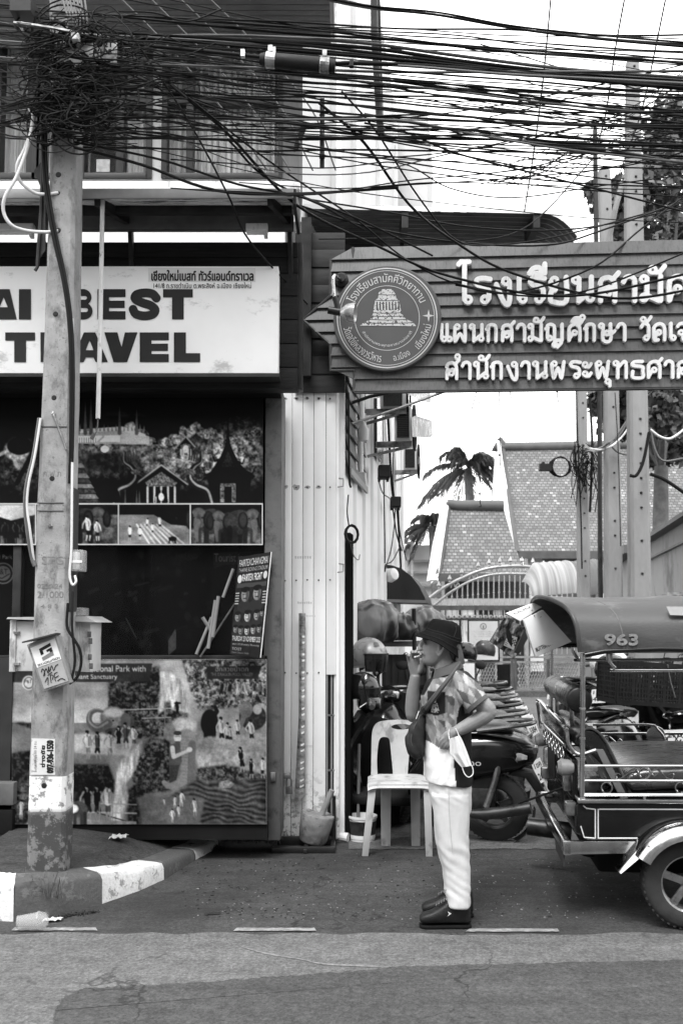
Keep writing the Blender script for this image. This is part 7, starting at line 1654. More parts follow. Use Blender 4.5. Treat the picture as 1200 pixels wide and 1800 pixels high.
for s0 in (0, 1.5):
    k = MB(); c = wc + TYv * (s0 - .02); secs_ = []
    for i in range(25):
        a_ = math.radians(152 - 150 * i / 24); rad = TX * math.cos(a_) + Vector((0, 0, math.sin(a_)))
        secs_.append([c + rad * (RW * 1.16 + dr) + TYv * dw for dw, dr in ((-.12, -.03), (-.115, .0), (-.09, .035), (-.04, .05), (.03, .05), (.09, .03), (.09, .022), (.03, .042), (-.04, .042), (-.085, .028), (-.107, -.003), (-.112, -.03))])
    k.loft(secs_).build('fender', CHR, tuk, smooth=50)
k = MB(); k.prism([T(1131, 1478, -.13), T(1145, 1491, -.15), T(1090, 1537, -.15), T(1085, 1533, -.13)], TYv * .13); k.build('fender_flap', CHR, tuk, bev=.004); MB().ball(T(1140, 1488, -.17), .008, 5).build('flap_bolt', STL, tuk)
# bench, backrest and headrest roll
def cushion(nm, prof, w0, w1, bev=.03, mat=SEAT):
    k = MB(); k.prism([T(u, v, w0) for u, v in prof], TYv * (w1 - w0)); return k.build(nm, mat, tuk, bev=bev, smooth=60, seg=4)
cushion('backrest', [(1008, 1310), (1014, 1291), (1030, 1280), (1048, 1284), (1066, 1305), (1088, 1350), (1112, 1402), (1092, 1405), (1062, 1350), (1030, 1318)], .16, 1.36, .02)
SEATT = gm('bench seat vinyl', .028, .3, var=.4, s=5, st=(1, 4, 1), bump=.5, bs=5, spec=.8)
cushion('seat', [(1096, 1376), (1104, 1360), (1130, 1353), (1200, 1350), (1330, 1352), (1340, 1380), (1110, 1392)], .12, 1.38, .025, SEATT)
cushion('seat_base', [(1100, 1390), (1330, 1382), (1330, 1412), (1105, 1412)], .16, 1.34, .01, BLG)
MB().tube([T(u, v, .155) for u, v in ((1012, 1296), (1030, 1281), (1048, 1285), (1066, 1306), (1088, 1351), (1110, 1399))], .007, 6, 4).build('backrest_piping', gm('piping', .05, .4), tuk, smooth=True)
n0, n1 = T(1018, 1230, .14), T(1018, 1230, .14) + TYv * 1.2
MB().tube([n0 - TYv * .006, n0, n0 + TYv * .02, n1 - TYv * .02, n1, n1 + TYv * .006], [.058, .066, .071, .071, .066, .058], 26).build('headrest_roll', SEAT, tuk, smooth=50)
mb = MB()
def rollmap(u, v): # u along the roll, v round it
    a_ = math.radians(196 - v * 3.2); return n0 + TYv * (.82 - u * .0052) + (TX * math.cos(a_) + Vector((0, 0, math.sin(a_)))) * .0722
text_on('KINGDOM', rollmap, 0, 2, 62, 13, (0, 0, -.0005), 1.6, .5, mb); mb.add([rollmap(-2 + 70 * k / 6 * 0 + 68 * (k % 2), v) for k, v in ((0, -9), (1, -9), (1, -14), (0, -14))], [(0, 1, 2, 3)]); mb.build('roll_print', gm('roll print', .3, .6), tuk)
for w in (.35, 1.1): MB().tube([n0 + TYv * w, T(1020, 1290, .14) + TYv * w], .012, 8).build('headrest_post', STL, tuk)
MB().prism([T(1047, 1318, .1), T(1060, 1318, .1), T(1103, 1403, .1), T(1091, 1405, .1)], TYv * .03).build('side_strap', gm('grey strap', .12, .5, var=.2), tuk)
# rear luggage rail and board
xr = -.09; zt_ = tz(1278, .12, 1003)
m = MB(); m.tube([TL(.09, .10, tz(1322)), TL(.0, .1, tz(1330)), TL(-.05, .1, tz(1312)), TL(-.06, .1, zt_ - .02), TL(-.07, .14, zt_), TL(xr, .6, zt_ + .03), TL(xr, 1.0, zt_ + .05), TL(xr, 1.34, zt_ + .05), TL(xr, 1.39, zt_ + .02), TL(xr + .02, 1.4, zt_ - .14)], .012, 8, 4)
m.tube([TL(-.07, .7, zt_ + .03), TL(-.09, .74, zt_ + .055), TL(-.09, .8, zt_ + .05), TL(-.07, .82, zt_ + .0)], .009, 8, 3); m.build('luggage_rail', CHR, tuk, smooth=True)
MB().box(TL(-.05, .78, zt_ - .05), (.02, 1.2, .17), Matrix.Rotation(-.2, 3, TYv) @ rot3).build('rear_board', BLG, tuk, bev=.02)
m = MB()
for k in range(7): c = TL(-.06, .3 + k * .16, tz(1340)); m.tube([c + TYv * .06 * math.cos(q * .785) + Vector((0, 0, .04 * math.sin(q * .785))) for q in range(8)], .007, 6, closed=True)
m.tube([TL(-.06, .2, tz(1335) + .05), TL(-.06, 1.4, tz(1335) + .05)], .009, 8); m.build('rear_scroll', CHR, tuk, smooth=60)
# side rails with scrolls
def scroll_rail(w, vs, rings, scr, uend=1420):
    k = MB()
    for v, r in vs: k.tube([T(1026, v, 0) + TYv * w, T(uend, v + .5, 0) + TYv * w], r, 8)
    for u, v, r in rings: k.tube([T(u + r * math.cos(q * .3927), v + r * math.sin(q * .3927), 0) + TYv * w for q in range(16)], .005, 6, closed=True)
    for s_ in scr: k.tube([T(u, v, 0) + TYv * w for u, v in s_], .0048, 6, 4)
    return k.build('side_rail', CHR, tuk, smooth=True)
sc1 = [(1090, 1362), (1085, 1359), (1081, 1363), (1085, 1369), (1095, 1365), (1108, 1354), (1117, 1353), (1120, 1359), (1115, 1364), (1110, 1360)]
sc2 = [(2 * 1132 - u, v) for u, v in sc1]
scs = [sc1, sc2, [(u + 165, v) for u, v in sc1], [(u + 165, v) for u, v in sc2]]
rg = [(1065.5, 1384.5, 9.5), (1195.5, 1384.5, 9.5), (1132, 1359, 9.8), (1297, 1359, 9.8)]
scroll_rail(0, ((1346, .0085), (1372, .0085), (1396.5, .0095)), rg, scs); scroll_rail(TW, ((1346, .0085), (1372, .0085), (1396.5, .0085)), rg, scs)
k = MB(); k.tube([T(1132, 1397), T(1132, 1408)], .008, 6).tube([T(1290, 1397), T(1290, 1408)], .008, 6).bar(T(1026, 1352, -.005), T(1050, 1352, -.005), .008, .02); k.build('rail_post', STL, tuk)
k = MB(); c = T(1152, 1293, 1.46); k.lathe([(0, .004), (.06, .004), (.062, 0)], c, -TYv, 20); k.tube([T(1041, 1274, 1.46), T(1138, 1274, 1.46), T(1155, 1282, 1.46), T(1166, 1296, 1.46), T(1165, 1308, 1.46)], .0085, 8, 3); k.build('far_arm_rail', CHR, tuk, smooth=60)
for w in (.03, TW - .03): MB().tube([T(1070, 1150) + TYv * w, T(1071, 1158) + TYv * w, T(1076, 1168) + TYv * w, T(1086, 1176.5) + TYv * w, T(1100, 1178.5) + TYv * w, T(1420, 1178) + TYv * w], .0115, 10, 3).build('grab_bar', CHR, tuk, smooth=True)
MB().box(T(1070, 1154, .03), (.03, .02, .04)).build('grab_bracket', STL, tuk, bev=.003)
# plain nose, windscreen frame and handlebar out at the front
MB().loft([[TL(x, .75 + w * c, z) for c, z in ((-1, .3), (-1, .8 + .1 * (x < 2.1)), (-.8, .95), (.8, .95), (1, .8 + .1 * (x < 2.1)), (1, .3))] for x, w in ((1.7, .66), (2.0, .6), (2.25, .4), (2.4, .22))]).build('nose', BLG, tuk, bev=.01)
MB().tube([TL(1.78, .05, 1.0), TL(1.8, .05, 1.6), TL(1.8, 1.45, 1.6), TL(1.78, 1.45, 1.0)], .015, 8).build('windscreen_frame', CHR, tuk)
# packaging hung at the back of the canopy
def bil(q, a_, b_): p = [Vector((u, v, 0)) for u, v in q]; r = (p[0] * (1 - a_) + p[1] * a_) * (1 - b_) + (p[3] * (1 - a_) + p[2] * a_) * b_; return r.x, r.y
CARD = gm('white card', .72, .7, var=.07, s=6)
def card(q, Y, nm, lb, txts, tk=.05, mat=CARD, tl=.25, cat='box'):
    f = lambda a_, b_, o=0: P(*bil(q, a_, b_), Y - tl * (1 - b_) * 0 + tl * .4 * a_ - o)
    t_ = thing(nm, lb, cat, tuple(f(.5, .5)), 'packaging tucked under the canopy edge'); MB().prism([f(0, 0), f(1, 0), f(1, 1), f(0, 1)], (0, tk, 0)).build('carton', mat, t_, bev=.003)
    mb = MB()
    for (s_, a0, b0, a1, b1, bold) in txts: text_on(s_, lambda u, v: f(a0 + (a1 - a0) * u / 100, b0 + (b1 - b0) * v / 20, .003), 0, 0, 100, 20, (0, .001, 0), 1.6, bold, mb)
    if txts: mb.build('carton_print', gm('carton ink', .03, .6), t_)
    return f, t_
card([(889, 1078), (938, 1059.5), (952, 1067), (914, 1092)], 6.25, 'white_carton', 'upper white carton flap tucked under the rear of the canopy', [('UUU', .15, .2, .75, .38, .3), ('7', .62, .7, .7, .88, .3)])
card([(920, 1089.5), (954, 1072), (1004, 1128), (941, 1155)], 6.15, 'white_carton', 'large white carton printed BUTTERFLY PEA tucked under the canopy', [('NUT', .2, .12, .75, .24, .3), ('Coconut', .12, .27, .8, .36, .5), ('BUTTERFLY PEA', .06, .78, .68, .89, .9), ('?', .48, .0, .54, .09, .2)])
a = Art(0, 0, 66, 66, 2.2, .4, 8); a.a = .1 + .75 * np.clip((a.noise(9, 4, .6, 1, 2) - .3) * 2, 0, 1)
a.poly([(28, 30), (52, 26), (56, 52), (30, 56)], .75)
for i in range(5):
    for j in range(4):
        if (i + j) % 2: a.poly([(38 + 3.4 * i, 32 + 3 * j), (41.4 + 3.4 * i, 32 + 3 * j), (41.4 + 3.4 * i, 35 + 3 * j), (38 + 3.4 * i, 35 + 3 * j)], .05)
for j in range(5): a.line([(31, 36 + 4 * j), (37, 36 + 4 * j)], 1.2, .15)
a.text('WN', 2, 48, 14, 58, .9, .5)
q3 = [(886, 1086), (926, 1104), (904, 1158), (861, 1127)]; f3, t3 = card(q3, 6.2, 'food_packet', 'dark patterned food packet with a chequered label hanging at the canopy corner', [], .04, INK)
a.mesh('packet_print', [f3(0, 0, .003), f3(1, 0, .003), f3(1, 1, .003), f3(0, 1, .003)], PRINT, t3)
MB().prism([P(922, 1106, 6.18), P(927, 1122, 6.2), P(912, 1150, 6.2), P(903, 1147, 6.18)], (0, .02, 0)).build('packet_end', gm('packet end', .04, .4), t3)
# ================================================================== parked scooters
SG = gm('scooter gloss black', .008, .14, var=.3, s=6, coat=.3, spec=.4); SS = gm('scooter silver paint', .15, .25, .5, var=.2, s=6); SLENS = gm('lamp lens silver', .5, .08, .4, var=.5, s=30)
SEATM = gm('scooter seat', .02, .4, var=.3, s=12, bump=.2, bs=60, spec=.3); ENG = gm('engine casing', .05, .5, .5, var=.5, s=18)
def sec_loft(secs, n=18, pw=2.6):
    out = []
    for x, zb, zt, w in secs:
        zc, h = (zb + zt) / 2, (zt - zb) / 2
        out.append([(x, w * math.copysign(abs(math.cos(q)) ** (2 / pw), math.cos(q)), zc + h * math.copysign(abs(math.sin(q)) ** (2 / pw), math.sin(q))) for q in [6.2832 * i / n for i in range(n)]])
    return MB().loft(out)
def make_scooter(top=SS):
    t = thing('scooter', 'scooter', 'scooter', (0, 0, 0), 'parked scooters')
    tyre_wheel(Vector((0, 0, .24)), Vector((0, 1, 0)), .24, .085, t, rim=ENG); tyre_wheel(Vector((1.22, 0, .24)), Vector((0, 1, 0)), .24, .075, t, rim=ENG)
    sec_loft([(-.30, .60, .66, .03), (-.27, .55, .70, .07), (-.15, .50, .745, .115), (.05, .46, .775, .14), (.25, .42, .77, .15), (.45, .38, .70, .14), (.6, .30, .5, .10)]).build('tail_body', SG, t, smooth=50)
    sec_loft([(-.285, .66, .70, .03), (-.22, .69, .745, .075), (-.1, .735, .775, .105), (.1, .765, .80, .125), (.3, .765, .79, .13)]).build('tail_cowl', top, t, smooth=60)
    sec_loft([(-.14, .77, .815, .08), (-.05, .775, .85, .12), (.2, .775, .845, .14), (.42, .765, .815, .12), (.55, .74, .79, .09), (.6, .72, .76, .05)]).build('seat', SEATM, t, smooth=60)
    k = MB(); k.tube([(.1, .135, .80), (-.12, .125, .83), (-.27, .06, .845), (-.27, -.06, .845), (-.12, -.125, .83), (.1, -.135, .80)], .016, 8, 4); k.build('grab_rail', top, t, smooth=True)
    for sg in (-1, 1):
        sec_loft([(-.24, .60, .625, .004), (-.15, .585, .66, .012), (-.02, .60, .675, .012), (.1, .66, .68, .004)]).xf(Matrix.Translation((0, sg * .118, 0)) @ Matrix.Rotation(sg * .12, 4, 'Z')).build('side_lamp', SLENS, t, smooth=True)
    MB().box((-.285, 0, .655), (.05, .12, .05)).build('tail_lamp', gm('tail lens', .08, .12, var=.4, s=30), t, bev=.012)
    k = MB(); k.prism([(-.16, -.055, .52), (-.27, -.055, .50), (-.39, -.055, .27), (-.36, -.055, .26), (-.22, -.055, .46), (-.1, -.055, .48)], (0, .11, 0)); k.build('rear_mudguard', BLKM, t, bev=.006)
    k = MB(); k.lathe([(.27, -.06), (.285, 0), (.27, .06)], (0, 0, .24), (0, 1, 0), 16, x=(-1, 0, 0), arc=-2.0); k.build('tyre_hugger', BLKM, t, smooth=True, solid=.004)
    MB().box((.22, -.03, .30), (.46, .16, .16)).lathe([(0, -.06), (.09, -.06), (.1, -.03), (.1, .03), (.06, .05), (0, .05)], (.02, -.11, .26), (0, 1, 0), 20).build('engine', ENG, t, bev=.02)
    MB().tube([(.3, .11, .22), (.05, .13, .22), (-.26, .14, .28)], [.015, .04, .042], 12, 3).build('muffler', gm('muffler', .06, .35, .7, var=.4, s=12), t, smooth=50)
    MB().tube([(.05, .1, .26), (-.02, .1, .46), (-.05, .1, .6)], .022, 8).build('shock_absorber', STL, t)
    MB().box((.78, 0, .28), (.5, .28, .07)).build('footboard', BLKM, t, bev=.02)
    k = sec_loft([(0, -.16, -.05, .1), (0.02, -.15, .12, .17), (.05, -.13, .42, .19), (.03, -.1, .55, .13), (-.02, -.05, .6, .08)], 16)
    m_ = MB(); m_.loft([[(x0 + .05 * (1 - abs(y) / w) * 2, y, z) for y in (-w, -w * .6, 0, w * .6, w)] for x0, w, z in ((1.0, .13, .24), (1.03, .18, .4), (1.05, .2, .55), (1.0, .19, .70), (.92, .13, .83), (.88, .08, .9))], closed=False)
    m_.build('leg_shield', SG, t, smooth=60, solid=.03)
    sec_loft([(1.06, .42, .62, .07), (1.13, .46, .68, .06), (1.16, .5, .64, .03)]).build('nose_panel', top, t, smooth=60)
    k = MB(); k.lathe([(.262, -.06), (.285, -.03), (.288, .03), (.262, .06)], (1.22, 0, .24), (0, 1, 0), 20, x=(.7, 0, .7), arc=-2.2).build('front_mudguard', SG, t, smooth=True, solid=.004)
    for sg in (-1, 1): MB().tube([(1.22, sg * .06, .24), (1.06, sg * .05, .62)], .018, 8).build('fork', STL, t)
    sec_loft([(.80, .92, 1.0, .08), (.86, .9, 1.03, .12), (.93, .9, 1.02, .1), (.97, .92, .98, .04)]).build('headlamp_cowl', SG, t, smooth=60)
    MB().box((.955, 0, .965), (.03, .12, .06)).build('headlamp', SLENS, t, bev=.012)
    k = MB(); k.tube([(.80, -.33, .985), (.84, -.2, 1.0), (.88, 0, .99), (.84, .2, 1.0), (.80, .33, .985)], .012, 8, 3); k.build('handlebar', STL, t, smooth=True)
    for sg in (-1, 1):
        MB().tube([(.81, sg * .22, .99), (.795, sg * .34, .983)], .019, 10).build('grip', RUB, t)
        mr = MB().tube([(.86, sg * .2, 1.0), (.87, sg * .25, 1.13)], .006, 6).build('mirror_stem', BLKM, t)
        MB().ball((.86, sg * .27, 1.17), (.02, .065, .042), 8).build('mirror', BLKM, mr, smooth=True); MB().ball((.846, sg * .27, 1.17), (.012, .055, .034), 8).build('mirror_glass', CHR, mr, smooth=True)
        MB().tube([(.86, sg * .13, .99), (.9, sg * .27, .965)], .005, 6).build('brake_lever', CHR, t)
    return t
PLATE = gm('plate white', .62, .45, var=.06, s=9)
def plate(t, a_, b_, tilt=-.35, z=.58):
    pl = MB().box((-.37, 0, z), (.004, .2, .17), Matrix.Rotation(-tilt, 3, 'Y')).build('number_plate', PLATE, None); pl.parent = t; pl.location = (0, 0, 0)
    mb = MB(); rm = Matrix.Rotation(-tilt, 3, 'Y')
    for s_, z1, z0_ in ((a_, .07, .025), (b_, -.01, -.065)): text_on(s_, lambda u, v: Vector((-.37, 0, z)) + rm @ Vector((-.0035, .085 - .17 * u / 60, z1 - (z1 - z0_) * v / 20)), 4, 0, 56, 20, (.0005, 0, 0), 2.4, .9, mb)
    x = mb.build('plate_print', INK, None); x.parent = pl
    return pl
SP = make_scooter(); SP2 = make_scooter(SG)
def put(o, u, Y, deg, label, pa, pb, z=0.0, lean=.09):
    x = P(u, 1095, Y).x; o.location = (x, Y, z); o.rotation_euler = (lean * -1, 0, R(deg)); o['label'] = label
    plate(o, pa, pb, z=.40 if 'nearest' in label else .66); return o
spots = [ # rear axle column, depth, heading, label, plate
    (866, 7.15, 166, 'nearest scooter of the left row, its rear wheel just right of the man', '2กฎ', '4725', SP),
    (868, 7.95, 150, 'second scooter of the left row, silver tail over the nearest one', '1ขค', '264', SP),
    (866, 8.8, 147, 'third scooter of the left row behind the silver tailed one', '3กม', '3384', SP2),
    (862, 9.7, 148, 'fourth scooter of the left row above the elbow of the man', '5กร', '917', SP), (857, 10.7, 148, 'fifth scooter of the left row, level with the shoulder of the man', '2ขน', '608', SP2), (852, 11.8, 148, 'farthest scooter of the left row before the notice board', '1กด', '552', SP),
    (1068, 8.2, 52, 'scooter with tilted plate 457 seen behind the seat roll of the taxi', '3กก', '457', SP2), (1215, 7.75, 60, 'scooter with white plate 685 at the right edge behind the taxi seat', '2กบ', '685', SP2), (1130, 9.3, 58, 'scooter between the two plated ones behind the taxi rails', '4ขจ', '318', SP),
    (1010, 12.8, 40, 'far scooter left of the crate under the canopy edge', '6กข', '77', SP), (1085, 12.2, 44, 'far scooter showing just under the taxi number', '1ขถ', '403', SP2), (1245, 11.2, 50, 'far scooter at the right edge of the far row', '8กพ', '83', SP2)]
for u, Y, dg, lb, pa, pb, pr in spots:
    put(copy_tree(pr), u, Y, dg, lb, pa, pb)
for (u, Y, dg, lb, pr) in ((676, 8.05, -62, 'scooter facing the street under the silver helmet', SP2), (722, 8.9, -58, 'scooter with pale headlamp behind the raised forearm', SP), (628, 7.95, -70, 'dark scooter tight against the white wall left of the helmet', SP2)):
    o = copy_tree(pr); put(o, u - 30, Y + .9, dg, lb, '9กฟ', '61')
for pr in (SP, SP2):
    for ch in list(pr.children):
        for g in list(ch.children): bpy.data.objects.remove(g)
        bpy.data.objects.remove(ch)
    bpy.data.objects.remove(pr)
# name on the nearest scooter's flank
ns = [o for o in C.objects if o.get('label', '').startswith('nearest scooter')][0]
mb = MB(); text_on('Fiano', lambda u, v: Vector((.26 - .2 * u / 60, .1475, .60 - .042 * v / 20)), 4, 0, 56, 20, (0, .001, 0), 2.4, .2, mb); fx = mb.build('model_script', gm('script silver', .5, .3), None); fx.parent = ns
# helmets
def helmet(c, r, rz, label, mat, visor=True):
    t = thing('helmet', label, 'helmet', tuple(c)); m3 = Matrix.Rotation(rz, 3, 'Z')
    k = MB()
    secs = []
    for i in range(15):
        th = .12 + (2.05 - .12) * i / 14; secs.append([c + m3 @ Vector((r * 1.12 * math.sin(th) * math.cos(q), r * .95 * math.sin(th) * math.sin(q), r * 1.03 * math.cos(th) - (.22 * r * max(0, -math.cos(q)) * (i / 14) ** 3))) for q in [6.2832 * j / 28 for j in range(28)]])
    k.loft(secs[::-1]).build('shell', mat, t, smooth=60)
    if visor:
        k = MB(); k.grid(lambda a_, b_: c + m3 @ (Vector((math.cos(-1.05 + 2.1 * a_) * 1.15, math.sin(-1.05 + 2.1 * a_) * .99, 0)) * r * (1.0 - .16 * max(0, b_ - .4)) + Vector((0, 0, r * (.12 - .95 * b_)))), 14, 8); k.build('visor', gm('smoked visor', .008, .06, spec=.5), t, smooth=True, solid=.004)
        MB().tube([c + m3 @ Vector((1.14 * r * math.cos(q), .98 * r * math.sin(q), .12 * r)) for q in [-1.1 + 2.2 * j / 14 for j in range(15)]], .006, 6).build('visor_rim', BLKM, t)
    return t
HG = gm('silver helmet paint', .24, .32, .25, var=.25, s=9, dirt=(.1, .25, 12, (1, 1, 1)))
hc = P(648, 1153, 7.45); h1 = helmet(hc, .135, R(-48), 'silver open face helmet with small sticker resting on the scooter by the wall', HG)
MB().grid(lambda a_, b_: hc + Matrix.Rotation(R(-75), 3, 'Z') @ (Vector((1.13 * math.sin(.75 + .28 * b_) * math.cos(.05 + .62 * a_), .96 * math.sin(.75 + .28 * b_) * math.sin(.05 + .62 * a_), 1.04 * math.cos(.75 + .28 * b_))) * .1355), 6, 4).build('helmet_sticker', gm('helmet sticker', .05, .4, var=.6, s=60), h1)
helmet(P(636, 1212, 7.3), .125, R(-40), 'dark glossy helmet lying just below the silver one', SG)
for (u, v, Y, lb) in ((817, 1148, 11.2, 'black helmet hanging on a handlebar at the back of the hat'), (851, 1142, 12.4, 'dark grey helmet on the farthest scooter of the left row'), (1072, 1176, 8.3, 'black helmet dangling beside the seat roll of the taxi')): helmet(P(u, v, Y), .125, R(200), lb, gm('grey helmet', .05, .25, var=.3) if v == 1142 else SG, False)
for i, (u, v, Y) in enumerate(((1057, 1166, 11.2), (1082, 1163, 11.3))): helmet(P(u, v, Y), .12, R(180), ['white helmet left of the grab bar end under the canopy', 'second white helmet just behind the grab bar end'][i], WHT, False)
# crate of black plastic mesh on a scooter
cr = thing('mesh_crate', 'black plastic mesh crate carried on the scooter behind the taxi', 'crate', tuple(P(1140, 1240, 7.6)))
k = MB(); c = P(1148, 1202, 7.7); L, D, Hh = .74, .36, .29; rc = Matrix.Rotation(R(8), 3, 'Z') @ Matrix.Rotation(R(4), 3, 'Y')
def crb(x, y, z, a_, b_, d): k.box(c + rc @ Vector((x, y, z)), (a_, b_, d), rc)
for sy in (-1, 1):
    for i in range(31): crb(-L / 2 + L * i / 30, sy * D / 2, 0, .011 if i % 5 else .026, .01, Hh)
    for j in range(9): crb(0, sy * D / 2, -Hh / 2 + Hh * j / 8, L, .009, .011 if 0 < j < 8 else .034)
for sx in (-1, 1):
    for i in range(13): crb(sx * L / 2, -D / 2 + D * i / 12, 0, .01, .011 if i % 4 else .024, Hh)
    for j in range(9): crb(sx * L / 2, 0, -Hh / 2 + Hh * j / 8, .009, D, .011 if 0 < j < 8 else .034)
crb(0, 0, -Hh / 2, L, D, .012); k.build('mesh_wall', BLKM, cr)
tag(MB().tube([P(1172, 1168, 7.45), P(1178, 1200, 7.45), P(1186, 1226, 7.45)], .005, 6).build('chain', STL), 'thin steel chain hanging over the black mesh crate', 'chain')
# bundles under cloth on a trolley by the wall
def bundle(nm, lb, u, v, Y, rad, mat, sq=1.0):
    c = P(u, v, Y); k = MB().ball(c, rad, 30); o = k.build(nm, mat, None, smooth=80); 
    for w in o.data.vertices:
        p = w.co; n = (p - c).normalized(); f = 1 - 2.6 * abs(mnoise.noise(Vector((p.x * 5.5, p.y * 4, p.z * 1.6)) + n)); w.co = p + n * (.07 * mnoise.noise(p * 3) + .035 * f + .005 * mnoise.noise(p * 18)); w.co.z = max(w.co.z, c.z - rad[2] * .72)
    return tag(o, lb, 'cloth bundle', 'bundles heaped on the trolley')
def m_stripe(name, lo, hi):
    t = NT(name); co = t.coord((1, 1, .25), rot=(0, .5, 0)); n = t.noise(7, co, 4, .5, .6); t.base(t.ramp(n, .45, .55, lo, hi)); t.b.inputs['Roughness'].default_value = .38; t.bump(t.noise(20, co), .25, .02); return t.m
bundle('cloth_bundle', 'striped shiny cloth bundle heaped beside the white wall above the silver helmet', 655, 1103, 7.9, (.21, .2, .16), m_stripe('striped cloth', .02, .13))
bundle('cloth_bundle', 'dark cloth bundle in the middle of the trolley heap', 702, 1105, 8.1, (.17, .2, .13), m_stripe('dark cloth', .015, .04))
bundle('cloth_bundle', 'pale grey cloth bundle heaped behind the hat', 742, 1098, 8.3, (.17, .2, .13), m_stripe('grey cloth', .07, .2)); bundle('cloth_bundle', 'small grey fold of cloth on top of the striped bundle', 643, 1075, 7.95, (.085, .1, .05), m_stripe('grey cloth 2', .1, .2))
tr_ = thing('trolley', 'flat trolley with ribbed grey sides standing behind the scooters by the wall', 'trolley', tuple(P(710, 1200, 8.5)))
MB().box(P(700, 1131, 8.4), (.66, .6, .04)).build('deck', gm('trolley deck', .16, .5, var=.3), tr_, bev=.005)
k = MB(); c = P(705, 1200, 8.5)
for i in range(14): k.box((P(672, 1200, 8.5).x + .028 * i, 8.3 - .012 * (i % 2), .72), (.028, .02, 1.1))
k.build('ribbed_side', gm('ribbed side', .05, .6, var=.25, s=5), tr_)
for u in (664, 752): MB().tube([P(u, 1131, 8.2), (P(u, 1131, 8.2).x, 8.2, 0)], .015, 8).build('leg', STL, tr_)
MB().tube([P(727, 1070, 8.0), P(728, 1145, 8.0)], .017, 8).build('post', BLKM, tr_)
# black lump added to stand for the deep shadow among the parked bikes
o = MB().ball(P(655, 1330, 7.75) + Vector((.05, .1, -.3)), (.30, .36, .60), 26).build('shade_lump', gm('black shade filler', .006, .8, var=.4, s=6, spec=.1), None, smooth=80)
for w in o.data.vertices:
    p = w.co.copy(); w.co = p + Vector((mnoise.noise(p * 5), mnoise.noise(p * 5 + Vector((5, 0, 0))), 0)) * .06; w.co.z = max(.03, w.co.z)
tag(o, 'motorbike lump added for the black shade among the bikes behind the plastic chair', 'filler')
pb = thing('paint_bucket', 'white labelled paint bucket with wire handle behind the chair leg', 'bucket', tuple(G(637, 1478)))
c = G(637, 1477); MB().lathe([(0, .0), (.085, .0), (.1, .16), (.104, .16), (.104, .175), (.096, .175), (.09, .02)], c, (0, 0, 1), 26).build('bucket_body', WHT, pb, smooth=40); MB().lathe([(.0895, .03), (.0995, .14)], c, (0, 0, 1), 26).build('bucket_label', gm('bucket label', .02, .5, var=.9, s=25), pb, smooth=True, solid=.001)
MB().tube([c + Vector((-.1, 0, .165)), c + Vector((-.07, -.08, .15)), c + Vector((.03, -.1, .145)), c + Vector((.1, 0, .165))], .003, 6, 4).build('handle', STL, pb)
tag(MB().tube([P(631, 1308, 7.4), P(629, 1440, 7.2)], .011, 8).build('broom_stick', gm('grey stick', .12, .6)), 'grey stick standing upright behind the chair left side', 'stick')
tag(MB().pbox(757, 1444, 800, 1478, 7.6, 7.9).build('floor_box', DKM, bev=.01), 'dark low box on the ground between the chair and the man', 'box')
# ================================================================== printed boards of the shop front
def board(art, name, label, Y, parent_loc=None, frame=None, k=1.0, tilt=0, thick=.02, cat='poster', edge=INK):
    u0, v0, u1, v1 = art.u0, art.v0, art.u1, art.v1
    c = [P(u0, v0, Y + tilt), P(u1, v0, Y + tilt), P(u1, v1, Y), P(u0, v1, Y)]
    t = thing(name, label, cat, tuple((c[2] + c[3]) / 2))
    art.mesh('print', c, PRINT, t, k)
    o = .004
    MB().prism([p + Vector((0, o, 0)) for p in c], (0, thick, 0)).build('backing_board', edge, t)
    return t
PK = 1.0
# ---- temple collage with three small photos below
a = Art(-30, 690, 462, 958, .9, .05, 3)
n = a.noise(60, 5); a.a = .04 + .05 * n
sky_ = np.clip((a.V - 720) / 140, 0, 1) * np.clip(1.3 - np.abs(a.V - 850) / 120, 0, 1)
foli = a.noise(7, 4, .7); fol2 = a.noise(22, 4)
for (u, v, r0, r1, val) in ((190, 800, 80, 50, .62), (330, 815, 110, 55, .6), (420, 800, 70, 75, .55), (40, 820, 60, 60, .4)):
    d = np.clip(1 - np.hypot((a.U - u) / r0, (a.V - v) / r1), 0, 1); a.a += d ** .8 * 1.25 * (.15 + .95 * np.clip((foli - .3) * 1.7, 0, 1)) * val
a.a = np.clip(a.a, 0, .85)
a.poly([(128, 745), (230, 735), (300, 752), (380, 735), (462, 715), (462, 690), (128, 690)], .06, 5)
wisp = np.clip(a.noise(30, 5, .6, 3, 1) - .55, 0, 1) * 1.6; a.a += wisp * np.clip((770 - a.V) / 60, 0, 1) * np.clip((a.V - 710) / 20, 0, 1) * .5
# filigree trees
for u in range(225, 455, 6):
    v = 770 + 14 * math.sin(u * .05) + a.rng.uniform(-8, 8); a.ell(u, v, 7, 9, float(a.rng.uniform(.2, .5)), 2, tex=.7, cell=3)
# white terrace with parapet on the left, pond below
a.poly([(130, 756), (215, 752), (262, 768), (262, 782), (130, 780)], .5); a.poly([(128, 768), (210, 766), (210, 777), (128, 778)], .75)
for u in range(132, 170, 4): a.line([(u, 770), (u, 778)], 1.2, .2)
a.poly([(130, 756), (215, 750), (255, 764), (255, 768), (215, 757), (130, 762)], .62)
for u in range(134, 260, 7): a.line([(u, 757), (u, 745 + (u % 3) * 3)], (3, .6), .35)
for u, h in ((137, 40), (150, 55), (160, 60), (210, 44), (240, 40)): a.line([(u, 762), (u, 760 - h)], (7, .5), .28)
a.ell(190, 812, 52, 18, .16, 10, tex=.25, cell=6); a.ell(184, 790, 7, 6, .8); a.line([(168, 781), (182, 768)], 4, .5)
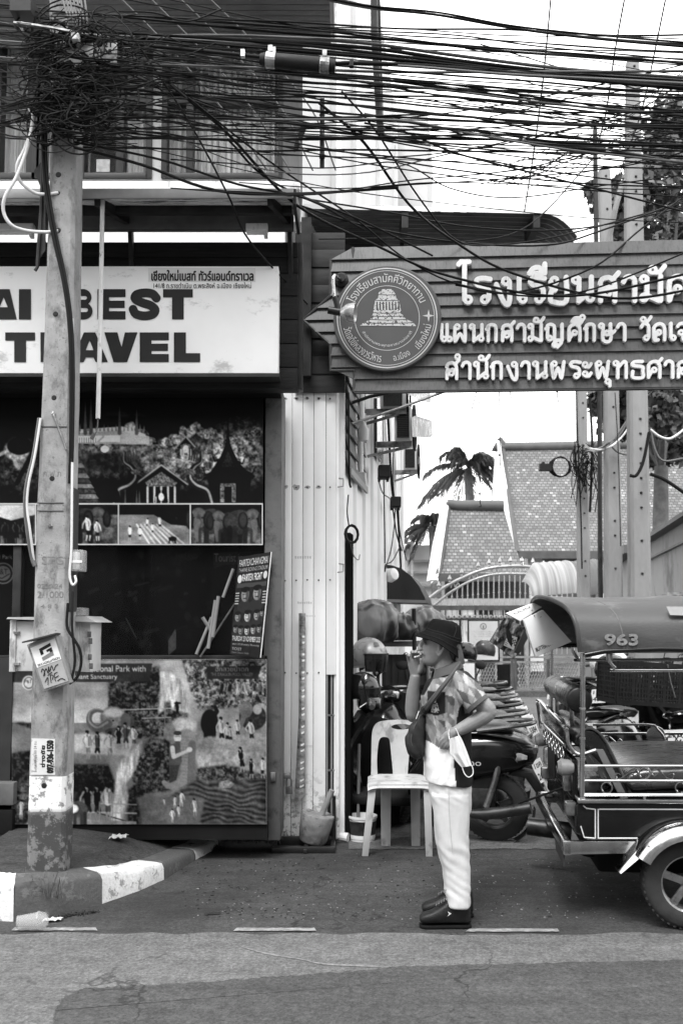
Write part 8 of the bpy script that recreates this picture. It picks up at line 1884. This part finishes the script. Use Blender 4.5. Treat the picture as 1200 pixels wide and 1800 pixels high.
# stupa left
for k in range(9): a.poly([(128, 806 + 9 * k), (140 + 4 * k, 806 + 9 * k), (146 + 4 * k, 814 + 9 * k), (128, 814 + 9 * k)], .34 if k % 2 else .2, tex=.2, cell=3)
# gabled hall with steep roof (centre)
def hall(cx, top, bot, w, eave, val=.55):
    a.poly([(cx, top), (cx + w, eave), (cx + w - 4, eave + 5), (cx + w * .72, eave - 2), (cx + w * .66, bot), (cx - w * .66, bot), (cx - w * .72, eave - 2), (cx - w + 4, eave + 5), (cx - w, eave)], .12)
    a.poly([(cx, top + 12), (cx + w * .62, eave - 3), (cx + w * .5, eave + 4), (cx - w * .5, eave + 4), (cx - w * .62, eave - 3)], val * .6, tex=.5, cell=2)
    a.line([(cx, top - 12), (cx, top + 3)], (.6, 2.5), .1); a.line([(cx - w, eave), (cx, top), (cx + w, eave)], 2.4, val * .9)
    for k in range(5):
        x = cx - w * .52 + w * 1.04 * k / 4; a.line([(x, eave + 5), (x, bot)], 3.5, val)
    for sg in (-1, 1): a.poly([(cx + sg * w * .02, eave + 10), (cx + sg * w * .22, eave + 16), (cx + sg * w * .26, bot), (cx + sg * w * .02, bot)], .05)
    a.line([(cx - w * .2, bot), (cx - w * .2, eave + 22)], 2, val); a.ell(cx, bot - 10, 5, 7, .6, tex=.4, cell=2)
hall(283, 818, 884, 46, 852)
a.ell(283, 842, 60, 26, .6, 12) if False else None
hall(326, 768, 800, 16, 786, .5)
# tall dark tiered hall on the right
a.poly([(400, 757), (405, 785), (418, 812), (434, 830), (448, 838), (440, 842), (436, 884), (370, 884), (366, 842), (352, 846), (368, 832), (384, 808), (395, 784)], .07)
a.poly([(400, 790), (412, 822), (388, 822)], .14, tex=.15, cell=3)
for (x, y, dx) in ((418, 812, 12), (434, 830, 14), (384, 808, -12), (368, 832, -12)): a.line([(x, y), (x + dx * .6, y + 4), (x + dx, y - 9)], (3, 1), .06)
a.line([(400, 735), (400, 760)], (.6, 3), .08); a.poly([(386, 850), (414, 850), (414, 884), (386, 884)], .3, tex=.5, cell=3); a.poly([(394, 856), (406, 856), (406, 884), (394, 884)], .05)
# serpent balustrades either side of the hall
for sg, cx in ((1, 232), (-1, 340)):
    k = lambda x, y: (cx + sg * x, y)
    pts = catmull([Vector((*k(-30, 884), 0)), Vector((*k(-22, 862), 0)), Vector((*k(-2, 852), 0)), Vector((*k(8, 838), 0)), Vector((*k(0, 822), 0)), Vector((*k(-12, 812), 0)), Vector((*k(-12, 796), 0))], 6)
    a.line([(p.x, p.y) for p in pts], (16, 15, 14, 11, 9, 7, 3), .14); a.line([(p.x - sg * 2, p.y) for p in pts], (4, 4, 3, 2, 1), .45)
    for q in range(5): a.line([k(-8 + q * 4, 812 - q), k(-14 + q * 5, 792 - q * 2)], (3, .6), .2)
    a.ell(*k(6, 830), 8, 5, .3, tex=.4, cell=2); a.line([k(8, 832), k(18, 838)], (4, 1), .25)
for u in range(205, 250, 5): a.line([(u, 884), (u, 862)], (4, 1), float(a.rng.uniform(.08, .3)))
a.poly([(180, 884), (186, 850), (196, 868), (206, 858), (214, 884)], .1)
a.a *= np.where(a.V < 700, np.clip((a.V - 688) / 12, .3, 1), 1)
# white rules and small photos
for (u0, u1) in ((-30, 62), (64, 207.5), (209, 333), (335, 460)):
    s_ = int((u0 + 40)); m = (a.U > u0) & (a.U < u1) & (a.V > 887) & (a.V < 956); nn = a.noise(9, 5, .65)
    a.a = np.where(m, .06 + .3 * nn * (a.V > 905) + .1 * nn, a.a)
a.elephant(165, 952, 60, .2, -1); a.elephant(100, 952, 55, .22)
for u, h, tp in ((156, 44, .5), (172, 36, .45)): a.person(u, 950, h, .75, tp, .12)
m = (a.U > 209) & (a.U < 333) & (a.V > 905) & (a.V < 956); a.a = np.where(m, .28 + .16 * a.noise(8, 4, .6, 4, 1), a.a)
a.poly([(209, 888), (333, 888), (333, 925), (300, 922), (270, 905), (209, 905)], .08, tex=.2, cell=5)
for k in range(7): a.line([(240 + k * 7, 922), (262 + k * 10, 955)], 3, .55 - .05 * (k % 2))
for u, v, h in ((228, 950, 26), (246, 948, 22), (258, 928, 17), (268, 940, 20), (281, 931, 24)): a.person(u, v, h, .7, .8, .1)
a.ell(303, 947, 7, 4, .05); a.line([(298, 947), (297, 954)], 2, .05); a.line([(307, 947), (308, 954)], 2, .05)
for u, h, f in ((356, 62, 1), (390, 56, 1), (436, 60, -1)): a.elephant(u, 955, h, .24, f)
a.elephant(20, 955, 60, .2); a.elephant(-8, 955, 50, .15); a.poly([(-30, 888), (62, 888), (62, 905), (20, 915), (-30, 900)], .5, tex=.1)
for u in (10, 30, 44): a.person(u, 954, 40, .3, .12, .06)
a.line([(0, 800), (18, 790), (30, 820)], 6, .5)
a.ell(30, 792, 22, 18, .5, 4, tex=.6, cell=4); a.ell(35, 785, 22, 15, .05, 2); a.line([(60, 790), (30, 850)], 8, .1)
a.photo(1.45)
for v in (886, 957): a.line([(-30, v), (461, v)], 2.4, .8)
for u in (63, 208, 334, 460.5): a.line([(u, 886), (u, 958)], 2.2, .8)
board(a, 'temple_poster', 'wide dark poster of temple halls over a row of small elephant photos', 6.60, k=PK)
# ---- dark shop window between the posters
a = Art(-30, 960, 470, 1157, .9, .03, 9)
n = a.noise(10, 5, .65); a.a = .015 + .085 * np.clip(n - .45, 0, 1) * 2
win = thing('shop_window', 'dark shop window with dim painted reflections between the two big posters', 'window', tuple(P(230, 1157, 6.62)))
for i in range(90):  # dim glass reflections painted into the backdrop colour as blobs and streaks
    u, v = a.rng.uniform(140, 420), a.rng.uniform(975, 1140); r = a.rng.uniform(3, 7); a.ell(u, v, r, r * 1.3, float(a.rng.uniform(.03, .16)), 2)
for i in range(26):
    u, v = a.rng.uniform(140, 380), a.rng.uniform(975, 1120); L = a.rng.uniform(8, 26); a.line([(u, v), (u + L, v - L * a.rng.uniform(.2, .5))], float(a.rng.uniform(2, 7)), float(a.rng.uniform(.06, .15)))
a.poly([(300, 980), (350, 962), (356, 974), (306, 994)], .1); a.text('THAILAND', 308, 974, 348, 984, .2, .2)
a.poly([(375, 972), (470, 968), (470, 990), (375, 994)], .13); a.text('Tourist in', 377, 974, 428, 989, .4, .5)
a.poly([(-30, 960), (27, 960), (27, 1157), (-30, 1157)], .055); a.line([(29.5, 960), (29.5, 1075)], 4, .14)
a.text('nal Park', -8, 976, 24, 984, .5, .4); a.ell(6, 1008, 19, 19, .32, 1); a.ell(6, 1008, 16.5, 16.5, .09, 1); a.ell(6, 1008, 13, 13, .3, 1); a.text('P&T', -5, 1000, 16, 1011, .08, .6); a.line([(-6, 1014), (4, 1017), (17, 1009)], 1.6, .08)
a.line([(222, 1087), (240, 1122)], 2.5, .22); a.poly([(296, 1126), (309, 1105), (310, 1140), (296, 1152)], .3, 0, tex=.2)
a.mesh('backdrop', [P(-30, 960, 6.70), P(470, 960, 6.70), P(470, 1157, 6.70), P(-30, 1157, 6.70)], PRINT, win, .8)
MB().pbox(32, 958, 470, 1158, 6.635, 6.641).build('pane', GLASSD if False else m_glass('shop glass', .12, .005, .03), win)
MB().pbox(24, 958, 34, 1158, 6.62, 6.69).build('mullion', DKM, win, bev=.003)
MB().pbox(-30, 1152, 470, 1160, 6.62, 6.68).build('sill', DKM, win, bev=.003)
# sticks and rolled prints leaning inside the window corner
for i, (x0, y0, x1, y1, w, mt) in enumerate(((352, 1155, 420, 1050, .007, PILLAR), (345, 1150, 372, 1085, .01, GRY), (366, 1140, 379, 1055, .012, GRY), (374, 1120, 384, 1048, .012, GRY), (356, 1085, 372, 1110, .012, GRY), (392, 1050, 410, 1000, .01, GRY))):
    o = MB().tube([P(x0, y0, 6.60), P(x1, y1, 6.615)], w, 8).build('rolled_print' if i else 'bamboo_stick', mt)
    tag(o, ['long thin stick leaning across the corner of the shop window', 'grey tube leaning lowest in the corner of the shop window', 'pale tall paper tube beside the leaning stick', 'grey paper tube right of the pale tall one', 'short grey tube tilted left in the shop window', 'pale roll tucked beside the fight poster'][i], 'stick' if i == 0 else 'paper roll', None if i == 0 else 'tubes leaning in the shop window corner')
# ---- waterfall and elephant collage
a = Art(21, 1159, 468, 1449, .9, .45, 5)
n = a.noise(30, 5); f6 = a.noise(5, 4, .7)
a.a = .42 + .25 * (n - .5)
a.a = np.where(a.V < 1290, a.a + .12 * np.clip((1290 - a.V) / 60, 0, 1), a.a)
cl = a.noise(26, 4, .6, 3, 1); a.a = np.where((a.U < 190) & (a.V < 1272), .34 + .34 * cl + .18 * np.clip((a.V - 1215) / 50, 0, 1), a.a)
def bush(pts, lo, hi, cell=5, soft=3, seed=0):
    m = a.pmask(pts, soft); nn = a.noise(cell, 4, .7); a.put(m, lo + (hi - lo) * np.clip((nn - .28) * 2.2, 0, 1))
bush([(190, 1200), (280, 1170), (285, 1240), (330, 1252), (330, 1290), (240, 1300), (190, 1255)], .03, .42, 5)
bush([(320, 1160), (468, 1160), (468, 1240), (350, 1250), (335, 1215)], .08, .62, 5)
bush([(21, 1270), (60, 1272), (140, 1290), (60, 1285)], .1, .35, 4); bush([(21, 1325), (60, 1320), (130, 1345), (190, 1345), (210, 1395), (21, 1405)], .03, .3, 5)
bush([(21, 1385), (60, 1370), (70, 1449), (21, 1449)], .12, .5, 5); bush([(230, 1360), (262, 1300), (300, 1300), (300, 1390), (240, 1400)], .04, .42, 5)
bush([(225, 1390), (252, 1370), (252, 1449), (225, 1449)], .05, .3, 4); bush([(95, 1385), (170, 1360), (175, 1395), (110, 1420)], .05, .25, 5)
# head banner
a.poly([(21, 1168), (268, 1166), (262, 1199), (21, 1200)], .22, tex=.05)
a.text('National Park with', 153, 1171, 258, 1183, .82, .55); a.text('Elephant Sanctuary', 116, 1186, 208, 1198, .82, .55)
a.ell(51, 1201, 11.5, 13, .72, 1); a.ell(51, 1201, 9.5, 11, .35, 1); a.ell(51, 1201, 7.5, 8.5, .7, 1); a.text('P&T', 45, 1196, 58, 1203, .1, .5)
# waterfalls
def fall(pts, seed):
    m = a.pmask(pts, 2.5); st = a.noise(5, 4, .65, 1, 5); a.put(m, .55 + .6 * (st - .35))
fall([(282, 1180), (300, 1182), (322, 1200), (332, 1230), (334, 1256), (300, 1248), (278, 1254), (281, 1215)], 1)
fall([(240, 1312), (250, 1303), (240, 1352), (222, 1380), (226, 1400), (215, 1449), (192, 1449), (200, 1395), (205, 1360), (215, 1335)], 2)
bush([(290, 1235), (300, 1233), (302, 1254), (286, 1254)], .1, .4, 4)
a.line([(210, 1249), (310, 1246)], 2, .55); a.line([(250, 1264), (300, 1262)], 2, .5); a.line([(290, 1246), (290, 1275)], 2, .4)
# notice of dark board top right
a.poly([(363, 1172), (460, 1170), (452, 1194), (363, 1194)], .17); a.text('ฮักสวยน้ำตก', 379, 1172, 437, 1182, .55, .2); a.text('THE DRAGON POOL VALLEY', 372, 1184, 446, 1190, .45, .1)
for k, u in enumerate((389, 403, 418, 432, 446, 458)): a.person(u, 1229 + (k % 2), 34, .62, (.15, .12, .6, .55, .2, .3)[k], (.1, .3, .6, .5, .55, .12)[k])
# river band and walkers
a.poly([(130, 1292), (240, 1290), (225, 1330), (130, 1325)], .62, 3, tex=.15, cell=8)
# big grey elephant head with raised trunk
a.ell(208, 1276, 30, 22, .26, 5, tex=.22, cell=5); a.ell(198, 1262, 22, 19, .42, 3, tex=.2, cell=4); a.ell(200, 1254, 18, 8, .62, 4); a.ell(221, 1268, 9, 14, .32, 2)
pts = catmull([Vector((190, 1274, 0)), Vector((172, 1283, 0)), Vector((158, 1272, 0)), Vector((159, 1256, 0)), Vector((170, 1250, 0)), Vector((180, 1252, 0))], 6); a.line([(p.x, p.y) for p in pts], (16, 13, 11, 9, 7, 5), .34)
a.line([(p.x - 1, p.y - 3) for p in pts], (4, 3, 2), .5); a.ell(199, 1268, 1.6, 1.3, .05)
for u, h, tp, lo, ar in ((155, 50, .7, .5, 0), (172, 48, .25, .1, .3), (193, 48, .62, .5, .3), (209, 40, .06, .06, 0), (222, 46, .3, .2, .6), (236, 40, .7, .3, 0)): a.person(u, 1331 + (4 if u < 200 else -14), h, .72, tp, lo, ar)
# man hugging a standing elephant (large)
a.ell(324, 1300, 25, 36, .42, 6, tex=.2, cell=4); a.ell(322, 1278, 22, 15, .58, 6, tex=.2, cell=4); a.ell(298, 1288, 11, 17, .42, 3, tex=.15)
pts = catmull([Vector((327, 1300, 0)), Vector((331, 1335, 0)), Vector((327, 1365, 0)), Vector((312, 1378, 0)), Vector((296, 1382, 0)), Vector((288, 1376, 0))], 6); a.line([(p.x, p.y) for p in pts], (34, 28, 21, 15, 11, 8), .46)
for q in range(14): a.line([(316 + q * .3, 1296 + q * 6), (336 - q * .6, 1298 + q * 6)], .8, .34, .6)
a.line([(338, 1310), (336, 1380)], 14, .36)
a.poly([(297, 1310), (316, 1306), (320, 1340), (313, 1352), (297, 1350)], .3, 0, tex=.06); a.poly([(297, 1346), (316, 1346), (310, 1372), (298, 1378)], .24, 0, tex=.1, cell=2)
a.line([(303, 1316), (305, 1332), (333, 1320)], (8, 7, 5), .66); a.ell(333, 1319, 5, 4.5, .7); a.ell(312, 1298, 6.5, 9, .68); a.ell(312, 1290, 7, 4, .22); a.line([(309.5, 1303), (314, 1303)], 1.1, .8); a.line([(308, 1296), (316, 1296)], .9, .2); a.ell(312, 1306, 5, 2.2, .3)
# man in black with hat on the bridge
a.person(312, 1262, 28, .3, .05, .05, 0, .06); a.ell(312, 1237, 6, 2, .05)
# right: black elephant, people in water
a.ell(368, 1272, 15, 24, .07, 2, tex=.06, cell=3); a.line([(372, 1262), (381, 1252), (378, 1243)], (12, 8, 5), .12); a.line([(362, 1285), (361, 1302)], 7, .06); a.line([(376, 1285), (376, 1302)], 7, .06)
a.ell(444, 1262, 24, 23, .2, 2, tex=.2, cell=4); a.ell(432, 1248, 12, 15, .4, 2, tex=.15, cell=3); a.line([(430, 1255), (424, 1275), (417, 1290)], (11, 7, 4), .38); a.ell(452, 1248, 8, 9, .55, 2)
a.poly([(345, 1298), (468, 1290), (468, 1316), (345, 1316)], .48, 4, tex=.2, cell=4)
for u, v, h, tp in ((390, 1309, 48, .6), (399, 1309, 38, .55), (418, 1300, 34, .6), (442, 1308, 42, .62), (405, 1308, 30, .5)): a.person(u, v, h, .75, tp, .12)
a.poly([(345, 1318), (468, 1316), (468, 1365), (345, 1375)], .5, 4, tex=.3, cell=6); bush([(345, 1352), (400, 1345), (468, 1365), (468, 1375), (345, 1380)], .08, .4, 4)
for u, v, h, tp, lo in ((425, 1358, 44, .12, .06), (441, 1369, 34, .1, .1), (461, 1369, 36, .72, .1)): a.person(u, v, h, .72, tp, lo)
# rice terraces lower right
tm = a.pmask([(345, 1372), (468, 1372), (468, 1449), (330, 1449), (300, 1400)], 3); wob = (a.noise(40, 2) - .5) * 30
tv = .24 + .07 * np.clip(np.sin((a.V + wob + (a.U - 345) * -.12) * .75), -1, 1) + .2 * (a.noise(7, 4) - .5); a.put(tm, tv); a.poly([(385, 1376), (400, 1372), (412, 1378), (405, 1386), (384, 1386)], .4, tex=.3, cell=3)
# pond and bathers
a.poly([(240, 1402), (330, 1398), (360, 1405), (350, 1449), (250, 1449)], .36, 3, tex=.12, cell=5)
for u, v, h in ((307, 1420, 20), (318, 1418, 26), (343, 1434, 30), (303, 1446, 24), (314, 1436, 20), (289, 1416, 12)): a.person(u, v, h, .8, .74, .6)
# three standing on a deck
a.line([(145, 1412), (240, 1415)], 2, .55); a.line([(145, 1428), (240, 1430)], 2.5, .6); a.line([(168, 1428), (240, 1449)], 2, .2); a.poly([(145, 1440), (240, 1444), (240, 1449), (145, 1449)], .5, tex=.2)
for u, tp, lo in ((155, .1, .15), (171, .08, .12), (190, .74, .25)): a.person(u, 1441, 62, .66, tp, lo)
for u in (147, 175, 198): a.line([(u, 1410), (u, 1445)], 1.6, .5)
a.person(38, 1440, 34, .85, .8, .75, .4); a.elephant(128, 1448, 40, .35); a.ell(126, 1422, 12, 8, .75, 2)
a.line([(21, 1159.7), (468, 1159.7)], 1.5, .3)
a.photo(.95)
lp = board(a, 'elephant_poster', 'tall collage poster of waterfalls, elephants and bathers leaning under the shop window', 6.50, tilt=.05, k=PK, edge=PAPER)
# ---- fight poster leaning at the window's right end
a = Art(404, 970, 479, 1156, 1.5, .15, 21)
def warp(u, v): return u, v
# painted upright, mapped on to a leaning board
a.a = .07 + .06 * a.noise(8); a.text('FAIRTEXCHIANGMAI', 408, 976, 475, 990, .75, .5); a.text('THAPAE BOXING STADIUM', 408, 993, 475, 1001, .65, .4)
a.text('FAIRTEX FIGHT', 418, 1005, 465, 1019, .85, .6); a.ell(412, 1013, 5, 8, .7); a.ell(471, 1010, 4.5, 7, .7); a.poly([(407, 1022), (476, 1022), (476, 1030), (407, 1030)], .22)
def face(u, v, s_, val=.55):
    a.ell(u, v + s_ * 1.7, s_ * 1.25, s_ * .9, .14); a.ell(u, v, s_ * .72, s_, val, 1, tex=.15, cell=2); a.ell(u, v - s_ * .75, s_ * .78, s_ * .42, .04)
    a.line([(u - s_ * .45, v - s_ * .08), (u - s_ * .12, v - s_ * .05)], s_ * .1, .2); a.line([(u + s_ * .12, v - s_ * .05), (u + s_ * .45, v - s_ * .08)], s_ * .1, .2); a.ell(u + s_ * .4, v + s_ * .2, s_ * .3, s_ * .75, val * .6, 2)
    a.line([(u - s_ * .25, v + s_ * .5), (u + s_ * .25, v + s_ * .5)], s_ * .13, .12); a.ell(u, v + s_ * .2, s_ * .12, s_ * .2, val * 1.25)
for (u, v, s_) in ((428, 1044, 13), (456, 1042, 13), (415, 1085, 9), (438, 1084, 10), (460, 1082, 9), (472, 1078, 6), (412, 1108, 7), (425, 1110, 8), (440, 1110, 8), (455, 1108, 8), (469, 1106, 7)): face(u, v, s_, float(a.rng.uniform(.4, .65)))
for k in range(5): a.line([(406, 1040 + 5 * k), (413, 1040 + 5 * k)], 2, .6); a.line([(470, 1040 + 5 * k), (477, 1040 + 5 * k)], 2, .6)
a.text('THURSDAY 23 NOVEMBER 2023', 407, 1121, 476, 1131, .8, .5); a.text('start 20.30 every Thursday', 408, 1134, 474, 1139, .6, .2); a.text('TICKET', 408, 1142, 432, 1148, .6, .3); a.text('Open Doors 19.00', 408, 1150, 450, 1154, .5, .1)
c = [P(419, 980, 6.56), P(476, 970, 6.56), P(457, 1156, 6.47), P(404, 1150, 6.47)]
fpst = thing('fight_poster', 'small leaning boxing fight poster with rows of fighters dated 23 November', 'poster', tuple((c[2] + c[3]) / 2))
a.mesh('print', c, PRINT, fpst, PK)
MB().prism([p + Vector((0, .003, 0)) for p in c], (.006, .012, 0)).build('backing_board', WHT, fpst)
# low dark cabinet left of the elephant poster
cab = thing('dark_cabinet', 'dark panelled cabinet at the left end of the shop front', 'cabinet', tuple(P(5, 1460, 6.5)))
MB().pbox(-80, 1158, 18, 1372, 6.52, 6.7).build('panel', gm('cabinet black', .02, .5, var=.3), cab)
MB().pbox(-80, 1376, 24, 1416, 6.44, 6.7).build('shelf_box', gm('cabinet grey', .12, .6, var=.3, s=5), cab, bev=.008)
MB().pbox(-80, 1424, 22, 1468, 6.45, 6.7).build('base', DARKI, cab, bev=.008)
